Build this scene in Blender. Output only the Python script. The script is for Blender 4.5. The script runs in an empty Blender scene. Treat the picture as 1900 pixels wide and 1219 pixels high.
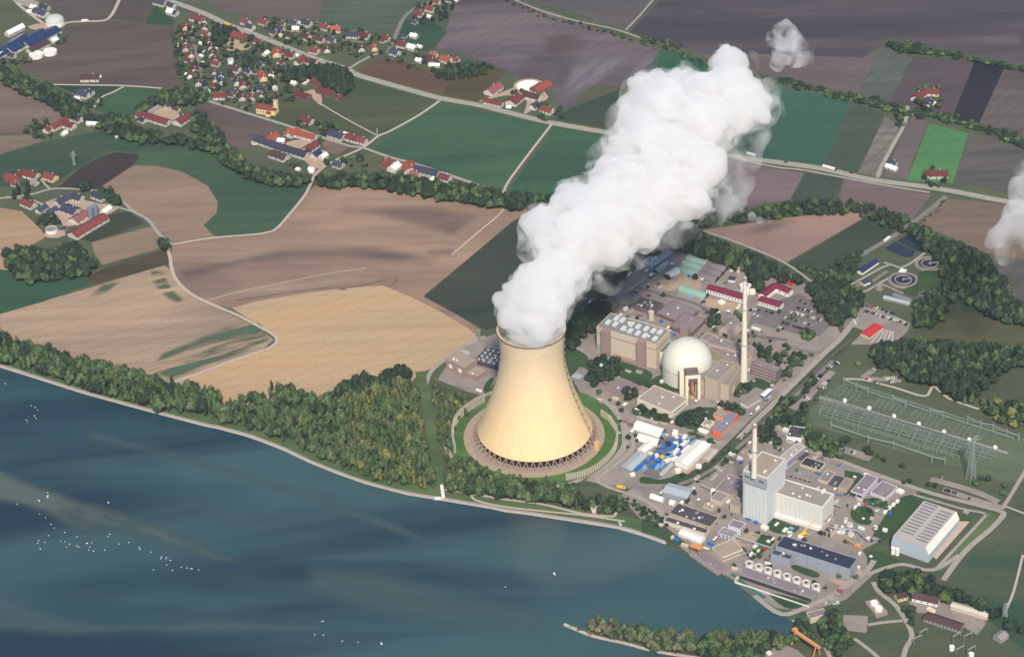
import bpy, bmesh, math, random
from mathutils import Vector, Matrix, noise, geometry
import numpy as np
random.seed(7)
S = bpy.context.scene
COL = S.collection
# ---------------------------------------------------------------- camera
CAMP = Vector((0.0, -2950.0, 2050.0)); FPX = 5130.0; PITCH = math.radians(33.3); ROLL = math.radians(2.4)
_f = Vector((0, math.cos(PITCH), -math.sin(PITCH))); _r0 = Vector((1, 0, 0)); _u0 = Vector((0, math.sin(PITCH), math.cos(PITCH)))
_r = _r0*math.cos(ROLL) - _u0*math.sin(ROLL); _u = _u0*math.cos(ROLL) + _r0*math.sin(ROLL)
cam = bpy.data.cameras.new("camera"); camo = bpy.data.objects.new("camera", cam); COL.objects.link(camo)
M = Matrix(((_r.x, _u.x, -_f.x, CAMP.x), (_r.y, _u.y, -_f.y, CAMP.y), (_r.z, _u.z, -_f.z, CAMP.z), (0, 0, 0, 1)))
camo.matrix_world = M
cam.sensor_fit = 'HORIZONTAL'; cam.sensor_width = 36.0; cam.lens = 36.0*FPX/1900.0
cam.clip_start = 10.0; cam.clip_end = 60000.0
S.camera = camo
# ---------------------------------------------------------------- light
SUN_TRAVEL = Vector((-0.06, 0.998)); SUN_EL = math.radians(46)
w = bpy.data.worlds.new("World"); S.world = w; w.use_nodes = True
nt = w.node_tree; bg = nt.nodes['Background']; sky = nt.nodes.new('ShaderNodeTexSky'); sky.sky_type = 'NISHITA'; sky.sun_disc = False
sky.sun_elevation = SUN_EL
_h = SUN_TRAVEL.normalized(); _tosun = Vector((-_h.x*math.cos(SUN_EL), -_h.y*math.cos(SUN_EL), math.sin(SUN_EL)))
sky.sun_rotation = math.atan2(_tosun.x, _tosun.y)
sky.altitude = 400; sky.air_density = 1.0; sky.dust_density = 1.5
nt.links.new(sky.outputs[0], bg.inputs[0]); bg.inputs[1].default_value = 0.08
sl = bpy.data.lights.new("sun", 'SUN'); sl.energy = 3.0; sl.angle = math.radians(5); sl.color = (1.0, 0.90, 0.76)
so = bpy.data.objects.new("sun", sl); COL.objects.link(so); so.location = (0, -500, 3000)
so.rotation_euler = (-_tosun).to_track_quat('-Z', 'Y').to_euler()
S.view_settings.view_transform = 'Standard'; S.view_settings.look = 'None'; S.view_settings.gamma = 1.0
S.view_settings.exposure = 0.88
S.cycles.max_bounces = 12; S.cycles.volume_bounces = 10; S.cycles.diffuse_bounces = 3; S.cycles.transparent_max_bounces = 8
S.cycles.use_denoising = True
# ---------------------------------------------------------------- pixel <-> world (layout only)
def ray(px, py):
    return (_f + _r*((px-950.0)/FPX) + _u*(-(py-609.5)/FPX))
def P(px, py, z=0.0):
    d = ray(px, py); t = (z-CAMP.z)/d.z
    return CAMP + d*t
def proj(v):
    d = v-CAMP; k = d.dot(_f)
    return (950.0+FPX*d.dot(_r)/k, 609.5-FPX*d.dot(_u)/k)
def height_of(px, py, drop):
    """height in metres whose foot lies `drop` pixels under (px,py)"""
    g = P(px, py+drop); a = proj(g)[1]; b = proj(g+Vector((0, 0, 10)))[1]
    return 10.0*drop/(a-b)
Z = {'A1': (0, 0, .25437), 'A2': (470, 0, .25437), 'A3': (940, 0, .25437), 'A4': (1420, 0, .25437), 'B1': (0, 300, .25437), 'B2': (470, 300, .25437),
     'C1': (1050, 420, .13158), 'C2': (1280, 430, .13158), 'C3': (1060, 560, .13158), 'C4': (1290, 570, .13158), 'C5': (800, 600, .24607),
     'C6': (1140, 690, .13158), 'C7': (1120, 770, .13158), 'C8': (1360, 770, .13158), 'D1': (1520, 400, .2), 'D2': (1520, 620, .2),
     'D3': (1190, 860, .13158), 'D4': (1400, 850, .13158), 'D5': (1250, 970, .13158), 'D6': (1400, 980, .19608), 'D7': (1600, 880, .15789),
     'D8': (1600, 1030, .15789), 'E1': (320, 20, .10526), 'E2': (320, 130, .10526), 'E3': (480, 20, .10526), 'E4': (440, 190, .12632),
     'E5': (660, 0, .21053), 'E6': (1300, 280, .31579), 'E7': (1360, 670, .10526), 'E8': (1300, 480, .13684), 'F1': (0, 580, .25263),
     'F2': (400, 640, .25263), 'F3': (780, 800, .25263), 'F4': (0, 840, .31579), 'F5': (560, 900, .31579), 'F6': (1000, 1080, .26316),
     'F7': (900, 40, .32822), 'X': (0, 0, 1.0)}
def q(fr, x, y):
    a = Z[fr]; return (a[0]+x*a[2], a[1]+y*a[2])
# ---------------------------------------------------------------- materials
def lin(c, k=1.0):
    o = []
    for v in c:
        v /= 255.0; o.append((v/12.92 if v <= .04045 else ((v+.055)/1.055)**2.4)*k)
    return (o[0], o[1], o[2], 1.0)
_mats = {}
def mat(key, rgb, k=.62, rough=.85, var=.12, scale=.15, metal=0.0, spec=.3, island=0.0, objr=0.0, cells=0.0):
    if key in _mats: return _mats[key]
    m = bpy.data.materials.new(key); m.use_nodes = True; n = m.node_tree; b = n.nodes['Principled BSDF']
    b.inputs['Roughness'].default_value = rough; b.inputs['Metallic'].default_value = metal; b.inputs['Specular IOR Level'].default_value = spec
    tc = n.nodes.new('ShaderNodeNewGeometry')
    nz = n.nodes.new('ShaderNodeTexNoise'); nz.inputs['Scale'].default_value = scale; nz.inputs['Detail'].default_value = 5; nz.inputs['Roughness'].default_value = .65
    n.links.new(tc.outputs['Position'], nz.inputs['Vector'])
    rp = n.nodes.new('ShaderNodeMapRange'); rp.inputs[1].default_value = .25; rp.inputs[2].default_value = .75
    rp.inputs[3].default_value = 1-var; rp.inputs[4].default_value = 1+var
    n.links.new(nz.outputs[0], rp.inputs[0])
    fac = rp.outputs[0]
    if island:
        mr = n.nodes.new('ShaderNodeMapRange'); mr.inputs[3].default_value = 1-island; mr.inputs[4].default_value = 1+island
        n.links.new(tc.outputs['Random Per Island'], mr.inputs[0])
        mm = n.nodes.new('ShaderNodeMath'); mm.operation = 'MULTIPLY'; n.links.new(fac, mm.inputs[0]); n.links.new(mr.outputs[0], mm.inputs[1]); fac = mm.outputs[0]
    def mulf(fac, src, lo, hi):
        mr_ = n.nodes.new('ShaderNodeMapRange'); mr_.inputs[3].default_value = lo; mr_.inputs[4].default_value = hi; n.links.new(src, mr_.inputs[0])
        mm = n.nodes.new('ShaderNodeMath'); mm.operation = 'MULTIPLY'; n.links.new(fac, mm.inputs[0]); n.links.new(mr_.outputs[0], mm.inputs[1]); return mm.outputs[0]
    if objr:
        oi = n.nodes.new('ShaderNodeObjectInfo'); fac = mulf(fac, oi.outputs['Random'], 1-objr, 1+objr*.6)
    if cells:
        vo = n.nodes.new('ShaderNodeTexVoronoi'); vo.distance = 'CHEBYCHEV'; vo.inputs['Scale'].default_value = .035; vo.inputs['Randomness'].default_value = .8; mp = n.nodes.new('ShaderNodeMapping'); mp.inputs['Rotation'].default_value = (0, 0, math.radians(35)); n.links.new(tc.outputs['Position'], mp.inputs[0]); n.links.new(mp.outputs[0], vo.inputs['Vector'])
        sp_ = n.nodes.new('ShaderNodeSeparateColor'); n.links.new(vo.outputs['Color'], sp_.inputs[0]); fac = mulf(fac, sp_.outputs[0], 1-cells, 1+cells)
        n5 = n.nodes.new('ShaderNodeTexNoise'); n5.inputs['Scale'].default_value = .5; n5.inputs['Detail'].default_value = 4; n.links.new(tc.outputs['Position'], n5.inputs['Vector']); fac = mulf(fac, n5.outputs[0], .8, 1.2)
    mx = n.nodes.new('ShaderNodeVectorMath'); mx.operation = 'SCALE'; mx.inputs[0].default_value = lin(rgb, k)[:3]
    n.links.new(fac, mx.inputs['Scale']); n.links.new(mx.outputs[0], b.inputs['Base Color'])
    _mats[key] = m; return m
def field_mat(key, c1, c2, ang=0.0, stain=.0035, streak=.05, stretch=12.0, k=.62, lines=.10, fine=.13):
    k = k*1.08 if c1[1] > c1[0] and c1[1] > c1[2] else k
    c1 = (min(255, c1[0]*1.02), c1[1]*1.01, c1[2]*(.97 if c1[0] > 125 else .92)); c2 = (min(255, c2[0]*1.02), c2[1]*1.01, c2[2]*(.97 if c2[0] > 125 else .92))
    """soil or crop: two tones in large soft stains, cultivation streaks along `ang` (world degrees), fine grain"""
    m = bpy.data.materials.new(key); m.use_nodes = True; n = m.node_tree; b = n.nodes['Principled BSDF']
    b.inputs['Roughness'].default_value = .95; b.inputs['Specular IOR Level'].default_value = .1
    g = n.nodes.new('ShaderNodeNewGeometry')
    n1 = n.nodes.new('ShaderNodeTexNoise'); n1.inputs['Scale'].default_value = stain; n1.inputs['Detail'].default_value = 6; n1.inputs['Roughness'].default_value = .55; n1.inputs['Distortion'].default_value = 1.2
    mp0 = n.nodes.new('ShaderNodeMapping'); mp0.inputs['Rotation'].default_value = (0, 0, -math.radians(ang)); mp0.inputs['Scale'].default_value = (.45, 1.6, 1); mp0.inputs['Location'].default_value = (random.uniform(-900, 900), random.uniform(-900, 900), 0)
    n.links.new(g.outputs['Position'], mp0.inputs[0]); n.links.new(mp0.outputs[0], n1.inputs['Vector'])
    mp = n.nodes.new('ShaderNodeMapping'); mp.inputs['Rotation'].default_value = (0, 0, -math.radians(ang)); mp.inputs['Scale'].default_value = (1/stretch, 1, 1)
    n.links.new(g.outputs['Position'], mp.inputs[0])
    n2 = n.nodes.new('ShaderNodeTexNoise'); n2.inputs['Scale'].default_value = streak; n2.inputs['Detail'].default_value = 5; n2.inputs['Roughness'].default_value = .6
    n.links.new(mp.outputs[0], n2.inputs['Vector'])
    n3 = n.nodes.new('ShaderNodeTexNoise'); n3.inputs['Scale'].default_value = .35; n3.inputs['Detail'].default_value = 4
    n.links.new(g.outputs['Position'], n3.inputs['Vector'])
    r1 = n.nodes.new('ShaderNodeMapRange'); r1.inputs[1].default_value = .36; r1.inputs[2].default_value = .64; n.links.new(n1.outputs[0], r1.inputs[0])
    mix = n.nodes.new('ShaderNodeMix'); mix.data_type = 'RGBA'; mix.inputs[6].default_value = lin(c1, k); mix.inputs[7].default_value = lin(c2, k); n.links.new(r1.outputs[0], mix.inputs[0])
    r2 = n.nodes.new('ShaderNodeMapRange'); r2.inputs[1].default_value = .3; r2.inputs[2].default_value = .7; r2.inputs[3].default_value = 1-lines; r2.inputs[4].default_value = 1+lines; n.links.new(n2.outputs[0], r2.inputs[0])
    r3 = n.nodes.new('ShaderNodeMapRange'); r3.inputs[1].default_value = .3; r3.inputs[2].default_value = .7; r3.inputs[3].default_value = 1-fine; r3.inputs[4].default_value = 1+fine; n.links.new(n3.outputs[0], r3.inputs[0])
    mu = n.nodes.new('ShaderNodeMath'); mu.operation = 'MULTIPLY'; n.links.new(r2.outputs[0], mu.inputs[0]); n.links.new(r3.outputs[0], mu.inputs[1])
    # tramlines
    wv = n.nodes.new('ShaderNodeTexWave'); wv.bands_direction = 'Y'; wv.inputs['Scale'].default_value = .016; wv.inputs['Distortion'].default_value = 3.0; wv.inputs['Detail'].default_value = 3; wv.inputs['Detail Scale'].default_value = .4
    mp2 = n.nodes.new('ShaderNodeMapping'); mp2.inputs['Rotation'].default_value = (0, 0, -math.radians(ang)); n.links.new(g.outputs['Position'], mp2.inputs[0]); n.links.new(mp2.outputs[0], wv.inputs['Vector'])
    r4 = n.nodes.new('ShaderNodeMapRange'); r4.inputs[1].default_value = .90; r4.inputs[2].default_value = 1.0; r4.inputs[3].default_value = 1.0; r4.inputs[4].default_value = 1-lines*.9; n.links.new(wv.outputs['Fac'], r4.inputs[0])
    mu2 = n.nodes.new('ShaderNodeMath'); mu2.operation = 'MULTIPLY'; n.links.new(mu.outputs[0], mu2.inputs[0]); n.links.new(r4.outputs[0], mu2.inputs[1])
    sc = n.nodes.new('ShaderNodeVectorMath'); sc.operation = 'SCALE'; n.links.new(mix.outputs[2], sc.inputs[0]); n.links.new(mu2.outputs[0], sc.inputs['Scale'])
    n.links.new(sc.outputs[0], b.inputs['Base Color'])
    return m
# ---------------------------------------------------------------- object helpers
def link(name, me, m=None, parent=None):
    o = bpy.data.objects.new(name, me); COL.objects.link(o)
    if m is not None and me is not None: me.materials.append(m)
    if parent is not None: o.parent = parent
    return o
def tag(o, label=None, cat=None, group=None, kind=None):
    if label: o['label'] = label
    if cat: o['category'] = cat
    if group: o['group'] = group
    if kind: o['kind'] = kind
    return o
def thing(name, label, cat, loc=(0, 0, 0), rz=0.0, group=None):
    o = bpy.data.objects.new(name, None); COL.objects.link(o); o.location = loc; o.rotation_euler = (0, 0, rz); o.empty_display_size = 1
    return tag(o, label, cat, group)
def dup(root, loc, rz=None, sc=None, label=None):
    r = root.copy(); COL.objects.link(r); r.location = loc
    if rz is not None: r.rotation_euler = (0, 0, rz)
    if sc is not None: r.scale = sc
    if label: r['label'] = label
    for ch in list(root.children):
        c = ch.copy(); COL.objects.link(c); c.parent = r
        for g in list(ch.children):
            d = g.copy(); COL.objects.link(d); d.parent = c
    return r
class MB:
    """collects faces for one mesh"""
    def __init__(s): s.v = []; s.f = []
    def add(s, vs, fs):
        n = len(s.v); s.v += [tuple(v) for v in vs]; s.f += [tuple(i+n for i in f) for f in fs]; return s
    def prism(s, foot, z0, z1, cap=True):
        n = len(foot)
        # make counter-clockwise
        ar = sum(foot[i][0]*foot[(i+1) % n][1]-foot[(i+1) % n][0]*foot[i][1] for i in range(n))
        if ar < 0: foot = list(reversed(foot))
        vs = [(p[0], p[1], z0) for p in foot]+[(p[0], p[1], z1) for p in foot]
        fs = [(i, (i+1) % n, n+(i+1) % n, n+i) for i in range(n)]
        if cap: fs.append(tuple(range(n, 2*n))); fs.append(tuple(reversed(range(n))))
        return s.add(vs, fs)
    def box(s, cx, cy, z0, lx, ly, lz, ang=0.0):
        c, sn = math.cos(ang), math.sin(ang)
        foot = [(cx+c*a*lx/2-sn*b*ly/2, cy+sn*a*lx/2+c*b*ly/2) for a, b in ((-1, -1), (1, -1), (1, 1), (-1, 1))]
        return s.prism(foot, z0, z0+lz)
    def lathe(s, cx, cy, prof, n=32, cap=True):
        vs = []; fs = []
        for (r, z) in prof:
            for i in range(n):
                a = 2*math.pi*i/n; vs.append((cx+r*math.cos(a), cy+r*math.sin(a), z))
        for j in range(len(prof)-1):
            for i in range(n):
                k = (i+1) % n; fs.append((j*n+i, j*n+k, (j+1)*n+k, (j+1)*n+i))
        if cap:
            fs.append(tuple(range((len(prof)-1)*n, len(prof)*n))); fs.append(tuple(reversed(range(n))))
        return s.add(vs, fs)
    def tube(s, a, b, r0, r1=None, n=6):
        r1 = r0 if r1 is None else r1
        a = Vector(a); b = Vector(b); d = (b-a).normalized(); x = d.cross(Vector((0, 0, 1)))
        if x.length < .01: x = Vector((1, 0, 0))
        x.normalize(); y = d.cross(x); vs = []
        for (p, r) in ((a, r0), (b, r1)):
            for i in range(n):
                t = 2*math.pi*i/n; vs.append(p+x*(r*math.cos(t))+y*(r*math.sin(t)))
        fs = [(i, (i+1) % n, n+(i+1) % n, n+i) for i in range(n)]+[tuple(reversed(range(n))), tuple(range(n, 2*n))]
        return s.add(vs, fs)
    def mesh(s, name, smooth=False):
        me = bpy.data.meshes.new(name); me.from_pydata(s.v, [], s.f); me.validate(); me.update()
        bm = bmesh.new(); bm.from_mesh(me); bmesh.ops.recalc_face_normals(bm, faces=bm.faces); bm.to_mesh(me); bm.free()
        if smooth: me.polygons.foreach_set('use_smooth', [True]*len(me.polygons))
        return me
    def build(s, name, m, parent=None, smooth=False):
        return link(name, s.mesh(name, smooth), m, parent)
_layer = [0.0]
def nextz(step=.005):
    _layer[0] += step; return _layer[0]
def spline(pts, n=6, closed=False):
    out = []; L = len(pts)
    rng = range(L) if closed else range(L-1)
    for i in rng:
        g = (lambda k: pts[k % L]) if closed else (lambda k: pts[max(0, min(L-1, k))])
        p0, p1, p2, p3 = g(i-1), g(i), g(i+1), g(i+2)
        for j in range(n):
            t = j/n
            out.append(tuple(.5*((2*p1[d])+(-p0[d]+p2[d])*t+(2*p0[d]-5*p1[d]+4*p2[d]-p3[d])*t*t+(-p0[d]+3*p1[d]-3*p2[d]+p3[d])*t**3) for d in (0, 1)))
    if not closed: out.append(tuple(pts[-1]))
    return out
def sheet(name, pts, m, kind='structure', smooth=0, z=None, **kw):
    if smooth: pts = spline(pts, smooth, True)
    z = nextz() if z is None else z
    vs = [P(x, y) for x, y in pts]; vs = [(v.x, v.y, z) for v in vs]
    tri = geometry.tessellate_polygon([[Vector(v) for v in vs]])
    me = bpy.data.meshes.new(name); me.from_pydata(vs, [], [tuple(t) for t in tri]); me.update()
    bm = bmesh.new(); bm.from_mesh(me)
    for f in bm.faces:
        if f.normal.z < 0: f.normal_flip()
    bm.to_mesh(me); bm.free()
    o = link(name, me, m); tag(o, kind=kind, **kw); return o
def ribbon(name, pts, width, m, sm=4, z=None, off=0.0, kind='structure', **kw):
    if sm: pts = spline(pts, sm)
    z = nextz() if z is None else z
    ws = [P(x, y) for x, y in pts]; vs = []; n = len(ws)
    for i, p in enumerate(ws):
        d = (ws[min(i+1, n-1)]-ws[max(i-1, 0)]); d.z = 0; d.normalize(); s = Vector((-d.y, d.x, 0))
        vs += [(p.x+s.x*(off+width/2), p.y+s.y*(off+width/2), z), (p.x+s.x*(off-width/2), p.y+s.y*(off-width/2), z)]
    fs = [(2*i, 2*i+1, 2*i+3, 2*i+2) for i in range(n-1)]
    me = bpy.data.meshes.new(name); me.from_pydata(vs, [], fs); me.update()
    o = link(name, me, m); tag(o, kind=kind, **kw); return o
def soft_sheet(name, pts, m, feather=6.0, cell=4.0, z=None, **kw):
    """flat patch whose material fades towards its outline (attribute 'edge')"""
    z = nextz() if z is None else z; xs = [p[0] for p in pts]; ys = [p[1] for p in pts]; nx = int((max(xs)-min(xs))/cell)+2; ny = int((max(ys)-min(ys))/cell)+2
    A = np.array(pts, dtype=float); Bq = np.roll(A, -1, 0); gx, gy = np.meshgrid(min(xs)+np.arange(nx)*cell, min(ys)+np.arange(ny)*cell, indexing='ij'); p = np.stack([gx.ravel(), gy.ravel()], 1)
    d = np.full(len(p), 1e9); ins = np.zeros(len(p), bool)
    for a, b in zip(A, Bq):
        ab = b-a; t = np.clip(((p-a)@ab)/(ab@ab+1e-9), 0, 1); d = np.minimum(d, np.linalg.norm(p-(a+t[:, None]*ab), axis=1))
        cond = (a[1] > p[:, 1]) != (b[1] > p[:, 1]); xi = (b[0]-a[0])*(p[:, 1]-a[1])/(b[1]-a[1]+1e-12)+a[0]; ins ^= cond & (p[:, 0] < xi)
    e = np.where(ins, np.clip(d/feather, 0, 1), 0.0); vs = [P(float(x), float(y)) for x, y in p]; vs = [(v.x, v.y, z) for v in vs]
    fs = [(i*ny+j, i*ny+j+1, (i+1)*ny+j+1, (i+1)*ny+j) for i in range(nx-1) for j in range(ny-1) if max(e[i*ny+j], e[i*ny+j+1], e[(i+1)*ny+j+1], e[(i+1)*ny+j]) > 0]
    me = bpy.data.meshes.new(name); me.from_pydata(vs, [], fs); me.update(); at = me.attributes.new('edge', 'FLOAT', 'POINT'); at.data.foreach_set('value', e.astype(np.float32))
    bm = bmesh.new(); bm.from_mesh(me); bmesh.ops.delete(bm, geom=[v for v in bm.verts if not v.link_faces], context='VERTS')
    for f in bm.faces:
        if f.normal.z < 0: f.normal_flip()
    bm.to_mesh(me); bm.free(); return tag(link(name, me, m), kind='structure', **kw)
def patch_mat(key, c1, ang, scale=.02, stretch=8, lo=.42, hi=.6, k=.6, rough=.9, amount=1.0):
    m = bpy.data.materials.new(key); m.use_nodes = True; n = m.node_tree; b = n.nodes['Principled BSDF']; b.inputs['Base Color'].default_value = lin(c1, k); b.inputs['Roughness'].default_value = rough
    g = n.nodes.new('ShaderNodeNewGeometry'); mp = n.nodes.new('ShaderNodeMapping'); mp.inputs['Rotation'].default_value = (0, 0, -math.radians(ang)); n.links.new(g.outputs['Position'], mp.inputs[0])
    m2_ = n.nodes.new('ShaderNodeMapping'); m2_.inputs['Scale'].default_value = (1/stretch, 1, 1); n.links.new(mp.outputs[0], m2_.inputs[0])
    t = n.nodes.new('ShaderNodeTexNoise'); t.inputs['Scale'].default_value = scale; t.inputs['Detail'].default_value = 7; t.inputs['Roughness'].default_value = .65; n.links.new(m2_.outputs[0], t.inputs['Vector'])
    r = n.nodes.new('ShaderNodeMapRange'); r.interpolation_type = 'SMOOTHSTEP'; r.inputs[1].default_value = lo; r.inputs[2].default_value = hi; r.inputs[4].default_value = amount; n.links.new(t.outputs[0], r.inputs[0])
    a = n.nodes.new('ShaderNodeAttribute'); a.attribute_name = 'edge'; mu = n.nodes.new('ShaderNodeMath'); mu.operation = 'MULTIPLY'; n.links.new(r.outputs[0], mu.inputs[0]); n.links.new(a.outputs['Fac'], mu.inputs[1]); n.links.new(mu.outputs[0], b.inputs['Alpha']); return m
ORD = ['first', 'second', 'third', 'fourth', 'fifth', 'sixth', 'seventh', 'eighth', 'ninth', 'tenth', 'eleventh', 'twelfth', 'thirteenth', 'fourteenth', 'fifteenth', 'sixteenth', 'seventeenth', 'eighteenth', 'nineteenth', 'twentieth', 'twenty-first', 'twenty-second', 'twenty-third', 'twenty-fourth', 'twenty-fifth', 'twenty-sixth', 'twenty-seventh', 'twenty-eighth', 'twenty-ninth', 'thirtieth']
# ================================================================ GROUND, WATER, FIELDS, ROADS
me = bpy.data.meshes.new('ground'); R_ = 26000.0
me.from_pydata([(-R_, -R_, 0), (R_, -R_, 0), (R_, R_, 0), (-R_, R_, 0)], [], [(0, 1, 2, 3)])
tag(link('ground', me, field_mat('ground_grass', (78, 92, 80), (94, 102, 86), 20, stain=.006, lines=.08)), kind='structure')
# ---- water
BANK = [(-900, 440), (-300, 598), (0, 682), (45, 696), (152, 730), (253, 758), (379, 791), (400, 795), (450, 808), (483, 819), (526, 836), (577, 860), (627, 880), (678, 898), (754, 918), (822, 929), (881, 939), (911, 944), (937, 950), (972, 954), (1058, 967), (1146, 981), (1197, 996), (1235, 1010), (1275, 1029), (1329, 1068), (1341, 1065), (1368, 1084), (1395, 1103), (1432, 1129), (1474, 1155), (1492, 1180)]
m = bpy.data.materials.new('river_water'); m.use_nodes = True; n = m.node_tree; b = n.nodes['Principled BSDF']
b.inputs['Roughness'].default_value = .12; b.inputs['IOR'].default_value = 1.33; b.inputs['Specular IOR Level'].default_value = .5
g = n.nodes.new('ShaderNodeNewGeometry')
def wn(scale, rot, sx, sy, det=6, dist=.8, loc=(0, 0, 0)):
    mp = n.nodes.new('ShaderNodeMapping'); mp.inputs['Rotation'].default_value = (0, 0, math.radians(rot)); mp.inputs['Scale'].default_value = (sx, sy, 1); mp.inputs['Location'].default_value = loc
    n.links.new(g.outputs['Position'], mp.inputs[0])
    t = n.nodes.new('ShaderNodeTexNoise'); t.inputs['Scale'].default_value = scale; t.inputs['Detail'].default_value = det; t.inputs['Distortion'].default_value = dist
    n.links.new(mp.outputs[0], t.inputs['Vector']); return t.outputs[0]
def mr(src, a, b_, c, d):
    r = n.nodes.new('ShaderNodeMapRange'); r.inputs[1].default_value = a; r.inputs[2].default_value = b_; r.inputs[3].default_value = c; r.inputs[4].default_value = d
    r.interpolation_type = 'SMOOTHSTEP'; n.links.new(src, r.inputs[0]); return r.outputs[0]
def mixc(f, a, b_):
    x = n.nodes.new('ShaderNodeMix'); x.data_type = 'RGBA'; n.links.new(f, x.inputs[0])
    for i, v in ((6, a), (7, b_)):
        if isinstance(v, tuple): x.inputs[i].default_value = v
        else: n.links.new(v, x.inputs[i])
    return x.outputs[2]
s1 = mr(wn(.0042, 28, .30, 1.5, 5, .6), .38, .62, 0, 1)
s2 = mr(wn(.0036, 22, .28, 1.6, 5, .7, (400, 130, 0)), .44, .64, 0, 1)
c0 = mixc(s1, lin((33, 60, 80), .54), lin((50, 88, 100), .56))
c1 = mixc(s2, c0, lin((68, 102, 108), .58))
n.links.new(c1, b.inputs['Base Color'])
bp = n.nodes.new('ShaderNodeBump'); bp.inputs['Strength'].default_value = .25; bp.inputs['Distance'].default_value = .25
n.links.new(wn(.11, 0, 1, 1, 3, 0), bp.inputs['Height']); n.links.new(bp.outputs[0], b.inputs['Normal'])
WATER = m
sheet('water', BANK[:-1]+[(1480, 1166), (1470, 1184), (1300, 1196), (1200, 1186), (1120, 1172), (1046, 1157), (1100, 1179), (1158, 1192), (1210, 1206), (1263, 1215), (1316, 1223), (1400, 1250), (1500, 1330), (1650, 1500), (1700, 2400), (-900, 2400)], m, z=.05)
# pale weed fields under the surface
m2 = patch_mat('water_weed', (104, 124, 118), -22, scale=.014, stretch=3.0, lo=.28, hi=.55, k=.54, rough=.12, amount=.85)
soft_sheet('water_weed', [q('F4', *p) for p in ((-60, 10), (60, 110), (200, 170), (350, 215), (480, 270), (620, 300), (760, 350), (900, 405), (1020, 455), (1150, 510), (1300, 580), (1400, 620), (1440, 655), (1300, 650), (1150, 620), (1000, 570), (850, 520), (700, 500), (560, 500), (420, 450), (250, 370), (120, 330), (-60, 300))], m2, feather=16, cell=4, z=.09)
m3 = patch_mat('water_streak', (98, 128, 128), -28, scale=.006, stretch=6.0, lo=.25, hi=.5, k=.5, rough=.15, amount=.55)
soft_sheet('water_streaks', [q('F4', *p) for p in ((-100, 780), (200, 900), (500, 980), (900, 990), (1300, 960), (1900, 990), (1900, 1060), (1300, 1080), (800, 1060), (400, 1090), (100, 1060), (-100, 1050))], m3, feather=14, cell=6, z=.09)
soft_sheet('water_streaks', [q('F4', *p) for p in ((500, -160), (900, -60), (1300, 60), (1700, 180), (2000, 240), (2000, 330), (1700, 250), (1300, 130), (900, 30), (500, -60))], m3, feather=14, cell=6, z=.09)
soft_sheet('water_streaks', [q('F5', *p) for p in ((100, 90), (400, 160), (600, 230), (800, 340), (780, 370), (560, 300), (360, 220), (100, 150))], m3, feather=10, cell=5, z=.09)
soft_sheet('water_streaks', [q('F5', *p) for p in ((0, 430), (500, 470), (1000, 620), (1400, 700), (1500, 900), (900, 880), (300, 760), (0, 640))], m3, feather=30, cell=8, z=.09)
# ---- banks
m_ripr = mat('riprap_stone', (205, 196, 184), var=.35, scale=.35)
m_grass = field_mat('meadow_grass', (78, 104, 78), (96, 118, 86), -30, stain=.01)
m_gravel = mat('gravel_path', (205, 190, 178), var=.12, scale=.3)
m_asph = mat('asphalt_road', (138, 134, 132), var=.18, scale=.12)
m_asphL = mat('pale_road', (178, 170, 162), var=.18, scale=.15)
bl = [p for p in BANK if p[0] < 1262]
ribbon('river_bank_grass', [(x, y-13) for x, y in bl], 26, m_grass)
ribbon('river_bank_path', [(x, y-5.5) for x, y in bl], 3.2, m_asphL)
ribbon('river_bank_stones', [(x, y-1.5) for x, y in bl], 5, m_ripr)
ribbon('river_bank_stones', [(1341, 1065), (1368, 1083), (1395, 1102), (1432, 1128), (1474, 1154)], 6, m_ripr)
ribbon('river_bank_grass', [(1350, 1063), (1375, 1080), (1400, 1097), (1436, 1122), (1474, 1148)], 12, m_grass)
ribbon('spit_stones', [(1046, 1158), (1100, 1180), (1158, 1193), (1210, 1207), (1263, 1216), (1316, 1224)], 5, m_ripr, z=.5)
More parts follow.
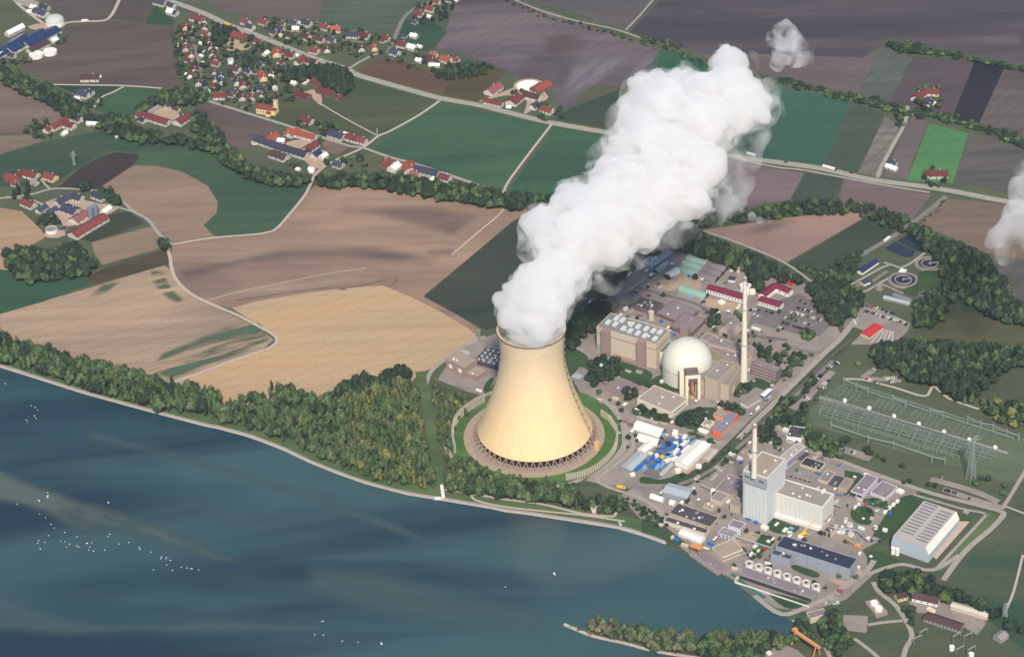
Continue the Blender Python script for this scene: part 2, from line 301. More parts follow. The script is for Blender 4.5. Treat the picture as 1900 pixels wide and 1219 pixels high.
# ---- fields
AX = -35.0; AY = 53.0
fields = [
 # polygon, tone1, tone2, streak angle, options
 ([(320,455),(397,443),(470,438),(515,427),(535,403),(568,362),(583,345),(700,350),(860,372),(940,386),(1030,392),(960,405),(785,550),(850,585),(892,612),(888,632),(820,580),(760,550),(710,530),(560,545),(430,572),(400,566),(356,545),(328,518),(316,485)],(138,116,112),(178,152,134),-8,dict(stain=.0034,stretch=18)),
 ([(430,572),(470,560),(560,545),(640,535),(710,530),(760,550),(820,580),(870,610),(888,628),(880,640),(830,670),(775,695),(760,712),(640,742),(560,745),(480,758),(415,762),(400,728),(320,712),(440,668),(490,652),(512,640),(514,626),(500,615)],(204,172,138),(194,172,146),28,dict(stretch=25,lines=.10)),
 ([(0,580),(120,548),(230,515),(305,492),(315,500),(330,525),(360,550),(400,570),(480,608),(508,630),(485,650),(440,665),(318,710),(310,740),(250,720),(120,690),(0,655),(-80,630),(-80,600)],(160,142,130),(190,166,146),24,dict(stretch=26,lines=.14)),
 ([(250,308),(290,308),(340,320),(385,345),(404,375),(402,395),(378,418),(395,437),(410,440),(322,450),(300,435),(270,405),(215,370),(190,345),(205,328)],(140,120,112),(160,138,124),20,{}),
 ([(215,255),(380,265),(440,310),(500,335),(583,332),(567,361),(534,402),(513,425),(495,432),(410,440),(378,420),(402,395),(405,375),(385,345),(340,318),(290,306),(250,306),(258,290),(230,282),(205,280)],(56,84,74),(72,98,82),-30,{}),
 ([(112,345),(150,310),(190,290),(215,283),(255,287),(258,295),(240,312),(190,345),(175,352),(100,350)],(60,54,64),(74,66,74),30,{}),
 ([(-60,300),(0,287),(80,265),(200,240),(215,255),(205,280),(180,290),(140,315),(90,345),(0,347),(-60,350)],(50,78,70),(70,90,78),35,{}),
 ([(-60,386),(0,386),(40,392),(75,425),(85,440),(60,455),(10,505),(-60,520)],(168,142,118),(190,164,136),10,{}),
 ([(-60,130),(0,143),(40,160),(100,190),(135,210),(130,235),(60,245),(-60,255)],(112,98,98),(136,122,118),20,{}),
 ([(-60,258),(0,252),(50,250),(80,262),(0,287),(-60,300)],(128,114,108),(142,126,116),20,{}),
 ([(20,110),(110,85),(120,50),(200,40),(270,42),(322,48),(330,100),(340,165),(300,163),(100,156),(45,125)],(86,76,82),(112,100,104),8,dict(stain=.003)),
 ([(60,-20),(218,-20),(216,8),(200,34),(130,42),(100,20)],(86,78,86),(100,92,98),30,{}),
 ([(225,-20),(290,-20),(288,10),(268,42),(203,36)],(84,74,82),(96,86,92),30,{}),
 ([(288,10),(325,40),(322,48),(268,45)],(46,76,66),(54,82,70),30,{}),
 ([(229,163),(298,167),(250,215),(175,205),(190,183)],(56,88,72),(66,100,80),30,{}),
 ([(100,158),(225,162),(188,182),(150,180)],(46,70,64),(56,78,70),30,{}),
 ([(170,450),(290,418),(300,460),(190,492),(175,470)],(144,126,112),(166,146,128),10,{}),
 ([(160,515),(190,500),(310,462),(315,490),(230,512),(170,528)],(70,70,62),(92,78,70),24,dict(lines=.2)),
 ([(-60,500),(0,500),(50,505),(155,510),(168,528),(80,560),(0,583),(-60,600)],(52,86,74),(62,98,80),24,{}),
 ([(200,400),(240,392),(268,415),(170,450),(150,445)],(60,70,64),(70,80,68),20,{}),
 ([(360,200),(387,192),(478,222),(525,240),(470,275),(440,280),(380,235)],(92,80,90),(112,98,104),-30,{}),
 ([(510,180),(590,185),(690,250),(640,262),(548,235),(500,225)],(72,82,70),(88,92,74),-30,{}),
 ([(655,140),(812,185),(775,214),(725,242),(700,250),(600,195),(590,170)],(68,84,70),(86,94,76),50,{}),
 ([(820,192),(1020,233),(935,352),(690,278),(730,246)],(56,92,80),(72,108,86),-40,dict(stain=.005)),
 ([(1030,235),(1140,252),(1200,275),(1100,340),(1020,375),(940,358)],(54,90,78),(68,102,82),55,{}),
 ([(700,108),(750,115),(830,145),(838,150),(820,185),(660,132)],(98,76,76),(112,90,80),-30,{}),
 ([(830,150),(875,118),(940,130),(885,192),(822,184)],(80,78,66),(94,86,68),50,{}),
 ([(850,-20),(910,-20),(1140,65),(1230,90),(1230,150),(1170,160),(1060,215),(1030,190),(1020,150),(960,150),(940,130),(870,105),(810,90),(830,50)],(88,82,102),(124,112,128),52,dict(stain=.0045,lines=.16,stretch=20)),
 ([(1225,92),(1260,98),(1340,125),(1320,160),(1200,130)],(50,94,78),(58,102,82),50,{}),
 ([(1085,155),(1170,160),(1180,180),(1065,197)],(80,86,76),(94,96,80),50,{}),
 ([(1060,200),(1155,165),(1160,245),(1030,222)],(54,74,72),(72,80,74),50,{}),
 ([(600,-20),(800,-20),(785,8),(745,38),(720,62),(640,62),(590,40),(600,15)],(60,90,78),(96,104,104),-5,dict(lines=.2)),
 ([(330,-20),(605,-20),(590,38),(480,36),(420,22)],(92,84,92),(112,102,108),8,{}),
 ([(730,95),(750,40),(790,30),(830,60),(800,95)],(48,78,70),(58,88,76),50,{}),
 ([(920,-20),(1240,-20),(1165,55),(1140,50)],(86,84,98),(100,96,108),50,{}),
 ([(1245,-20),(2000,-40),(2000,145),(1900,122),(1800,100),(1650,70),(1600,110),(1420,100),(1300,100),(1168,60)],(74,70,90),(104,96,112),4,dict(stain=.0028,stretch=20)),
 ([(1300,102),(1420,102),(1600,108),(1636,90),(1590,175),(1420,140),(1330,120)],(98,90,106),(120,108,118),50,{}),
 ([(1636,88),(1695,105),(1650,190),(1592,176)],(82,94,98),(104,110,112),52,dict(lines=.2)),
 ([(1695,106),(1810,112),(1765,216),(1652,190)],(82,74,90),(96,86,100),52,{}),
 ([(1810,112),(1864,125),(1816,230),(1767,217)],(42,42,62),(52,50,70),52,{}),
 ([(1864,125),(1990,150),(1990,280),(1900,250),(1817,230)],(92,84,94),(106,98,106),52,dict(lines=.2)),
 ([(1438,155),(1580,190),(1525,312),(1380,288),(1340,250)],(54,94,88),(66,104,94),52,{}),
 ([(1582,190),(1642,215),(1590,322),(1527,312)],(68,84,80),(80,92,86),52,{}),
 ([(1642,215),(1668,235),(1636,328),(1592,322)],(118,114,116),(140,134,132),55,dict(lines=.3,streak=.08)),
 ([(1692,212),(1722,228),(1690,308),(1684,335),(1640,328)],(112,102,114),(124,112,122),55,{}),
 ([(1724,230),(1797,248),(1768,340),(1682,336)],(78,130,92),(88,140,98),55,{}),
 ([(1800,250),(1990,290),(1990,385),(1770,338)],(88,88,96),(106,102,108),10,dict(lines=.2)),
 ([(1350,300),(1492,322),(1465,372),(1330,392),(1300,350)],(116,102,116),(134,118,126),-5,{}),
 ([(1495,322),(1565,332),(1545,372),(1468,370)],(62,78,76),(72,86,80),50,{}),
 ([(1568,333),(1728,362),(1690,412),(1550,382)],(114,98,108),(130,112,118),0,{}),
 ([(1752,368),(1862,380),(2000,400),(2000,500),(1830,470),(1702,416)],(122,106,104),(138,122,114),-30,{}),
 ([(1836,475),(2000,500),(2000,600),(1880,550)],(94,94,100),(110,106,110),50,dict(lines=.2)),
 ([(1298,428),(1480,402),(1600,393),(1612,399),(1460,487),(1400,465)],(150,126,126),(178,150,138),32,dict(lines=.06)),
 ([(1613,400),(1675,412),(1640,448),(1512,520),(1463,490)],(60,74,68),(72,84,76),50,{}),
 ([(955,408),(1080,420),(980,600),(900,612),(850,585),(786,550)],(56,68,68),(76,84,80),50,{}),
 ([(1725,625),(1760,588),(1800,578),(2000,590),(2000,650),(1740,640)],(80,84,70),(92,94,76),30,{}),
 ([(1778,558),(1830,556),(1920,588),(1785,577)],(48,88,72),(54,94,76),30,{}),
 ([(1815,745),(1850,690),(1880,672),(2000,690),(2000,750)],(80,88,80),(92,98,84),30,{}),
 ([(1756,1080),(1865,962),(1904,920),(2050,900),(2050,1300),(1880,1190)],(58,86,76),(92,98,88),50,dict(stain=.006)),
 ([(1500,765),(1560,700),(1900,812),(2050,860),(1896,895),(1860,893),(1510,790)],(84,102,90),(104,116,102),-30,{}),
]
for i, (pg, c1, c2, an, kw) in enumerate(fields):
    sheet('field', pg, field_mat('field_soil_%d' % i, c1, c2, an, **kw))
m_weed = patch_mat('field_weeds', (78, 108, 80), 24, scale=.03, stretch=7, lo=.44, hi=.60)
for pg in ([(270,690),(300,655),(360,630),(420,605),(480,596),(506,622),(486,648),(440,662),(380,680),(318,706)], [(278,498),(306,500),(312,520),(330,545),(352,562),(330,566),(300,548),(280,525)], [(160,556),(190,526),(225,520),(200,552)]):
    soft_sheet('field_weeds', pg, m_weed, feather=8, cell=3)
m_pale = patch_mat('pale_soil', (206, 182, 158), 8, scale=.006, stretch=5, lo=.35, hi=.6, amount=.8); m_moist = patch_mat('moist_soil', (112, 96, 100), 8, scale=.006, stretch=5, lo=.3, hi=.6, amount=.7)
for pg in ([(580,425),(680,415),(760,418),(860,440),(850,455),(760,440),(640,445),(560,455)], [(330,540),(470,525),(640,500),(720,520),(560,545),(420,560)], [(790,425),(850,430),(860,460),(800,450)], [(340,480),(500,455),(560,470),(420,500)]): soft_sheet('pale_soil', pg, m_pale, feather=14, cell=6)
for pg in ([(330,500),(520,460),(700,455),(820,478),(800,500),(640,480),(460,490),(340,525)], [(640,380),(800,380),(900,400),(840,440),(700,405),(600,400)], [(785,465),(845,458),(850,480),(800,482)], [(1350,440),(1420,405),(1500,405),(1420,440)], [(940,140),(1040,60),(1080,60),(1000,170)], [(1000,60),(1100,70),(1040,170)]): soft_sheet('moist_soil', pg, m_moist, feather=14, cell=6)
m_pale2 = patch_mat('pale_soil_streaks', (150, 140, 152), 52, scale=.012, stretch=8, lo=.4, hi=.62, amount=.8)
for pg in ([(1040,190),(1090,100),(1225,95),(1215,160),(1150,150)], [(1020,210),(1090,170),(1110,110),(1060,120)]): soft_sheet('pale_soil_streaks', pg, m_pale2, feather=14, cell=6)
m_pale3 = patch_mat('pale_soil_sweep', (140, 124, 130), 5, scale=.005, stretch=6, lo=.4, hi=.62, amount=.8)
for pg in ([(1420,60),(1640,75),(1800,60),(1900,60),(1900,90),(1700,88),(1500,100)], [(1420,120),(1520,130),(1600,100),(1560,150),(1440,150)]): soft_sheet('pale_soil_sweep', pg, m_pale3, feather=14, cell=6)
m_dirt = mat('dark_furrow', (118, 102, 92), var=.2)
ribbon('field_track', [(440,558),(530,544),(600,535),(660,532),(733,516),(728,528)], 2.0, m_dirt)
ribbon('field_track', [(380,560),(430,545),(500,530),(600,510),(680,498)], 2.5, mat('pale_furrow', (196,172,150), var=.1))
sheet('puddle', [(628,537),(636,535),(646,537),(636,539)], m_dirt)
# ---- plant yards
m_yard = mat('yard_concrete', (160, 150, 144), var=.16, scale=.05, cells=.11)
m_yard2 = mat('yard_asphalt', (124, 118, 120), var=.16, scale=.05, cells=.1)
m_sand = mat('sandy_yard', (196, 172, 150), var=.12, scale=.05)
m_lawn = field_mat('lawn', (54, 80, 62), (68, 94, 70), 20, stain=.02, lines=.05)
m_lawn2 = field_mat('dark_lawn', (70, 84, 74), (84, 94, 80), 20, stain=.02, lines=.05)
sheet('plant_yard', [(1062,640),(1110,560),(1190,490),(1215,452),(1250,452),(1300,470),(1400,500),(1470,512),(1520,545),(1545,590),(1562,625),(1540,660),(1470,740),(1400,800),(1330,860),(1290,890),(1240,905),(1150,905),(1085,892),(1165,830),(1145,765),(1080,735),(1060,700)], m_yard)
sheet('plant_yard', [(1150,920),(1200,890),(1290,880),(1350,850),(1400,800),(1480,790),(1500,830),(1600,870),(1705,908),(1640,1000),(1600,1020),(1625,1062),(1570,1112),(1500,1135),(1440,1128),(1390,1095),(1340,1062),(1275,1025),(1230,990),(1190,965)], m_yard)
sheet('plant_yard', [(812,705),(835,668),(860,640),(920,620),(940,640),(925,700),(900,735),(870,728)], m_yard)
sheet('parking_yard', [(1385,610),(1400,570),(1440,560),(1480,545),(1515,560),(1545,600),(1520,625),(1480,620),(1400,600)], m_yard2)
sheet('parking_yard', [(1380,620),(1430,640),(1500,650),(1530,655),(1490,690),(1430,670),(1385,640)], m_yard)
sheet('parking_yard', [(1568,595),(1600,560),(1690,600),(1684,615),(1655,642),(1610,640),(1560,640)], m_yard)
sheet('farmyard', [q('D8', *p) for p in ((530,540),(780,560),(1000,560),(1400,740),(1460,800),(1350,940),(1200,850),(900,700),(650,680))], m_yard)
sheet('gravel_pad', [q('D6', *p) for p in ((800,920),(840,820),(1075,830),(1060,990),(880,970))], m_yard)
sheet('gravel_pad', [q('D6', *p) for p in ((100,1219),(180,1130),(290,1100),(400,1150),(480,1219),(500,1320),(60,1320))], m_yard)
sheet('sandy_yard', [q('D5', *p) for p in ((820,250),(1100,120),(1220,190),(1050,330),(900,330))], m_sand)
sheet('sandy_yard', [q('D6', *p) for p in ((690,480),(900,500),(1000,390),(1010,440),(880,570),(800,540))], m_sand)
sheet('sandy_yard', [q('C1', *p) for p in ((1500,640),(1700,620),(1900,720),(1900,900),(1480,920),(1200,850))], m_sand)
sheet('sandy_yard', [q('E8', *p) for p in ((0,520),(540,620),(560,760),(430,760),(200,680),(0,640))], m_sand)
sheet('sandy_yard', [q('D7', *p) for p in ((790,930),(1140,540),(1260,560),(870,1000))], mat('apron', (214,190,170)))
sheet('sandy_yard', [q('C7', *p) for p in ((940,800),(1010,740),(1290,700),(1450,700),(1200,860),(1050,860))], m_sand)
sheet('container_yard', [q('C7', *p) for p in ((560,760),(820,330),(1080,300),(1360,400),(1000,700),(760,920),(560,830))], m_yard2)
for pg in (('C3',((380,780),(620,800),(930,900),(1150,1030),(980,1190),(660,1060),(300,1040),(260,880))), ('C6',((460,160),(660,40),(700,150),(910,230),(910,290),(480,230))),
           ('C6',((240,570),(330,480),(600,560),(860,680),(960,560),(1400,500),(1400,700),(1150,820),(840,740),(380,640))), ('C6',((1040,880),(1090,850),(1270,920),(1230,960))),
           ('C6',((1300,960),(1360,930),(1450,980),(1390,1020))), ('D3',((0,190),(130,200),(230,230),(400,200),(560,130),(700,150),(960,30),(700,250),(350,290),(0,280))),
           ('D3',((640,320),(760,250),(900,130),(560,270),(480,290))), ('D4',((130,900),(210,830),(520,940),(640,970),(520,1070),(250,1040))), ('D4',((1350,780),(1400,700),(1520,680),(1640,710),(1690,800),(1640,920),(1590,945),(1450,920),(1370,850))),
           ('D4',((1270,230),(1300,180),(1540,260),(1270,540))), ('D4',((1500,600),(1700,560),(1880,610),(1860,680),(1720,700))), ('D7',((90,780),(380,330),(600,240),(800,260),(330,740),(200,760))),
           ('D7',((1100,480),(1300,480),(1290,520),(1200,555),(1130,540))), ('D7',((60,960),(160,900),(480,1040),(460,1080),(110,1180))), ('D5',((960,330),(1100,400),(1230,170),(1400,200),(1430,250),(1380,320),(1180,480),(1080,520))),
           ('D6',((380,345),(600,420),(590,470),(470,440),(350,380))), ('D6',((160,610),(560,720),(340,765),(200,690))), ('C5',((420,440),(475,415),(410,560),(380,540))),
           ('C4',((740,1070),(860,1000),(1100,1120),(760,1216),(540,1216),(600,1060))), ('C5',((1000,180),(1170,240),(1200,360),(1120,330),(1050,420),(1010,300)))):
    sheet('lawn', [q(pg[0], *p) for p in pg[1]], m_lawn, smooth=3)
sheet('lawn', [q('D3', *p) for p in ((0,780),(130,800),(300,860),(700,1180),(500,1150),(200,1030),(0,970))], m_lawn)
sheet('lawn', [q('D7', *p) for p in ((560,240),(830,290),(1180,400),(1480,460),(1640,490),(1580,600),(1000,1140),(840,1140),(1440,470),(1300,440))], m_grass)
ribbon('apron_green', [q('D5', *p) for p in ((820,720),(980,850),(1130,960),(1290,1060))], 5, mat('green_apron', (62,120,108)))
# ---- roads (pixel polylines, width in metres)
def rd(name, w_, m_, *pts, fr='X', sm=4): ribbon(name, [q(fr, *p) for p in pts], w_, m_, sm)
rd('main_road', 19, m_grass, (560,93),(663,140),(750,165),(816,183),(887,196),(948,211),(1024,229),(1138,249),(1376,293),(1521,313),(1616,334),(1742,351),(1853,372),(2000,398))
rd('main_road', 12, m_asphL, (240,-20),(313,2),(381,27),(420,46),(470,64),(513,81),(584,110),(643,129),(663,140),(750,165),(816,183),(887,196),(948,211),(1024,229),(1138,249),(1260,272),(1376,293),(1521,313),(1616,334),(1742,351),(1853,372),(2000,398))
rd('side_road', 4.5, m_asphL, (1376,297),(1440,311),(1500,318),(1620,341),(1725,358))
rd('farm_road', 4.6, m_gravel, (816,188),(775,216),(724,244),(701,254),(673,275),(623,298),(600,312),(583,328),(567,361),(534,402),(513,425),(495,432),(470,436),(397,442),(320,454))
rd('farm_road', 5.0, m_gravel, (310,458),(316,480),(318,496),(328,521),(356,547),(397,567),(440,585),(478,605),(500,617),(513,628),(510,639),(490,650),(440,667),(380,689),(318,711))
rd('farm_road', 5.0, m_asphL, (320,454),(297,437),(275,409),(249,394),(229,376),(203,360),(178,355),(133,351),(94,352),(56,362),(0,369),(-60,372))
rd('farm_road', 4.5, m_asphL, (249,394),(221,386),(200,380),(170,382),(97,384),(58,372),(10,366))
rd('farm_road', 4, m_asphL, (94,352),(84,343),(76,333))
rd('village_road', 6, m_asphL, (380,178),(387,188),(430,202),(478,217),(546,238),(592,254),(648,272),(673,275),(724,293),(770,305),(846,330),(910,352),(935,358))
rd('farm_road', 4, m_gravel, (935,358),(948,331),(1024,231))
rd('farm_road', 3, m_gravel, (941,381),(923,402),(880,438),(838,474))
rd('village_road', 7, m_asph, (350,45),(354,58),(366,102),(376,142),(384,175),(387,190))
rd('farm_road', 5.5, m_gravel, (225,-10),(221,2),(201,36),(165,41),(127,43),(100,55),(60,30),(33,8),(20,-10))
rd('farm_road', 4, m_gravel, (99,158),(160,159),(229,160),(300,165)); rd('farm_road', 4, m_gravel, (229,162),(210,172),(188,182),(175,200))
rd('village_road', 7, m_asph, (720,100),(724,89),(735,65),(747,38),(765,20),(785,11),(830,-12))
rd('farm_road', 2.5, m_gravel, (582,183),(602,198),(650,226),(699,252)); rd('farm_road', 5, m_asphL, (648,128),(675,112),(701,100))
rd('farm_road', 4, m_asphL, (935,-8),(1001,20),(1070,40),(1143,56),(1194,74)); rd('farm_road', 3.5, m_asphL, (1215,-3),(1187,30),(1161,57))
rd('village_road', 5, m_asph, q('E3',440,370),q('E3',640,370),q('E3',900,410),q('E3',1000,380),q('E3',1040,200)); rd('village_road', 5, m_asph, q('E3',1380,530),q('E3',1600,540),q('E3',1900,580))
rd('village_road', 6, m_asph, q('E3',330,330),q('E3',200,520)); rd('village_road', 5, m_asph, q('E2',1180,690),q('E2',1300,640),q('E2',1460,580)); rd('village_road', 4, m_asph, q('E2',1150,660),q('E2',1150,560),q('E2',1340,300),q('E2',1350,180))
rd('farm_road', 6, m_asphL, (1684,198),(1679,229),(1660,265),(1636,309),(1628,330))
rd('access_road', 8, m_asph, (1755,365),(1725,390),(1679,425),(1640,450),(1600,473),(1585,485))
rd('farm_road', 4, m_asphL, (1270,420),(1300,428),(1376,454),(1455,488),(1505,523))
rd('access_road', 7, m_asph, (1455,640),(1520,655),(1560,625),(1575,600),(1575,560),(1600,520))
# perimeter road, rails and verge of the plant
rd('perimeter_strip', 22, m_lawn2, (1590,610),(1560,640),(1530,668),(1480,718),(1420,772),(1385,806),(1340,850),(1290,885))
rd('perimeter_road', 8, m_asphL, (1590,590),(1560,628),(1528,658),(1480,705),(1440,745),(1400,783),(1370,815))
rd('perimeter_road', 6, m_asph, (1545,670),(1500,712),(1450,758),(1405,800),(1370,830),(1330,865),(1290,888),(1230,905),(1130,902))
rd('rail_track', 2.5, m_dirt, (1580,630),(1540,664),(1490,712),(1420,776),(1384,808))
rd('perimeter_road', 7, m_asphL, (1440,790),(1493,829),(1550,852),(1632,883),(1726,915),(1800,934),(1853,948),(1861,957),(1837,983),(1790,1024),(1750,1077))
rd('perimeter_road', 4, m_asphL, q('D7',600,240),q('D7',800,300),q('D7',1180,410),q('D7',1440,465),q('D7',1400,540),q('D7',850,1130))
rd('farm_road', 5, m_asphL, (1859,945),(1875,920),(1893,890),(1905,870)); rd('farm_road', 3, m_gravel, (1866,940),(1905,955)); rd('farm_road', 3, m_gravel, (1898,1030),(1880,1100),(1862,1140))
rd('access_road', 7, m_asphL, (1622,1040),(1605,1062),(1570,1085),(1545,1105),(1500,1125),(1450,1140),(1400,1105))
rd('access_road', 6, m_asphL, (1610,1066),(1650,1052),(1680,1048),(1730,1058),(1780,1030))
rd('access_road', 6, m_asphL, (1620,1080),(1632,1100),(1658,1120),(1680,1150),(1692,1180),(1680,1205),(1672,1240))
rd('access_road', 5, m_asphL, (1515,1150),(1530,1170),(1530,1195),(1545,1230)); rd('access_road', 5, m_asphL, (1585,1185),(1612,1205),(1635,1225)); rd('access_road', 5, m_asphL, (1610,1160),(1640,1155),(1675,1152))
rd('perimeter_road', 8, m_asphL, (1073,735),(1115,743),(1140,760),(1152,790),(1160,820),(1150,840),(1120,866),(1085,884),(1062,895))
rd('perimeter_road', 5, m_asphL, (1120,740),(1160,790),(1176,826),(1160,848),(1130,872),(1108,890),(1130,905),(1200,930),(1250,975),(1290,1010))
rd('perimeter_road', 6, m_asphL, (790,715),(800,690),(830,665),(860,645),(900,625)); rd('cleared_strip', 13, m_grass, (779,690),(790,740),(800,800),(808,850),(818,900))
rd('bank_path', 4, m_gravel, q('F3',180,430),q('F3',370,460),q('F3',600,500),q('F3',900,540),q('F3',1200,610),q('F3',1420,630)); rd('bank_path', 3.5, m_gravel, q('F3',370,460),q('F3',410,510),q('F3',600,555),q('F3',900,590),q('F3',1200,620),q('F3',1500,665)); rd('bank_path', 4, m_gravel, q('F3',1420,630),q('F3',1460,570))
rd('works_path', 4, m_asphL, q('D1',600,440),q('D1',720,480),q('D1',760,520),q('D1',580,620),q('D1',420,710),q('D1',300,700),q('D1',280,660),q('D1',380,600),q('D1',560,500),q('D1',650,460)); rd('works_path', 4, m_asphL, q('D1',760,490),q('D1',860,440),q('D1',980,350)); rd('works_path', 3, m_asphL, q('D1',560,630),q('D1',780,730))
rd('yard_road', 6, m_yard2, q('C1',900,850),q('C1',1300,950),q('C1',1900,1130),q('C2',600,1400),q('C4',1300,470)); rd('yard_road', 7, m_yard2, (1098,620),(1130,590),(1165,550),(1190,520)); rd('yard_road', 6, m_asphL, (1090,600),(1130,565),(1180,530),(1200,515))
rd('forest_path', 4, m_gravel, q('D2',240,420),q('D2',420,430),q('D2',700,500),q('D2',980,580),q('D2',1060,490),q('D2',1200,600),q('D2',1480,700)); rd('forest_path', 4, m_gravel, q('D2',1640,760),q('D2',1900,840)); rd('works_path', 5, m_asphL, q('D2',0,590),q('D2',700,790),q('D2',1500,1030),q('D2',1750,1110))
rd('parking_lane', 9, m_yard, q('D2',400,410),q('D2',500,340)); rd('parking_lane', 8, m_yard, q('D2',400,410),q('D2',760,440)); rd('parking_lane', 10, m_yard, (1545,690),(1520,715),(1490,745),(1470,760)); rd('parking_lane', 10, m_yard, q('D7',800,60),q('D7',1300,200),q('D7',1600,330)); rd('parking_lane', 10, m_yard, q('D7',950,180),q('D7',1300,300),q('D7',1640,400)); rd('parking_lane', 14, m_yard, q('D2',190,1060),q('D2',480,1160))
# farmyards
for pg in (('E5',((1080,910),(1160,870),(1440,760),(1500,725),(1590,740),(1700,860),(1650,900),(1520,1000),(1480,1000),(1510,900),(1380,850),(1260,860))), ('E4',((720,600),(960,550),(1150,560),(1050,640),(960,700),(760,650))), ('E4',((980,860),(1180,700),(1340,780),(1230,1000))),
           ('B1',((330,300),(520,270),(800,330),(860,350),(700,430),(540,470),(330,520),(350,560),(480,540),(420,400))), ('A2',((370,680),(480,660),(500,780),(430,720))), ('A1',((1100,840),(1240,790),(1330,880),(1230,900))), ('E1',((860,640),(1000,500),(1360,600),(1330,700),(1000,720))), ('A1',((200,200),(340,170),(520,170),(300,230)))):
    sheet('farmyard', [q(pg[0], *p) for p in pg[1]], m_sand, smooth=2)
m_crop = field_mat('bare_plot', (120, 104, 100), (136, 118, 110), 20)
sheet('field', [q('E4', *p) for p in ((1250,620),(1300,560),(1660,670),(1480,780),(1300,740))], m_crop)
# ================================================================ BUILDING HELPERS
W_CREAM = mat('cream_cladding', (226, 212, 192), var=.05); W_WHITE = mat('white_wall', (240, 238, 232), k=.75, var=.04); W_GREY = mat('grey_wall', (168, 164, 164), var=.08)
W_BLUE = mat('pale_blue_cladding', (216, 220, 220), var=.05, k=.74); W_STEEL = mat('blue_grey_cladding', (168, 177, 190), var=.05); W_BEIGE = mat('beige_concrete', (206, 190, 170), var=.07)
W_BROWN = mat('brown_cladding', (132, 112, 110), var=.12); W_YELL = mat('yellow_render', (236, 214, 160), k=.72, var=.04); W_ORNG = mat('orange_cladding', (232, 118, 88), k=.75, var=.06); W_PINK = mat('pinkish_concrete', (176, 152, 146), var=.07)
R_GREY = mat('grey_roof_felt', (158, 150, 146), var=.12, scale=.08); R_DARK = mat('dark_roof_felt', (86, 80, 90), var=.2, scale=.08); R_NAVY = mat('navy_roof_sheet', (52, 60, 84), var=.06); R_TAN = mat('tan_roof_gravel', (180, 164, 146), var=.1, scale=.06)
R_RED = mat('red_roof_tiles', (128, 62, 60), var=.2, scale=.4, objr=.4); R_BRN = mat('brown_roof_tiles', (88, 66, 68), var=.15, scale=.4, objr=.3); R_ORG = mat('orange_roof_tiles', (176, 90, 70), k=.62, var=.15, scale=.4, objr=.2); R_SLATE = mat('slate_blue_roof', (66, 70, 92), var=.12, scale=.4, objr=.3)
R_WINE = mat('wine_red_roof', (134, 42, 72), var=.07); R_WHITE = mat('white_roof_sheet', (236, 234, 228), k=.75, var=.05, scale=.1); R_PURP = mat('mauve_roof', (150, 136, 144), var=.14, scale=.06); R_ROSE = mat('weathered_red_roof', (160, 96, 98), var=.25, scale=.25); R_MINT = mat('mint_roof_sheet', (158, 192, 176), var=.07, scale=.1)
G_DARK = mat('dark_window_glass', (48, 52, 62), rough=.2, spec=.6, var=.05); M_STEELG = mat('galvanised_steel', (176, 186, 190), rough=.5, var=.06); M_TRIM = mat('dark_trim', (70, 66, 72), var=.1); M_SKYL = mat('skylight_sheet', (214, 222, 230), k=.75, rough=.3, var=.03)
M_SOLAR = mat('solar_panels', (44, 60, 104), rough=.25, spec=.6, var=.06); M_BLUE = mat('blue_container_paint', (36, 110, 190), k=.8, var=.08); M_LBLUE = mat('pale_blue_paint', (120, 176, 214), k=.75, var=.05); M_YEL = mat('yellow_paint', (232, 190, 60), k=.8, var=.05); M_REDP = mat('red_paint', (190, 52, 58), k=.8, var=.05)
R_SILV = mat('silver_roof_sheet', (186, 196, 206), var=.06, scale=.1); W_LAV = mat('lavender_white_wall', (214, 214, 228), k=.72, var=.05)
FP = []
def rect(fr, L, F, R, drop):
    fx, fy = q(fr, *F); s = Z[fr][2]; h = height_of(fx, fy, drop*s)
    a = P(*q(fr, *L), h); f = P(fx, fy, h); r = P(*q(fr, *R), h)
    u = a-f; v = r-f
    if u.length >= v.length:
        un = u.normalized(); v = v-un*v.dot(un)
    else:
        vn = v.normalized(); u = u-vn*u.dot(vn)
    return f, u, v, h
def quad(f, u, v, i=0.0):
    un = u.normalized()*i; vn = v.normalized()*i
    return [(f+un+vn), (f+v+un-vn), (f+u+v-un-vn), (f+u-un+vn)]
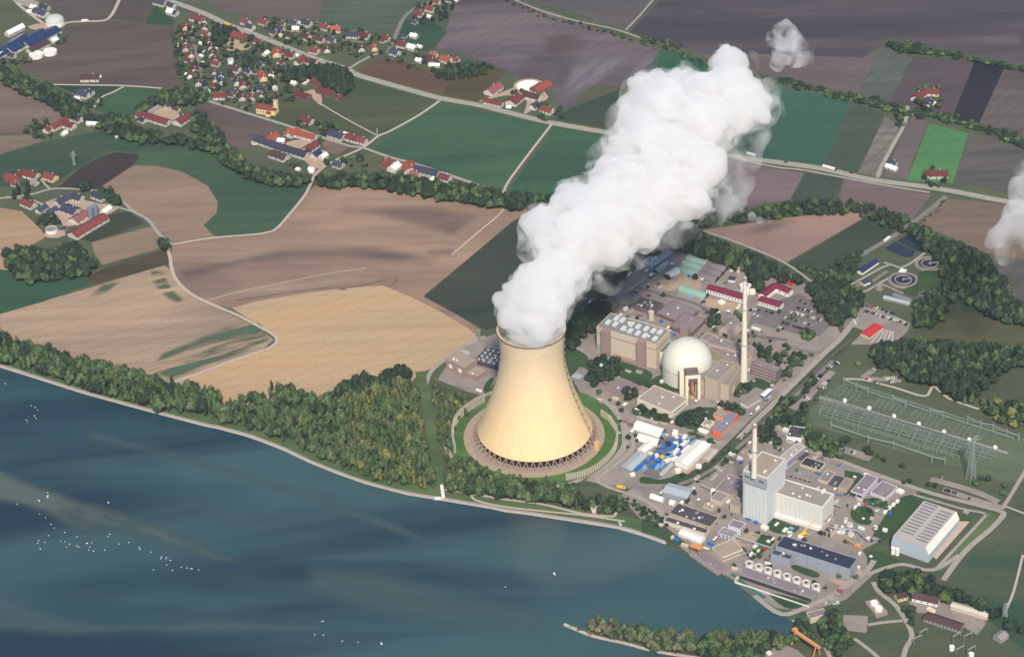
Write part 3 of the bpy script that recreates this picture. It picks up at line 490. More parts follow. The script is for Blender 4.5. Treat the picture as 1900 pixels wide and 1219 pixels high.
def flat(name, label, cat, fr, L, F, R, drop, wall=W_GREY, roof=R_GREY, group=None, inset=.6, win=None, vents=0, z0=0.0):
    f, u, v, h = rect(fr, L, F, R, drop); c = f+(u+v)/2; root = thing(name, label, cat, (c.x, c.y, 0), 0, group)
    o = lambda pts: [((p-c).x, (p-c).y) for p in pts]
    Q0 = o(quad(f, u, v)); Q1 = o(quad(f, u, v, inset))
    vs = [(x, y, z0) for x, y in Q0]+[(x, y, h) for x, y in Q0]+[(x, y, h) for x, y in Q1]+[(x, y, h-.9) for x, y in Q1]
    fs = []
    for i in range(4):
        k = (i+1) % 4; fs += [(i, k, 4+k, 4+i), (4+i, 4+k, 8+k, 8+i), (8+i, 8+k, 12+k, 12+i)]
    MB().add(vs, fs).build('wall', wall, root)
    MB().prism(o(quad(f, u, v, inset-.002)), h-1.3, h-.75).build('roof', roof, root)
    un = u.normalized(); vn = v.normalized(); ul = u.length; vl = v.length
    if win:
        for side, rows, cols, ww, wh, mm in win:
            e = u if side == 'u' else v; nrm = -vn if side == 'u' else -un; L_ = e.length; en = e.normalized()
            for r in range(rows):
                for k in range(cols):
                    p = f+en*(L_*(k+.5)/cols)+nrm*.06-c; zc = h*(r+.55)/(rows+.15)
                    MB().box(p.x, p.y, zc-wh/2, ww, .12, wh, math.atan2(en.y, en.x)).build('window', mm, root)
    rr = random.Random(int(h*100)+vents); FP.append((c.x, c.y, (u.length+v.length)*.3))
    if not vents and u.length*v.length > 350: vents = min(9, int(u.length*v.length/160))
    for k in range(vents):
        p = f+u*rr.uniform(.15, .85)+v*rr.uniform(.15, .85)-c
        MB().box(p.x, p.y, h-.76, rr.uniform(1.5, 3), rr.uniform(1.5, 3), rr.uniform(1, 2), math.atan2(un.y, un.x)).build('roof_vent', rr.choice([W_WHITE, W_GREY, M_STEELG]), root)
    root['_h'] = h
    return root, f, u, v, h, c
def gable_parts(root, lx, ly, hw, hr, wall, roof, over=.5, th=.35, chimney=False, win=0, door=False):
    """ridge along local X"""
    x, y = lx/2, ly/2
    MB().add([(-x, -y, 0), (x, -y, 0), (x, y, 0), (-x, y, 0), (-x, -y, hw), (x, -y, hw), (x, y, hw), (-x, y, hw), (-x, 0, hw+hr), (x, 0, hw+hr)],
             [(0, 1, 5, 4), (2, 3, 7, 6), (1, 2, 6, 9, 5), (3, 0, 4, 8, 7), (4, 5, 9, 8), (6, 7, 8, 9)]).build('wall', wall, root)
    k = hr/y; X = x+over; Y = y+over; ze = hw-over*k+.05; zr = hw+hr+.05
    rf = MB()
    for s in (-1, 1):
        rf.add([(-X, s*Y, ze), (X, s*Y, ze), (X, 0, zr), (-X, 0, zr), (-X, s*Y, ze+th), (X, s*Y, ze+th), (X, 0, zr+th), (-X, 0, zr+th)],
               [(0, 1, 2, 3), (4, 5, 6, 7), (0, 1, 5, 4), (1, 2, 6, 5), (2, 3, 7, 6), (3, 0, 4, 7)])
    rf = rf.build('roof', roof, root)
    if chimney: MB().box(x*.3, y*.3, hw+hr*.4, .8, .8, hr*.6+1.2).build('chimney', W_WHITE, rf)
    for i in range(win):
        xx = -x+lx*(i+.5)/win
        MB().box(xx, -y-.05, hw*.35, min(1.4, lx/win*.5), .1, hw*.4).build('window', G_DARK, root)
        if i < 2: MB().box((x+.05), -y/2+i*y, hw*.35, .1, 1.3, hw*.4).build('window', G_DARK, root)
    if door: MB().box(0, -y-.06, 0, 1.2, .12, 2.2).build('door', M_TRIM, root)
    return rf
def gable(name, label, cat, p0, p1, width, hw, hr, wall=W_WHITE, roof=R_RED, group=None, win=0, chimney=False, fr='X', over=.5):
    a = P(*q(fr, *p0)); b = P(*q(fr, *p1)); d = b-a; c = (a+b)/2
    root = thing(name, label, cat, (c.x, c.y, 0), math.atan2(d.y, d.x), group)
    FP.append((c.x, c.y, d.length*.5))
    gable_parts(root, d.length, width, hw, hr, wall, roof, over, win=win, chimney=chimney); return root
def barrel(name, label, cat, p0, p1, width, h, roof=R_WHITE, fr='X', group=None, base=0.0, end=M_TRIM, roof2=None, gap=None):
    a = P(*q(fr, *p0)); b = P(*q(fr, *p1)); d = b-a; c = (a+b)/2; L = d.length
    root = thing(name, label, cat, (c.x, c.y, 0), math.atan2(d.y, d.x), group)
    FP.append((c.x, c.y, L*.5))
    def shell(x0, x1, m_, nm):
        n_ = 12; vs = []; fs = []
        for x in (x0, x1):
            vs.append((x, -width/2, 0))
            for i in range(n_+1):
                t = math.pi*i/n_; vs.append((x, -width/2*math.cos(t), base+(h-base)*math.sin(t)))
            vs.append((x, width/2, 0))
        k = n_+3
        fs = [(i, i+1, k+i+1, k+i) for i in range(k-1)]
        MB().add(vs, fs).build(nm, m_, root)
    if roof2: shell(-L/2, 0, roof, 'roof'); shell(0, L/2, roof2, 'roof')
    else: shell(-L/2, L/2, roof, 'roof')
    for x, sgn in ((-L/2+.4, 1), (L/2-.4, -1)):
        vs = [(x, -width/2*.99, 0)]+[(x, -width/2*.99*math.cos(math.pi*i/12), (base+(h-base)*math.sin(math.pi*i/12))*.99) for i in range(13)]+[(x, width/2*.99, 0)]
        MB().add(vs, [tuple(range(len(vs)))]).build('end_wall', end, root)
    return root
def cyl(name, label, cat, px, py, r, h, m_, fr='X', top=None, group=None, rim=True, z0=0, smooth=True):
    c = P(*q(fr, px, py)); root = thing(name, label, cat, (c.x, c.y, z0), 0, group)
    MB().lathe(0, 0, [(r, 0), (r, h), (r-.35, h), (r-.35, h-.8)] if rim else [(r, 0), (r, h)], 32, cap=False).build('shell', m_, root)
    MB().lathe(0, 0, [(r-.34, h-1.2), (r-.34, h-.7)] if rim else [(r, h-.1), (r, h)], 32).build('lid', top or m_, root)
    return root
# ================================================================ COOLING TOWER
TB = P(993, 808); TH = 162.5
m_tow = mat('tower_concrete', (246, 214, 164), k=.72, var=.035, scale=.02, rough=.9)
_n = m_tow.node_tree; _b = _n.nodes['Principled BSDF']; _src = _b.inputs['Base Color'].links[0].from_socket
_g = _n.nodes.new('ShaderNodeTexCoord'); _w = _n.nodes.new('ShaderNodeTexNoise'); _mp = _n.nodes.new('ShaderNodeMapping'); _mp.inputs['Scale'].default_value = (.12, .12, .006)
_n.links.new(_g.outputs['Object'], _mp.inputs[0]); _n.links.new(_mp.outputs[0], _w.inputs['Vector']); _w.inputs['Scale'].default_value = 1.0; _w.inputs['Detail'].default_value = 5
_r1 = _n.nodes.new('ShaderNodeMapRange'); _r1.inputs[1].default_value = .3; _r1.inputs[2].default_value = .7; _r1.inputs[3].default_value = .95; _r1.inputs[4].default_value = 1.03; _n.links.new(_w.outputs[0], _r1.inputs[0])
# concrete grows greyer and bluer from the skirt up to the rim
_sx = _n.nodes.new('ShaderNodeSeparateXYZ'); _n.links.new(_g.outputs['Object'], _sx.inputs[0])
_r2 = _n.nodes.new('ShaderNodeMapRange'); _r2.inputs[1].default_value = 30; _r2.inputs[2].default_value = 165; _n.links.new(_sx.outputs[2], _r2.inputs[0])
_mx = _n.nodes.new('ShaderNodeMix'); _mx.data_type = 'RGBA'; _mx.blend_type = 'MULTIPLY'; _mx.inputs[7].default_value = (.86, .95, 1.2, 1)
_n.links.new(_r2.outputs[0], _mx.inputs[0]); _n.links.new(_src, _mx.inputs[6])
_wv = _n.nodes.new('ShaderNodeTexWave'); _wv.bands_direction = 'Z'; _wv.inputs['Scale'].default_value = .10; _wv.inputs['Distortion'].default_value = .3; _n.links.new(_g.outputs['Object'], _wv.inputs['Vector'])
_r3 = _n.nodes.new('ShaderNodeMapRange'); _r3.inputs[3].default_value = .985; _r3.inputs[4].default_value = 1.01; _n.links.new(_wv.outputs['Fac'], _r3.inputs[0]); _m3 = _n.nodes.new('ShaderNodeMath'); _m3.operation = 'MULTIPLY'; _n.links.new(_r1.outputs[0], _m3.inputs[0]); _n.links.new(_r3.outputs[0], _m3.inputs[1]); _r1 = _m3
_v = _n.nodes.new('ShaderNodeVectorMath'); _v.operation = 'SCALE'; _n.links.new(_mx.outputs[2], _v.inputs[0]); _n.links.new(_r1.outputs[0], _v.inputs['Scale']); _n.links.new(_v.outputs[0], _b.inputs['Base Color'])
tower = thing('cooling_tower', 'giant cream hyperbolic cooling tower with white steam rising from its mouth', 'cooling tower', (TB.x, TB.y, 0))
R0, RT, RTOP, ZT, Z0 = 73.5, 40.0, 42.2, 130.0, 12.0
def trad(z):
    if z < ZT: return math.sqrt(RT**2+(R0**2-RT**2)*((ZT-z)/(ZT-Z0))**2)*.5+.5*(RT+(R0-RT)*((ZT-z)/(ZT-Z0))**1.55)
    return RT+(RTOP-RT)*((z-ZT)/(TH-ZT))**1.6
prof = [(trad(Z0+(TH-Z0)*i/40), Z0+(TH-Z0)*i/40) for i in range(41)]
inner = [(r-1.2, z) for r, z in reversed(prof)]
MB().lathe(0, 0, prof+[(RTOP+.8, TH), (RTOP+.8, TH+1.0), (RTOP-1.3, TH+1.0)]+inner, 128, cap=False).build('shell', m_tow, tower, smooth=False)
tower.children[0].data.polygons.foreach_set('use_smooth', [True]*len(tower.children[0].data.polygons))
m_rim = mat('tower_rim', (150, 140, 128), var=.1)
MB().lathe(0, 0, [(RTOP+.9, TH-.6), (RTOP+1.5, TH-.6), (RTOP+1.5, TH+1.4), (RTOP+.9, TH+1.4)], 96, cap=False).build('rim_walkway', m_rim, tower)
m_colm = mat('column_concrete', (172, 150, 140), var=.08)
NC = 52
for i in range(NC):
    a0 = 2*math.pi*i/NC; mb = MB()
    for s in (-1, 1):
        a1 = a0+s*math.pi/NC
        mb.tube((80.0*math.cos(a0), 80.0*math.sin(a0), .3), ((R0-.6)*math.cos(a1), (R0-.6)*math.sin(a1), Z0+.5), .75, .65, 6)
    mb.build('support_column', m_colm, tower)
MB().lathe(0, 0, [(79, 0), (82, 0), (82, 2.0), (79, 2.0)], 96, cap=False).build('basin_rim', mat('basin_concrete', (180, 162, 150), var=.1), tower)
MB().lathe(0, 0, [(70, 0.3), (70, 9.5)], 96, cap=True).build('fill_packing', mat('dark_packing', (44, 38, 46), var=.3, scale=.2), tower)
ml = MB(); la = math.radians(-16)
for i in range(60):
    z0, z1 = Z0+(TH-Z0)*i/60, Z0+(TH-Z0)*(i+1)/60
    r0, r1 = trad(z0)+.9, trad(z1)+.9
    ml.tube((r0*math.cos(la), r0*math.sin(la), z0), (r1*math.cos(la), r1*math.sin(la), z1), .45, n=4)
    if i % 4 == 0: ml.box((r0+.8)*math.cos(la), (r0+.8)*math.sin(la), z0, 2.6, 3.2, .5, la)
ml.build('ladder', m_rim, tower)
# pale gravel and lawn ring round the basin
def circ(px, py, r, z, a0=0, a1=360, n=64):
    c = P(px, py); return [(c.x+r*math.cos(math.radians(a0+(a1-a0)*i/n)), c.y+r*math.sin(math.radians(a0+(a1-a0)*i/n)), z) for i in range(n+(a1-a0 < 360))]
def disk(name, px, py, r, m_, r0=0, a0=0, a1=360, z=None, kind='structure'):
    z = nextz() if z is None else z
    if r0 == 0:
        vs = circ(px, py, r, z, a0, a1); return tag(MB().add(vs, [tuple(range(len(vs)))]).build(name, m_), kind=kind)
    a = circ(px, py, r, z, a0, a1); b = circ(px, py, r0, z, a0, a1); n_ = len(a); full = a1-a0 >= 360
    return tag(MB().add(a+b, [(i, (i+1) % n_, n_+(i+1) % n_, n_+i) for i in range(n_ if full else n_-1)]).build(name, m_), kind=kind)
disk('tower_lawn', 991, 809, 112, field_mat('tower_grass', (70, 110, 66), (92, 124, 80), 10, stain=.02))
disk('tower_service_road', 991, 809, 116, m_asphL, r0=110, a0=95, a1=300)
disk('tower_gravel', 991, 809, 90, mat('basin_gravel', (184, 166, 146), var=.15, scale=.2))
# curved noise barriers with ribs
def barrier(label, pts, h0, m_, m2):
    ps = [P(x, y) for x, y in spline(pts, 6)]; c = ps[len(ps)//2]; root = thing('noise_barrier', label, 'barrier', (c.x, c.y, 0), 0, 'noise barriers around the cooling tower')
    L = [0]
    for i in range(len(ps)-1): L.append(L[-1]+(ps[i+1]-ps[i]).length)
    vs = []; n_ = len(ps)
    for i, p in enumerate(ps):
        p = p-c; vs += [(p.x, p.y, 0), (p.x, p.y, h0)]
    vs += [(x*1.0+.5, y+.5, z) for x, y, z in vs]; k = 2*n_; fs = []
    for i in range(n_-1):
        fs += [(2*i, 2*i+2, 2*i+3, 2*i+1), (k+2*i, k+2*i+1, k+2*i+3, k+2*i+2), (2*i+1, 2*i+3, k+2*i+3, k+2*i+1)]
    MB().add(vs, fs).build('panel', m_, root)
    for i in range(n_):
        if i % 1 == 0:
            p = ps[i]-c; d = (TB-ps[i]).normalized()
            mb = MB(); mb.box(p.x-d.x*.9, p.y-d.y*.9, 0, .8, 1.0, h0+1.2, math.atan2(d.y, d.x)); mb.box(p.x+d.x*.9, p.y+d.y*.9, 0, .8, 1.0, h0+1.2, math.atan2(d.y, d.x)); mb.build('rib', m2, root)
m_ribp = mat('barrier_panel', (176, 172, 158), var=.08); m_ribc = mat('barrier_rib', (222, 212, 192), var=.05)
barrier('tall ribbed noise barrier curving round the left side of the cooling tower', [q('C5', *p) for p in ((180, 980), (165, 900), (168, 830), (190, 760), (240, 700), (310, 650), (400, 595))], 13, m_ribp, m_ribc)
barrier('pale ribbed noise barrier curving round the lower right side of the cooling tower', [q('C5', *p) for p in ((1020, 1185), (1120, 1165), (1220, 1125), (1310, 1060), (1370, 990), (1398, 920), (1400, 840), (1370, 780), (1340, 740), (1285, 700))], 9, m_ribp, m_ribc)
flat('service_building', 'small pale orange cube building at the right foot of the cooling tower', 'building', 'C5', (1228, 895), (1262, 905), (1282, 890), 60, mat('pale_orange_wall', (236, 190, 140), k=.7), R_TAN)
# ================================================================ UNIT WITH THE DOME
r_, f, u, v, h, c = flat('turbine_hall', 'large cream turbine hall left of the white dome with rows of roof vents', 'turbine hall', 'C3', (355, 350), (1195, 600), (1430, 410), 350, W_CREAM, mat('vented_roof', (150, 146, 142), var=.1, scale=.05), inset=.9)
un, vn = u.normalized(), v.normalized(); ang = math.atan2(un.y, un.x)
for (i, j) in ((.90, .42), (.84, .75), (.78, .42), (.74, .75), (.62, .33), (.57, .68), (.50, .30), (.45, .66), (.37, .30), (.32, .68), (.25, .28), (.20, .68), (.08, .28), (.10, .72)):
    p = f+u*i+v*j-c; mb = MB(); mb.box(p.x, p.y, h-.8, 5.5, 9, 2.6, ang); mb.build('roof_vent', M_SKYL, r_)
for i in (.82, .22):
    p = f+u*i-vn*3.6-c; MB().box(p.x, p.y, 0, 11, 7.2, h+1.5, ang).build('stair_tower', W_PINK, r_)
for k in (.74,):
    p = f+u*.5-vn*.12-c; MB().box(p.x, p.y, h*k, u.length-1, .22, 1.4, ang).build('wall_band', W_PINK, r_)
    p = f+v*.5-un*.12-c; MB().box(p.x, p.y, h*k, .22, v.length-1, 1.4, ang).build('wall_band', W_PINK, r_)
p = f+u*.94-vn*.15-c; MB().box(p.x, p.y, .1, 11, .3, 12, ang).build('gate', M_STEELG, r_)
p = f+u*.5-vn*3-c; MB().box(p.x, p.y, .1, u.length*.42, 6, 5, ang).build('annex', W_PINK, r_)
# dome
dc = P(1275, 697); dome = thing('reactor_dome', 'white domed reactor building beside the cream turbine hall', 'reactor building', (dc.x, dc.y, 0))
m_dome = mat('dome_paint', (226, 226, 214), k=.72, var=.04, scale=.06, rough=.6); RD, HD = 33.0, 22.0
MB().lathe(0, 0, [(RD, 0), (RD, HD)], 96, cap=False).build('wall', m_dome, dome, smooth=True)
MB().lathe(0, 0, [(RD*math.cos(t), HD+RD*math.sin(t)) for t in [math.pi/2*i/24 for i in range(24)]]+[(.3, HD+RD)], 96, cap=False).build('dome_roof', m_dome, dome, smooth=True)
MB().lathe(0, 0, [(RD+.1, HD-.5), (RD+.35, HD-.5), (RD+.35, HD+.3), (RD+.1, HD+.3)], 96, cap=False).build('ring_beam', mat('dome_seam', (204, 204, 194)), dome)
mb = MB()
for i in range(24):
    t0, t1 = math.pi/2*i/24, math.pi/2*(i+1)/24; a_ = math.radians(35)
    mb.tube(((RD+.4)*math.cos(t0)*math.cos(a_), (RD+.4)*math.cos(t0)*math.sin(a_), HD+(RD+.4)*math.sin(t0)), ((RD+.4)*math.cos(t1)*math.cos(a_), (RD+.4)*math.cos(t1)*math.sin(a_), HD+(RD+.4)*math.sin(t1)), .5, n=4)
mb.build('ladder', M_STEELG, dome)
flat('link_building', 'small cream block wedged between the turbine hall and the white dome', 'building', 'C3', (1195, 700), (1290, 712), (1420, 560), 190, mat('cream_light', (238, 230, 210), k=.72), R_SLATE)
flat('auxiliary_building', 'long beige block with parapet behind the dome and the tall chimney', 'building', 'C4', (160, 500), (735, 655), (840, 565), 200, W_BEIGE, R_PURP, vents=3)
flat('auxiliary_building', 'low grey roofed block right behind the white dome', 'building', 'C4', (180, 560), (600, 800), (735, 660), 170, W_BEIGE, R_PURP)
flat('auxiliary_building', 'beige block with roof upstand in front of the tall chimney', 'building', 'C4', (20, 975), (475, 1105), (640, 830), 215, W_BEIGE, R_GREY)
flat('auxiliary_building', 'raised grey roofed penthouse on the beige block beside the dome', 'building', 'C4', (150, 965), (320, 1040), (560, 790), 300, W_BEIGE, R_GREY)
flat('auxiliary_building', 'narrow beige stair block at the foot of the tall chimney', 'building', 'C4', (400, 880), (485, 912), (540, 850), 260, W_BEIGE, R_GREY)
flat('auxiliary_building', 'square beige block with sunken grey roof left of the tall chimney', 'building', 'C4', (60, 430), (215, 495), (295, 400), 190, W_CREAM, R_PURP)
flat('workshop_building', 'plain pinkish concrete block with a dark doorway north of the dome', 'building', 'C4', (335, 330), (510, 400), (650, 285), 60, W_BEIGE, mat('pink_roof', (190, 172, 162)), win=[('u', 1, 1, 8, 6, G_DARK)])
flat('auxiliary_building', 'low beige block with dark roof at the front right of the reactor yard', 'building', 'C6', (1478, 235), (1598, 275), (1700, 190), 105, W_CREAM, R_SLATE)
flat('office_building', 'brown clad office block right of the tall chimney', 'building', 'C4', (790, 800), (1135, 920), (1210, 840), 170, W_BROWN, R_PURP, win=[('u', 4, 7, 5, 1.6, mat('pale_blinds', (196, 184, 184)))], vents=3)
# portal in front of the dome
pc = P(*q('C6', 1105, 385)); por = thing('material_lock_tower', 'cream portal frame tower with brown hood standing before the white dome', 'portal tower', (pc.x, pc.y, 0), math.radians(4))
hp = height_of(*q('C6', 1105, 60), 325*.13158); m_por = mat('cream_light', None)
MB().box(-8, 0, 0, 3.6, 4, hp).build('column', m_por, por); MB().box(8, 0, 0, 3.6, 4, hp).build('column', m_por, por)
MB().box(0, 0, hp-3, 12.38, 4, 3).build('beam', m_por, por); MB().box(0, 10, hp-11, 17, 16, 12).build('hood', W_BROWN, por)
MB().box(-13, 12, 0, 6, 10, hp+1).build('side_wall', m_por, por); MB().box(0, 4.2, 8, 3, 2, 22).build('lift', mat('lift_parts', (206, 130, 90)), por)
# chimneys
def chimney(label, px, py, top, r0, r1, bands, z0=0):
    c_ = P(px, py, z0); a = proj(c_); hh = 10*(a[1]-top)/(a[1]-proj(c_+Vector((0, 0, 10)))[1])
    for _ in range(4): hh *= (a[1]-top)/(a[1]-proj(c_+Vector((0, 0, hh)))[1])
    root = thing('chimney', label, 'chimney', (c_.x, c_.y, z0)); m_ = mat('chimney_concrete', (236, 226, 210), k=.74, var=.05, scale=.05)
    MB().lathe(0, 0, [(r0, 0)]+[(r0+(r1-r0)*min(1, (i/20)**.75), hh*i/20) for i in range(1, 21)], 28).build('shaft', m_, root, smooth=False)
    MB().lathe(0, 0, [(r1+.3, hh-4), (r1+.5, hh-4), (r1+.5, hh+.5), (r1*.8, hh+.5)], 28, cap=False).build('crown', W_GREY, root)
    for b_ in bands:
        r = r0+(r1-r0)*(b_**.75)
        MB().lathe(0, 0, [(r+.1, hh*b_), (r+1.0, hh*b_), (r+1.0, hh*b_+1.0), (r+.1, hh*b_+1.0)], 28, cap=False).build('platform', M_STEELG, root)
    for k in range(4):
        MB().box(0, -(r1+.4), hh-9-k*3, .6, .5, .8).build('warning_lamp', M_REDP, root) if k == 0 else None
    return root
chimney('tall slim cream exhaust chimney beside the white reactor dome', 1380, 707, 515.5, 5.0, 2.2, (.36, .70))
# yard in front
r_, f, u, v, h, c = flat('store_building', 'low cream hall with large grey roof in front of the white dome', 'building', 'C6', (320, 375), (800, 570), (1040, 375), 85, m_por, mat('warm_grey_roof', (178, 166, 158), var=.06), win=[('v', 1, 1, 26, 1.4, G_DARK)])
r_, f, u, v, h, c = flat('office_building', 'orange office block with blue grey roof and striped window bands', 'office building', 'C6', (1370, 825), (1500, 850), (1745, 590), 95, W_ORNG, mat('blue_grey_roof', (132, 148, 172), var=.06))
un, vn = u.normalized(), v.normalized()
for k in range(3):
    p = f+v*.42-un*.12-c; MB().box(p.x, p.y, h*(.18+.27*k), .24, v.length*.78, 1.5, math.atan2(un.y, un.x)).build('window_band', W_WHITE, r_)
    p = f+v*.42-un*.2-c; MB().box(p.x, p.y, h*(.30+.27*k), .24, v.length*.78, .9, math.atan2(un.y, un.x)).build('window_band', G_DARK, r_)
flat('office_annex', 'lower orange annex behind the orange office block', 'building', 'C6', (1390, 590), (1530, 645), (1615, 575), 55, W_ORNG, W_GREY, win=[('u', 2, 4, 3, .9, W_WHITE)])
flat('pavilion', 'small white cubic pavilion beside the orange office block', 'building', 'C6', (1215, 740), (1325, 775), (1410, 695), 45, W_WHITE, R_TAN, vents=3, win=[('u', 1, 3, 3, 2, G_DARK)])
flat('bike_shelter', 'low white shelter in front of the small cubic pavilion', 'shelter', 'C6', (1155, 822), (1295, 875), (1345, 835), 12, W_WHITE, R_WHITE, inset=.2)
flat('grey_store', 'brown roofed flat store left of the low cream hall', 'building', 'C6', (-90, 230), (170, 350), (350, 190), 50, W_PINK, R_PURP, vents=2)
for k, (x, y) in enumerate(((350, 640), (410, 665), (490, 690), (565, 715))):
    flat('site_cabin', 'white site cabin, %s from the left in the row above the tunnel tents' % ORD[k], 'cabin', 'C6', (x-32, y-10), (x+25, y+12), (x+40, y-12), 10, W_WHITE, R_WHITE, group='site cabins above the tunnel tents', inset=.15)
barrel('tunnel_tent', 'largest white tunnel tent, topmost beside the container yard', 'tent', (310, 770), (695, 895), 17, 9, fr='C6', end=mat('tent_end', (120, 106, 150))); barrel('tunnel_tent', 'second white tunnel tent below the largest one', 'tent', (340, 930), (635, 1020), 13, 7, fr='C6', end=mat('tent_end', None))
gable('flat_tent', 'bright white pitched tent running down from the tunnel tents', 'tent', (375, 1150), (545, 1010), 11, 4, 1.5, W_WHITE, R_WHITE, fr='C6')
gable('long_shed', 'long pale grey pitched shed at the left of the container yard', 'shed', (315, 815), (545, 600), 15, 6, 2, W_GREY, R_SILV, fr='C7'); gable('white_hall', 'long white hall with a pink stripe right of the container yard', 'hall', (1090, 745), (1415, 450), 19, 7, 2.5, W_WHITE, R_WHITE, fr='C7')
gable('low_hall', 'narrow beige hall to the right of the long white hall', 'hall', (1435, 665), (1570, 520), 9, 4, 1, W_BEIGE, mat('beige_roof', (206, 196, 184)), fr='C7')
gable('long_shed', 'thin white shed along the lower right edge of the container yard', 'shed', (810, 850), (965, 700), 4, 3, .8, W_WHITE, R_SILV, fr='C7')
cyl('round_tank', 'small round white tank at the lower end of the long white hall', 'tank', 1050, 805, 4, 4, W_WHITE, fr='C7'); cyl('round_tank', 'small round white tank above the container yard', 'tank', 1005, 285, 4, 3, W_WHITE, fr='C7')
cyl('round_tank', 'small round white tank on the sandy patch right of the white hall', 'tank', 1340, 745, 4, 4, W_WHITE, fr='C7')
# containers
cn = 0
BX = [('b',820,495,960,385),('b',910,535,1010,440),('b',1030,405,1085,360),('b',440,800,540,715),('b',565,690,630,665),('b',670,640,712,595),('b',760,570,803,545),('b',850,605,893,575),('b',670,755,760,690),('b',745,700,800,640),('b',900,600,925,580),('w',1090,470,1190,375),('w',985,580,1080,465),('w',1105,560,1215,455),('w',835,700,940,640),('w',950,655,1050,620),('w',725,605,760,585),('w',1000,425,1030,415),('l',1220,455,1300,390),('l',1160,385,1200,355),('l',890,640,960,560),('l',740,780,795,720),('l',810,750,860,690),('y',815,625,850,600),('b',1040,600,1090,570),('b',1060,500,1100,470),('w',1120,360,1155,340),('l',560,790,600,760),('w',380,870,430,850),('l',810,310,865,290)]
CM = {'b': (M_BLUE, 'blue'), 'w': (W_WHITE, 'white'), 'l': (M_LBLUE, 'pale blue'), 'y': (M_YEL, 'yellow')}; cnt = {}
for (t, x0, y0, x1, y1) in sorted(BX, key=lambda b: b[1]):
    a = P(*q('C7', x0, y0)); b_ = P(*q('C7', x1, y1)); d = b_-a; c_ = (a+b_)/2; i = cnt.get(t, 0); cnt[t] = i+1
    root = thing('container', '%s container, %s%s from the left in the container yard' % (CM[t][1], '' if CM[t][1] != 'yellow' else 'only yellow one, ', ORD[i]), 'container', (c_.x, c_.y, .6), math.atan2(d.y, d.x), 'containers in the yard beside the white tents')
    L_ = max(6, d.length*.95); mb = MB(); mb.box(0, 0, 0, L_, 4.4, 3.6); mb.build('body', CM[t][0], root)
    mb = MB()
    for k in range(int(L_/1.2)):
        for s in (-1, 1): mb.box(-L_/2+.6+k*1.2, s*2.25, .3, .4, .12, 3.0)
    [mb.box(0, s*2.22, 3.2, L_, .1, .3) for s in (-1, 1)]; [mb.box(0, s*2.22, .1, L_, .1, .3) for s in (-1, 1)]; mb.build('side_ribs', CM[t][0], root); MB().box(L_/2+.06, 0, .3, .12, 3.8, 3.0).build('door', CM[t][0], root)
# ---- warehouses north
hall = barrel('arched_hall', 'arched warehouse with mint and grey roof, topmost of the three', 'warehouse', (1276, 482), (1348, 504), 15, 7, R_MINT, roof2=R_PURP, group='arched warehouses near the wood'); barrel('arched_hall', 'arched warehouse with mint and grey roof, middle of the three', 'warehouse', (1268, 491), (1340, 513), 15, 7, R_MINT, roof2=R_PURP, group='arched warehouses near the wood'); barrel('arched_hall', 'arched warehouse with mint and grey roof, lowest of the three', 'warehouse', (1262, 501), (1331, 522), 15, 7, R_MINT, roof2=R_PURP, group='arched warehouses near the wood')
barrel('arched_hall', 'single mint green arched warehouse beside the roofed road', 'warehouse', (1263, 537), (1312, 553), 14, 7, R_MINT); barrel('arched_hall', 'short mint green arched shed near the steel blue warehouse', 'warehouse', (1216, 507), (1237, 490), 10, 6, R_MINT); barrel('arched_hall', 'short white arched shed beside the mint green one', 'warehouse', (1236, 516), (1257, 503), 13, 6, R_WHITE)
flat('steel_warehouse', 'steel blue warehouse below the steam plume, biggest at the north end', 'warehouse', 'C1', (1075, 490), (1225, 570), (1510, 370), 50, W_STEEL, R_SILV, win=[('v', 1, 6, 4, 3, M_BLUE)])
flat('depot_building', 'grey flat depot beside the north service road', 'building', 'C1', (670, 1010), (820, 1060), (935, 970), 70, W_GREY, R_PURP); flat('depot_building', 'black roofed hall with small skylights behind the turbine hall', 'building', 'C1', (935, 1115), (1255, 1205), (1400, 1085), 60, W_BROWN, R_DARK, vents=14)
flat('switchgear_building', 'wide brown grey flat roofed complex right of the black roofed hall', 'building', 'C3', (1190, 150), (1560, 300), (1720, 90), 50, W_BROWN, R_PURP, vents=4); flat('switchgear_building', 'second brown grey flat roofed block near the small pink tower', 'building', 'C3', (1390, 340), (1700, 440), (1900, 240), 60, W_BROWN, R_PURP, vents=4)
flat('stair_tower', 'small pinkish stair tower rising from the flat roofed complex', 'tower', 'C3', (1530, 340), (1640, 368), (1690, 320), 130, W_PINK, R_PURP); cyl('silo', 'slim cream silo between the turbine hall and flat roofs', 'silo', 1128, 250, 4, 13, W_CREAM, fr='C3')
flat('cabin', 'cream covered cabin between the mint warehouses', 'cabin', 'C2', (110, 620), (160, 665), (215, 640), 30, W_WHITE, R_WHITE)
gable('office_building', 'long white office block with wine red roof left of the tall chimney', 'office building', (1314, 540), (1383, 560), 13, 7, 3, W_WHITE, R_WINE, win=12); gable('office_building', 'white wing with wine red roof nearest the staff car park', 'office building', (1410, 562), (1450, 574), 13, 7, 2.5, W_WHITE, R_WINE, win=8)
gable('office_building', 'wine red roofed cross wing linking the two red wings', 'office building', (1414, 556), (1438, 537), 12, 7, 2.6, W_WHITE, R_WINE); gable('office_building', 'white wing with wine red roof below the bright red flat roof', 'office building', (1436, 536), (1467, 549), 12, 7, 2.5, W_WHITE, R_WINE, win=3)
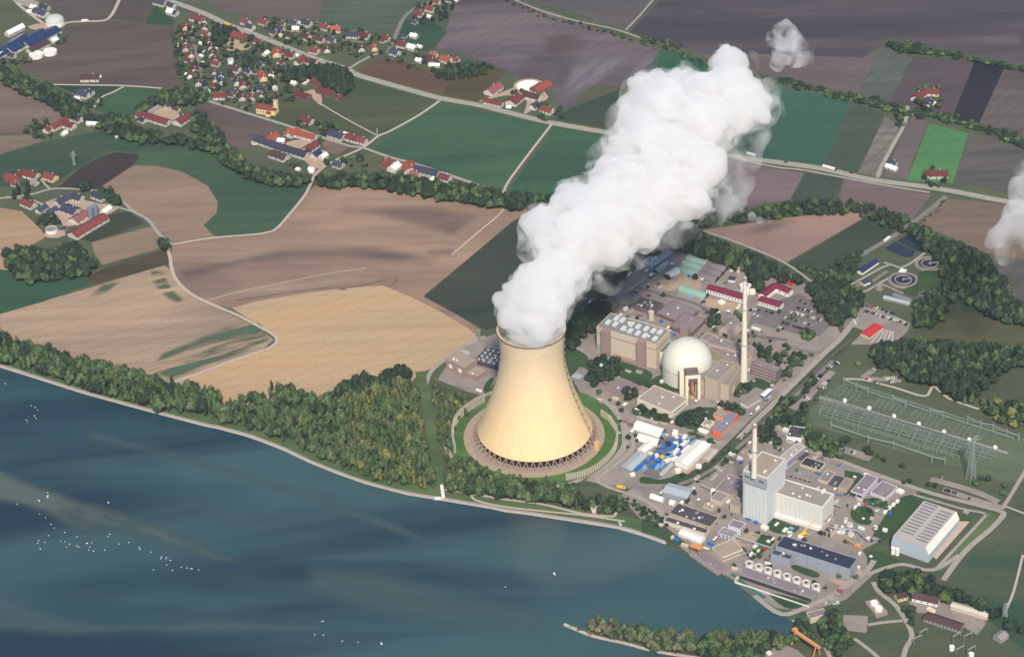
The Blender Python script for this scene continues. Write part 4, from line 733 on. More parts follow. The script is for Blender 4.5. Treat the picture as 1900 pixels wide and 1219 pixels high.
flat('canopy', 'flat bright red canopy roof behind the red wings', 'canopy', 'C2', (1330, 700), (1420, 755), (1490, 700), 16, M_REDP, M_REDP, inset=.2); gable('gatehouse', 'small white house with slate blue roof near the arched warehouses', 'house', (1353, 520), (1365, 522), 9, 4, 2, W_WHITE, R_SLATE)
for k, (x, y, r) in enumerate(((1380, 538, 6), (1389, 540, 7), (1396, 544, 5), (1385, 547, 4))): cyl('storage_tank', 'white storage tank, %s from the left in the cluster behind the tall chimney' % ORD[k], 'tank', x, y, r, 8, W_WHITE, group='white tanks behind the tall chimney')
flat('hut', 'small white hut in the sandy yard below the long red roof', 'hut', 'C2', (380, 985), (440, 1015), (505, 985), 25, W_WHITE, R_WHITE, inset=.2); cyl('water_tower', 'slim cream water tower at the edge of the wood', 'tower', 682, 570, 3, 9, W_CREAM, fr='C2')
gable('low_building', 'low building with pale wavy front beside the plant road', 'building', (150+40, 800), (430, 660), 13, 4, 1, W_WHITE, R_GREY, fr='E7', win=8); gable('trailer_hall', 'long white roofed bay with blue side by the plant road', 'building', (510, 655), (645, 540), 6, 4, 1, M_BLUE, R_WHITE, fr='E7')
flat('low_building', 'grey roofed low block behind the wavy fronted building', 'building', 'E7', (280, 560), (400, 610), (520, 500), 30, W_GREY, R_GREY)
# pump house beside the tower
flat('pump_house', 'tall brown grey pump house block left of the cooling tower', 'building', 'C5', (110, 268), (250, 335), (325, 262), 75, W_PINK, R_TAN, win=[('u', 1, 2, 6, 6, W_WHITE)]); flat('pump_house', 'lower brown grey block in front of the pump house', 'building', 'C5', (255, 372), (345, 405), (420, 352), 35, W_PINK, R_TAN, vents=2)
r_, f, u, v, h, c = flat('fan_cooler', 'dark fan cooler bank with a grid of white fan hoods behind the cooling tower', 'cooler', 'C5', (322, 278), (560, 345), (610, 230), 28, R_DARK, R_DARK)
for i in range(6):
    for j in range(4):
        p = f+u*(.1+.16*i)+v*(.14+.24*j)-c; MB().lathe(p.x, p.y, [(2.4, h-.7), (2.0, h+1.4)], 12).build('fan', M_STEELG, r_)
cyl('domed_tank', 'round pale tank with domed cap behind the pump house', 'tank', 245, 262, 9, 7, R_SILV, fr='C5', rim=False)
flat('service_building', 'small silver roofed building right of the cooling tower', 'building', 'C5', (1050, 400), (1115, 425), (1150, 390), 25, W_GREY, R_SILV)
# ================================================================ UNIT WITH THE TALL BLUE WHITE BLOCK
r_, f, u, v, h, c = flat('reactor_block', 'tall pale blue reactor block with tan roof and slim chimney', 'reactor building', 'C8', (118, 800), (485, 890), (745, 620), 660, W_BLUE, R_TAN, inset=1.4)
un, vn = u.normalized(), v.normalized(); ang = math.atan2(un.y, un.x); HB = h
p = f+u*.5-vn*1.2-c; MB().box(p.x, p.y, h*.78, u.length*.98, 2.4, h*.20, ang).build('wall_panel', mat('grey_panel', (176, 182, 188)), r_)
for k in (.2, .8): p = f+u*k-vn*2.6-c; MB().box(p.x, p.y, h*.9, 6, .4, 1.6, ang).build('louvre', M_TRIM, r_)
for k in range(1, 7): p = f+u*(k/7)-vn*.08-c; MB().box(p.x, p.y, 0, .3, .2, h*.77, ang).build('wall_seam', mat('seam_blue', (194, 203, 206)), r_)
for k in range(1, 7): p = f+v*(k/7)-un*.08-c; MB().box(p.x, p.y, 0, .2, .3, h*.98, ang).build('wall_seam', mat('seam_blue', None), r_)
mb = MB(); p = f+u*.96-vn*.6-c
for k in range(14): mb.box(p.x, p.y, h*.12+k*h*.045, 3, 1.2, .5, ang)
mb.build('stair', M_STEELG, r_)
bp_ = P(1399, 885, HB-.8)
chimney('short cream chimney standing on the pale blue reactor block', *proj(Vector((bp_.x, bp_.y, HB-.8))), 788, 3.6, 2.6, (.5,), z0=HB-.8)
r_, f, u, v, h, c = flat('turbine_hall', 'long white turbine hall attached to the pale blue reactor block', 'turbine hall', 'D4', (190, 460), (965, 700), (1185, 520), 315, mat('offwhite_cladding', (226, 226, 220), k=.72, var=.05, scale=.05), mat('taupe_roof', (166, 158, 150), var=.06, scale=.06), inset=2.2)
un, vn = u.normalized(), v.normalized(); ang = math.atan2(un.y, un.x)
for k in range(1, 12): p = f+u*(k/12)-vn*.08-c; MB().box(p.x, p.y, 5, .35, .2, h-6, ang).build('wall_seam', mat('seam_white', (206, 206, 200), k=.7), r_)
for k in range(1, 5): p = f+v*(k/5)-un*.08-c; MB().box(p.x, p.y, 0, .2, .35, h-1, ang).build('wall_seam', mat('seam_white', None), r_)
MB().box((f+v*.5-un*.1-c).x, (f+v*.5-un*.1-c).y, h*.2, .25, v.length*.6, 1.5, math.atan2(un.y, un.x)).build('window_band', G_DARK, r_)
for k in (.18, .45, .7): p = f+u*k-vn*.5-c; MB().box(p.x, p.y, 0, .8, .9, h*.5, ang).build('downpipe', W_WHITE, r_)
p = f+u*.5-vn*2-c; MB().box(p.x, p.y, 0, u.length*.96, 4, 5, ang).build('annex', W_WHITE, r_)
r_, f, u, v, h, c = flat('bridge_building', 'long tan roofed bridge building with louvred side leading to the reactor block', 'building', 'C8', (650, 590), (760, 650), (1015, 440), 120, W_LAV, mat('pale_tan_roof', (188, 180, 170), var=.08))
un, vn = u.normalized(), v.normalized()
for k in range(3): p = f+v*.5-un*.15-c; MB().box(p.x, p.y, h*(.25+.22*k), .3, v.length*.94, 1.2, math.atan2(un.y, un.x)).build('louvre', G_DARK, r_)
flat('gate_building', 'white gate building with dark roof above the bridge building', 'building', 'C8', (770, 250), (965, 325), (1015, 170), 70, W_WHITE, R_DARK, vents=1); flat('gate_annex', 'low dark roofed front part of the white gate building', 'building', 'C8', (860, 250), (960, 300), (1015, 262), 60, W_WHITE, R_PURP)
flat('canopy', 'small white entrance canopy left of the gate building', 'canopy', 'C8', (700, 190), (775, 220), (800, 200), 40, W_WHITE, R_WHITE, inset=.2)
flat('control_building', 'black roofed cream building behind the white turbine hall', 'building', 'C8', (945, 685), (1215, 775), (1320, 680), 40, W_CREAM, mat('black_roof', (58, 60, 72), var=.1), vents=4); flat('control_building', 'small black roofed block left of the black roofed building', 'building', 'C8', (870, 610), (965, 650), (1110, 545), 30, W_PINK, R_DARK)
r_, f, u, v, h, c = flat('garage_block', 'low grey garage with a row of dark bays beside the turbine hall', 'garage', 'C8', (790, 850), (1110, 945), (1200, 850), 20, W_GREY, R_GREY, win=[('u', 1, 5, 3.5, 3, G_DARK)])
flat('workshop_building', 'small cream workshop with two roof domes', 'building', 'C8', (1210, 890), (1335, 945), (1450, 810), 40, W_CREAM, R_PURP, vents=2); flat('workshop_building', 'brown roofed low block next to the beige cube', 'building', 'C8', (1335, 965), (1490, 1030), (1600, 880), 25, W_GREY, R_DARK); flat('workshop_building', 'beige cube building with grey roof near the lawn', 'building', 'C8', (1490, 1000), (1600, 1045), (1705, 905), 60, W_BEIGE, R_GREY)
flat('lab_building', 'white building with mauve roof, left one of the pair near the round lawn', 'building', 'D4', (1350, 465), (1520, 515), (1745, 270), 65, W_LAV, R_PURP, win=[('u', 1, 2, 7, 3, G_DARK)]); flat('lab_building', 'white building with mauve roof, right one of the pair near the round lawn', 'building', 'D4', (1620, 480), (1850, 560), (2020, 400), 45, W_LAV, R_PURP)
flat('workshop_building', 'grey roofed hall left of the pale blue reactor block', 'building', 'D3', (1045, 350), (1310, 450), (1500, 230), 60, W_BEIGE, R_PURP); flat('workshop_building', 'small grey block below the grey roofed hall', 'building', 'D3', (970, 480), (1120, 545), (1240, 440), 60, W_CREAM, R_GREY); flat('workshop_building', 'beige block at the left foot of the pale blue reactor block', 'building', 'D3', (1245, 575), (1385, 615), (1480, 510), 105, W_BEIGE, R_GREY)
flat('tank_cabin', 'cluster of cream boxes beside the workshop yard', 'cabin', 'D3', (865, 600), (1000, 650), (1070, 590), 25, W_CREAM, R_TAN, inset=.2, vents=3); flat('white_kiosk', 'white square kiosk left of the grey roofed hall', 'kiosk', 'D3', (975, 370), (1030, 385), (1045, 355), 60, W_WHITE, R_WHITE, inset=.2)
gable('steel_hall', 'silver blue hall with gentle roof near the river bank road', 'hall', (345, 400), (690, 490), 20, 7, 2.2, W_STEEL, R_SILV, fr='D3'); flat('dark_roof_hall', 'wide dark roofed hall by the river with small vents', 'hall', 'D3', (385, 690), (970, 890), (1150, 765), 70, W_BEIGE, R_DARK, vents=8); flat('dark_roof_annex', 'long lower annex with dark roof in front of the dark roofed hall', 'building', 'D3', (315, 800), (905, 985), (975, 925), 60, W_CREAM, R_DARK, win=[('u', 1, 10, 4, 1.2, W_WHITE)])
gable('white_shelter', 'bright white wedge shaped shelter beside the river road', 'shelter', (560, 985), (870, 1110), 11, 4, 1.2, W_WHITE, R_WHITE, fr='D3'); flat('white_villa', 'front white office house with grey roof near the turbine hall', 'building', 'D3', (1075, 970), (1290, 1045), (1380, 960), 60, W_LAV, R_GREY, win=[('u', 2, 4, 3, 1.4, G_DARK)], vents=2); flat('white_villa', 'rear white office house with mauve roof behind the front one', 'building', 'D3', (1220, 865), (1400, 925), (1520, 850), 95, W_LAV, R_PURP, win=[('v', 2, 3, 3, 1.6, G_DARK)])
for nm, lb, x, y, r in (('lying_tank', 'white rounded lying tank on the lawn by the river road', 220, 525, 110), ('lying_tank', 'shorter white lying tank near the dark roofed hall', 440, 595, 45)):
    c_ = P(*q('D3', x, y)); root = thing(nm, lb, 'tank', (c_.x, c_.y, 0), math.radians(-33)); L_ = r*.13158/1.45*2*.85; mb = MB(); mb.tube((-L_/2, 0, 4.2), (L_/2, 0, 4.2), 4.0, n=16); mb.build('shell', W_WHITE, root, smooth=False); mb = MB(); mb.box(-L_/3, 0, 0, 1, 5, 2); mb.box(L_/3, 0, 0, 1, 5, 2); mb.build('saddle', W_GREY, root)
for k, (x, y) in enumerate(((1455, 655), (1495, 690))):
    pass
for k, (x, y) in enumerate(((1805, 545), (1905, 605), (30, 560), (90, 615))):
    fr = 'C7' if k < 2 else 'C8'
    if k < 2: flat('white_box_unit', 'white rounded box unit, %s of the pair on the road junction' % ('upper' if k == 0 else 'lower'), 'container', fr, (x-50, y-10), (x+10, y+25), (x+60, y-5), 30, W_WHITE, R_WHITE, inset=.2, group='white box units by the junction')
flat('portacabin', 'pale grey green cabin by the round planted bed', 'cabin', 'D3', (1020, 55), (1110, 85), (1150, 50), 20, W_GREY, mat('green_grey', (180, 186, 172)), inset=.2); flat('portacabin', 'pale grey green tank cabin left of the grey roofed hall', 'cabin', 'D3', (955, 215), (1010, 240), (1105, 150), 20, W_GREY, mat('green_grey', None), inset=.2)
# bank side works
flat('intake_building', 'tan roofed intake building with cream walls at the river edge', 'building', 'D5', (480, 360), (690, 480), (975, 365), 75, W_CREAM, R_TAN, win=[('v', 1, 6, 5, 1.2, G_DARK)])
r_, f, u, v, h, c = flat('intake_weir', 'sloping concrete intake quay reaching into the river', 'quay', 'D5', (215, 440), (620, 725), (760, 610), 20, W_PINK, R_PURP, inset=.8)
for k in range(10): p = f+u*(.05+.1*k)+v*.15-c; MB().box(p.x, p.y, h-.75, 2.2, 4.5, 1.1, math.atan2(u.y, u.x)).build('screen_rake', W_GREY, r_)
gr = P(*q('D5', 320, 450)); root = thing('orange_crane', 'orange gantry crane on the upstream end of the intake quay', 'crane', (gr.x, gr.y, h), math.radians(-35)); MO = mat('crane_orange', (222, 150, 96), k=.75)
mb = MB(); [mb.tube((x, y, 0), (x*.8, y, 10), .45, n=5) for x in (-6, 6) for y in (-3, 3)]; mb.build('leg', MO, root); MB().box(0, 0, 10, 14, 7.5, 1.4).build('beam', MO, root); MB().box(2, 0, 11.4, 4, 4, 2).build('trolley', MO, root)
for k, (x, y) in enumerate(((1390, 1052), (1407.5, 1057.5), (1424.5, 1063.5), (1442, 1069), (1460, 1075), (1478, 1081.5), (1495.5, 1087.5), (1513.5, 1094))):
    r_ = cyl('storage_tank', 'round white tank, %s from the left in the river side row' % ORD[k], 'tank', x, y+1.5, 5.3, 7.5, W_WHITE, top=mat('tank_lid', (206, 200, 196)), group='row of white tanks beside the river')
    MB().lathe(0, 0, [(1.6, 6.79), (1.6, 7.6)], 12).build('hatch', M_TRIM, r_)
r_, f, u, v, h, c = flat('cell_cooler', 'long grey cell cooler bank with dark slatted side below the white tanks', 'cooler', 'X', (1370, 1064), (1508, 1110), (1524, 1098), 9, W_GREY, R_PURP, inset=1.0)
un, vn = u.normalized(), v.normalized(); p = f+u*.5-vn*.2-c; MB().box(p.x, p.y, 1.2, u.length*.96, .4, h*.62, math.atan2(un.y, un.x)).build('slatted_side', M_TRIM, r_)
p = f+u*.5-vn*9-c; MB().box(p.x, p.y, 0, u.length, .8, 2.0, math.atan2(un.y, un.x)).build('kerb_wall', W_WHITE, r_)
r_, f, u, v, h, c = flat('blue_grey_hall', 'long blue grey hall with navy roof behind the row of white tanks', 'hall', 'D6', (200, 165), (900, 385), (1000, 290), 112, W_STEEL, R_NAVY, inset=.7)
un, vn = u.normalized(), v.normalized()
for k in range(1, 7): p = f+u*(k/7)-vn*.1-c; MB().box(p.x, p.y, 0, .5, .25, h*.97, math.atan2(un.y, un.x)).build('wall_seam', mat('seam_grey', (132, 146, 168)), r_)
flat('blue_grey_annex', 'blue grey annex with sunken roof at the left of the navy roofed hall', 'building', 'D6', (152, 235), (335, 295), (385, 260), 85, W_STEEL, R_SLATE, vents=3); flat('pump_station', 'grey roofed pump station with cream walls near the basin inlet', 'building', 'D6', (475, 800), (530, 850), (690, 805), 50, W_CREAM, R_PURP)
r_, f, u, v, h, c = flat('filter_building', 'grey green filter building with two round white tanks on its roof', 'building', 'D6', (1045, 690), (1150, 820), (1250, 775), 30, W_PINK, R_TAN)
for k in (.3, .68): p = f+u*k+v*.5-c; MB().lathe(p.x, p.y, [(4.8, h-.75), (4.8, h+2.5), (4.4, h+2.5), (4.4, h+1.4)], 24).build('roof_tank', W_WHITE, r_)
flat('transformer_house', 'pale green framed transformer house near the hall corner', 'building', 'D6', (718, 665), (740, 712), (805, 695), 12, mat('pale_green_wall', (190, 204, 190)), R_GREY, vents=1)
flat('transformer_bay', 'cream bay with green doors in front of the turbine hall corner', 'building', 'D4', (970, 1010), (1080, 1060), (1150, 990), 70, W_CREAM, R_DARK, vents=3, win=[('u', 1, 2, 4, 7, mat('green_doors', (52, 98, 82)))])
for k, (x, y, w1) in enumerate(((1300, 860, 30), (1350, 930, 45), (1240, 1020, 45), (1365, 1060, 45), (1160, 960, 30))): flat('plant_unit', 'white equipment unit, %s in the cluster at the turbine hall corner' % ORD[k], 'equipment', 'D4', (x-w1, y-15), (x, y+12), (x+w1*.6, y-20), 50, W_WHITE, R_SILV, inset=.2, group='white units at the turbine hall corner')
gc = P(*q('D4', 740, 1060)); root = thing('mobile_crane', 'yellow orange mobile crane boom leaning by the turbine hall', 'crane', (gc.x-6, gc.y-4, 0), math.radians(35)); MB().box(0, 0, .8, 11, 3.4, 2.6).build('carrier', M_YEL, root); mb = MB(); mb.tube((-3, 0, 3.4), (22, 0, 15), .9, .6, 6); mb.build('boom', mat('boom_orange', (236, 176, 90), k=.8), root)
mb = MB(); [mb.tube((x, -1.9, .8), (x, 1.9, .8), .8, n=10) for x in (-4, -1.5, 1.5, 4)]; mb.build('wheel', M_TRIM, root)
for k, (fr, x, y, w1, mm, nm) in enumerate((('D4', 150, 970, 70, W_WHITE, 'white flat box in front of the turbine hall'), ('D4', 525, 990, 45, M_LBLUE, 'pale blue container on the dark lawn by the turbine hall'), ('D3', 1520, 780, 50, M_BLUE, 'bright blue container under the reactor block stair'), ('D3', 1620, 830, 45, M_BLUE, 'blue container beside the bright blue one under the stair'), ('D3', 1750, 905, 70, W_WHITE, 'white box right of the blue containers'), ('D5', 1170, 340, 60, W_WHITE, 'white tent cabin near the red crates'), ('D5', 1345, 260, 40, W_WHITE, 'round ended white tank by the lawn'), ('D5', 1100, 430, 35, M_BLUE, 'small blue tank beside the white tanks'), ('D5', 1050, 415, 25, W_CREAM, 'small cream tank left of the blue tank'), ('D5', 1150, 440, 25, W_WHITE, 'small white tank right of the blue tank'), ('D5', 1290, 370, 40, M_REDP, 'red crate stack beside the white tent cabin'), ('D4', 1670, 640, 22, M_LBLUE, 'pale blue box on the lawn before the white pair'), ('D4', 1540, 850, 28, W_WHITE, 'white chamber in the middle of the round lawn'), ('C3', 1060, 285, 30, M_LBLUE, 'turquoise box behind the turbine hall roof'), ('C3', 1270, 275, 40, M_BLUE, 'blue white and red tent behind the turbine hall'), ('C3', 590, 755, 35, W_WHITE, 'white van body at the foot of the cream turbine hall'), ('C3', 530, 800, 45, M_LBLUE, 'turquoise and blue container beside the dark trees'), ('C6', 965, 325, 38, M_YEL, 'orange yellow tank before the portal tower'), ('C6', 1100, 365, 32, M_YEL, 'yellow skip under the portal tower'), ('C6', 790, 280, 30, MO, 'orange skip behind the low cream hall'), ('C6', 1380, 365, 35, W_WHITE, 'white box trailer right of the portal tower'), ('C6', 1210, 358, 25, M_REDP, 'red skip right of the portal tower'), ('C1', 1740, 705, 35, M_BLUE, 'blue container beside the lone tree by the arched warehouses'), ('C1', 1745, 990, 50, M_LBLUE, 'pale blue container beside the single mint warehouse'), ('D7', 455, 200, 60, W_WHITE, 'white roofed cabin at the end of the fence road'), ('D7', 1225, 440, 45, M_STEELG, 'silver tank on the lawn behind the long storage hall'), ('D7', 130, 345, 22, M_LBLUE, 'small blue tent on the lawn'), ('D6', 1105, 265, 22, W_WHITE, 'small white hut on the lawn near the orange crane'))):
    flat('utility_box', nm, 'container', fr, (x-w1, y-w1*.25), (x, y+w1*.3), (x+w1*.7, y-w1*.2), w1*.45, mm, mm, inset=.2)
for k, (x, y) in enumerate(((272, 440), (322, 392), (368, 355), (415, 315))):
    flat('white_cabin', 'white cabin, %s from the bottom in the row beside the fence' % ORD[k], 'cabin', 'D7', (x-24, y-8), (x+8, y+14), (x+28, y-18), 18, W_WHITE, R_WHITE, inset=.2, group='white cabins beside the fence')
# long storage hall
f, u, v, h = rect('D7', (335, 755), (745, 860), (1105, 440), 165); c = f+(u+v)/2; root = thing('storage_hall', 'long white storage hall with ribbed skylights inside its own fence', 'hall', (c.x, c.y, 0))
un, vn = u.normalized(), v.normalized(); ul, vl = u.length, v.length; R3 = lambda a, b_, z: ((f+un*a+vn*b_-c).x, (f+un*a+vn*b_-c).y, z)
sl_ = ul*.10
MB().add([R3(-sl_, 0, 0), R3(ul+2, 0, 0), R3(ul+2, vl, 0), R3(-sl_, vl, 0), R3(-sl_, 0, h*.55), R3(ul+2, 0, h*.55), R3(ul+2, vl, h*.55), R3(-sl_, vl, h*.55), R3(0, 0, h), R3(ul, 0, h), R3(ul, vl, h), R3(0, vl, h)],
         [(0, 1, 5, 4), (1, 2, 6, 5), (2, 3, 7, 6), (3, 0, 4, 7), (4, 5, 9, 8), (6, 7, 11, 10), (8, 9, 10, 11), (5, 6, 10, 9)]).build('wall', mat('hall_pale_blue', (190, 202, 214), k=.68, var=.04), root)
MB().add([R3(-sl_-.3, -.3, h*.55), R3(-sl_-.3, vl+.3, h*.55), R3(.3, vl+.3, h+.4), R3(.3, -.3, h+.4), R3(-sl_-.3, -.3, h*.55+.4), R3(-sl_-.3, vl+.3, h*.55+.4), R3(.3, vl+.3, h+.8), R3(.3, -.3, h+.8)], [(0, 1, 2, 3), (4, 5, 6, 7), (0, 1, 5, 4), (1, 2, 6, 5), (2, 3, 7, 6), (3, 0, 4, 7)]).build('side_roof', R_WHITE, root)
MB().add([R3(0.4, 0, h+.1), R3(ul, 0, h+.1), R3(ul, vl, h+.1), R3(0.4, vl, h+.1), R3(0.4, 0, h+.5), R3(ul, 0, h+.5), R3(ul, vl, h+.5), R3(0.4, vl, h+.5)], [(0, 1, 2, 3), (4, 5, 6, 7), (0, 1, 5, 4), (1, 2, 6, 5), (2, 3, 7, 6), (3, 0, 4, 7)]).build('roof', mat('pale_hall_roof', (200, 192, 184), var=.06), root)
for k in range(11):
    for a0, a1 in ((.06, .40), (.54, .92)):
        b0 = vl*((.10 if a0 < .5 else .16)+k*.078); x0, x1 = ul*a0, ul*a1
        vs = [R3(x0, b0, h+.52), R3(x1, b0, h+.52), R3(x1, b0+vl*.034, h+.52), R3(x0, b0+vl*.034, h+.52), R3(x0, b0, h+2.2), R3(x1, b0, h+2.2)]
        MB().add(vs, [(0, 1, 5, 4), (1, 2, 5), (3, 0, 4), (2, 3, 4, 5), (0, 3, 2, 1)]).build('skylight', mat('skylight_grey', (142, 146, 160), var=.05), root)
p = P(*q('D7', 385, 925)); [cyl('vent_cylinder', 'white vertical cylinder, %s of the pair at the corner of the storage hall' % ('left' if k == 0 else 'right'), 'tank', 360+k*50, 930+k*12, 2.6, 9, W_WHITE, fr='D7', group='vent cylinders at the storage hall') for k in (0, 1)]
# ================================================================ SEWAGE WORKS
def basin(label, px, py, r, r_in, fr, sx=1):
    c_ = P(*q(fr, px, py)); root = thing('clarifier_basin', label, 'basin', (c_.x, c_.y, 0), 0, 'round clarifier basins')
    MB().lathe(0, 0, [(r, 0), (r, 2.4), (r-.9, 2.4), (r-.9, 1.3)], 48, cap=False).build('outer_rim', W_PINK, root); MB().lathe(0, 0, [(r-.9, .9), (r-.9, 1.2)], 48).build('water_surface', mat('basin_water', (40, 48, 70), rough=.1, spec=.6), root)
    MB().lathe(0, 0, [(r_in, .9), (r_in, 2.6), (r_in-1.3, 2.6), (r_in-1.3, .9)], 48, cap=False).build('weir_ring', W_GREY, root)
    MB().box(r_in/2, 0, 2.7, r_in, 1.4, .6, 0).build('scraper_bridge', W_GREY, root); MB().lathe(0, 0, [(1.6, .9), (1.6, 3.4)], 12).build('centre_pier', W_GREY, root); return root
basin('round clarifier basin with scraper bridge, front one of the sewage works', 780, 605, 17.5, 12, 'D1'); basin('round clarifier basin at the back beside the tree belt', 1025, 455, 16.5, 12, 'D1'); basin('small dark round basin near the looped path', 555, 677, 6.5, 4, 'D1')
disk('basin_apron', *q('D1', 785, 608), 22, m_yard, z=nextz()); disk('basin_apron', *q('D1', 1025, 458), 21, m_yard, z=nextz()); sheet('works_lawn', [q('D1', *p) for p in ((930, 530), (1100, 520), (1160, 600), (1100, 680), (900, 740), (790, 720), (800, 680), (900, 640))], m_lawn, smooth=3)
for pg in (((720, 240), (835, 178), (1030, 290), (985, 335), (900, 330)), ((610, 310), (700, 250), (890, 335), (870, 385), (800, 392))): sheet('settling_pond', [q('D1', *p) for p in pg], mat('pond_water', (36, 56, 76), rough=.1, spec=.5))
gable('sewage_office', 'white building with solar roof at the sewage works', 'building', (375, 545), (530, 440), 9, 4, 2.5, W_WHITE, M_SOLAR, fr='D1'); gable('pump_hut', 'small white house with blue solar roof inside the looped path', 'building', (395, 645), (455, 620), 9, 3.5, 2, W_WHITE, R_SLATE, fr='D1')
flat('white_cabin', 'white roofed cabin between the two clarifier basins', 'cabin', 'D1', (738, 515), (790, 530), (820, 505), 14, W_WHITE, R_WHITE, inset=.2); gable('yellow_house', 'small pale yellow house below the sewage works path', 'house', (245, 785), (290, 740), 9, 4, 2, W_YELL, mat('pale_yellow_roof', (226, 214, 170)), fr='D1'); gable('greenhouse', 'long grey roofed shed, upper one beside the sewage lawn', 'shed', (600, 770), (840, 830), 7, 3, 1.2, W_GREY, R_SILV, fr='D1'); gable('greenhouse', 'long grey roofed shed, lower one beside the sewage lawn', 'shed', (690, 745), (850, 800), 7, 3, 1.2, W_GREY, mat('grey_blue_roof', (130, 142, 156)), fr='D1'); flat('solar_shelter', 'small blue roofed shelter beside the tree belt', 'shelter', 'D1', (905, 730), (960, 745), (1010, 720), 12, W_GREY, R_SLATE, inset=.2); flat('screening_channel', 'long narrow concrete channel between the works paths', 'basin', 'D1', (490, 600), (510, 610), (640, 520), 4, W_GREY, R_DARK, inset=1)
gable('carport', 'bright red roofed car shelter beside the lined parking lot', 'shelter', (1605, 627), (1630, 608), 15, 4, 1.2, W_CREAM, M_REDP); mw = mat('line_paint', (232, 228, 224), k=.8, var=.03)
for k in range(5): ribbon('parking_line', [q('D1', 480+k*48, 1185+k*10), q('D1', 590+k*24, 1065+k*4)], .7, mw, 0)
ribbon('parking_line', [q('D1', 590, 1062), q('D1', 690, 1085)], .7, mw, 0); ribbon('parking_line', [q('D1', 690, 1085), q('D1', 590, 1200)], .7, mw, 0)
ribbon('gate_line', [q('D1', 240, 930), q('D1', 310, 950), q('D1', 350, 875)], 1.6, mw, 0); ribbon('gate_line', [q('D1', 310, 950), q('D1', 345, 1020)], 1.4, mw, 0)
# ================================================================ SUBSTATION
M_GAN = mat('galvanised_green_steel', (158, 174, 168), rough=.6, var=.05)
for k, (x, y) in enumerate(((237, 622), (463, 693), (693, 767), (922, 840), (1156, 913), (1390, 985), (1630, 1058))):
    c_ = P(*q('D2', x, y+12)); r_ = thing('white_radome', 'white egg shaped dome, %s from the left along the substation lane' % ORD[k], 'dome', (c_.x, c_.y, 0), 0, 'white domes along the substation lane')
    MB().lathe(0, 0, [(2.2, 0)]+[(3.0*math.cos(t), 3.2+3.2*math.sin(t)) for t in [-.7+2.2*i/10 for i in range(11)]], 16).build('shell', W_WHITE, r_, smooth=True)
def lattice(root, p0, p1, w_, m_, bays, nm):
    """a square lattice member between two local points"""
    a, b_ = Vector(p0), Vector(p1); d = (b_-a).normalized(); x = d.cross(Vector((.13, .2, .97))).normalized(); y = d.cross(x); mb = MB(); L_ = (b_-a).length
    for sx, sy in ((-1, -1), (1, -1), (1, 1), (-1, 1)): mb.tube(a+(x*sx+y*sy)*w_/2, b_+(x*sx+y*sy)*w_/2, .16, n=3)
    for k in range(bays):
        p, n_ = a+d*(L_*k/bays), a+d*(L_*(k+1)/bays); s = 1 if k % 2 else -1
        mb.tube(p+(x*s-y)*w_/2, n_+(-x*s-y)*w_/2, .11, n=3); mb.tube(p+(x*s+y)*w_/2, n_+(-x*s+y)*w_/2, .11, n=3)
    mb.build(nm, m_, root)
def gantry(label, a, b_, h0, grp):
    A, B = P(*q('D2', *a)), P(*q('D2', *b_)); d = B-A; c_ = (A+B)/2; L_ = d.length; r_ = thing('line_gantry', label, 'gantry', (c_.x, c_.y, 0), math.atan2(d.y, d.x), grp)
    lattice(r_, (-L_/2, 0, 0), (-L_/2, 0, h0+4), 1.0, M_GAN, 5, 'post'); lattice(r_, (L_/2, 0, 0), (L_/2, 0, h0+4), 1.0, M_GAN, 5, 'post'); lattice(r_, (-L_/2, 0, h0), (L_/2, 0, h0), .8, M_GAN, 6, 'crossbeam')
TOPP = [(225, 478), (340, 528), (450, 572), (680, 645), (798, 690), (1025, 760), (1143, 785), (1375, 830), (1495, 880), (1612, 905), (1735, 960), (1848, 1000)]
BOTP = [(105, 890), (453, 1010), (688, 1065), (1043, 1190), (1163, 1215)]
for k, (i, j) in enumerate(((0, 1), (1, 2), (3, 4), (5, 6), (7, 8), (8, 9), (9, 10), (10, 11))): gantry('lattice line gantry, %s from the left on the upper side of the substation' % ORD[k], TOPP[i], TOPP[j], 10, 'gantries on the upper side of the substation')
for k, (i, j) in enumerate(((0, 1), (1, 2), (2, 3), (3, 4))): gantry('lattice line gantry, %s from the left on the lower side of the substation' % ORD[k], BOTP[i], BOTP[j], 9, 'gantries on the lower side of the substation')
BUS = [((240, 490), (1790, 985)), ((250, 470), (1800, 965)), ((430, 560), (1800, 1000)), ((0, 640), (1680, 1130)), ((0, 660), (1660, 1140)), ((0, 690), (1640, 1155)), ((0, 715), (1640, 1170)), ((0, 740), (1600, 1190)), ((0, 765), (1300, 1165)), ((20, 790), (1240, 1165)), ((60, 620), (1690, 1115)), ((0, 600), (1200, 960))]
for k, (a, b_) in enumerate(BUS):
    A, B = P(*q('D2', *a)), P(*q('D2', *b_)); d = B-A; c_ = (A+B)/2; L_ = d.length; r_ = thing('busbar', 'long pale busbar line on posts, %s counted from the upper fence of the substation' % ORD[k], 'busbar', (c_.x, c_.y, 0), math.atan2(d.y, d.x), 'busbars across the substation')
    mb = MB(); mb.tube((-L_/2, 0, 5.5), (L_/2, 0, 5.5), .32, n=5); mb.build('conductor', M_GAN, r_); mb = MB(); n_ = int(L_/22)
    for i in range(n_+1): mb.tube((-L_/2+L_*i/n_, 0, 0), (-L_/2+L_*i/n_, 0, 5.5), .2, n=4); mb.box(-L_/2+L_*i/n_, 0, 4.8, .5, 2.0, .4)
    tag(mb.build('support_post', M_GAN, r_), kind='stuff')
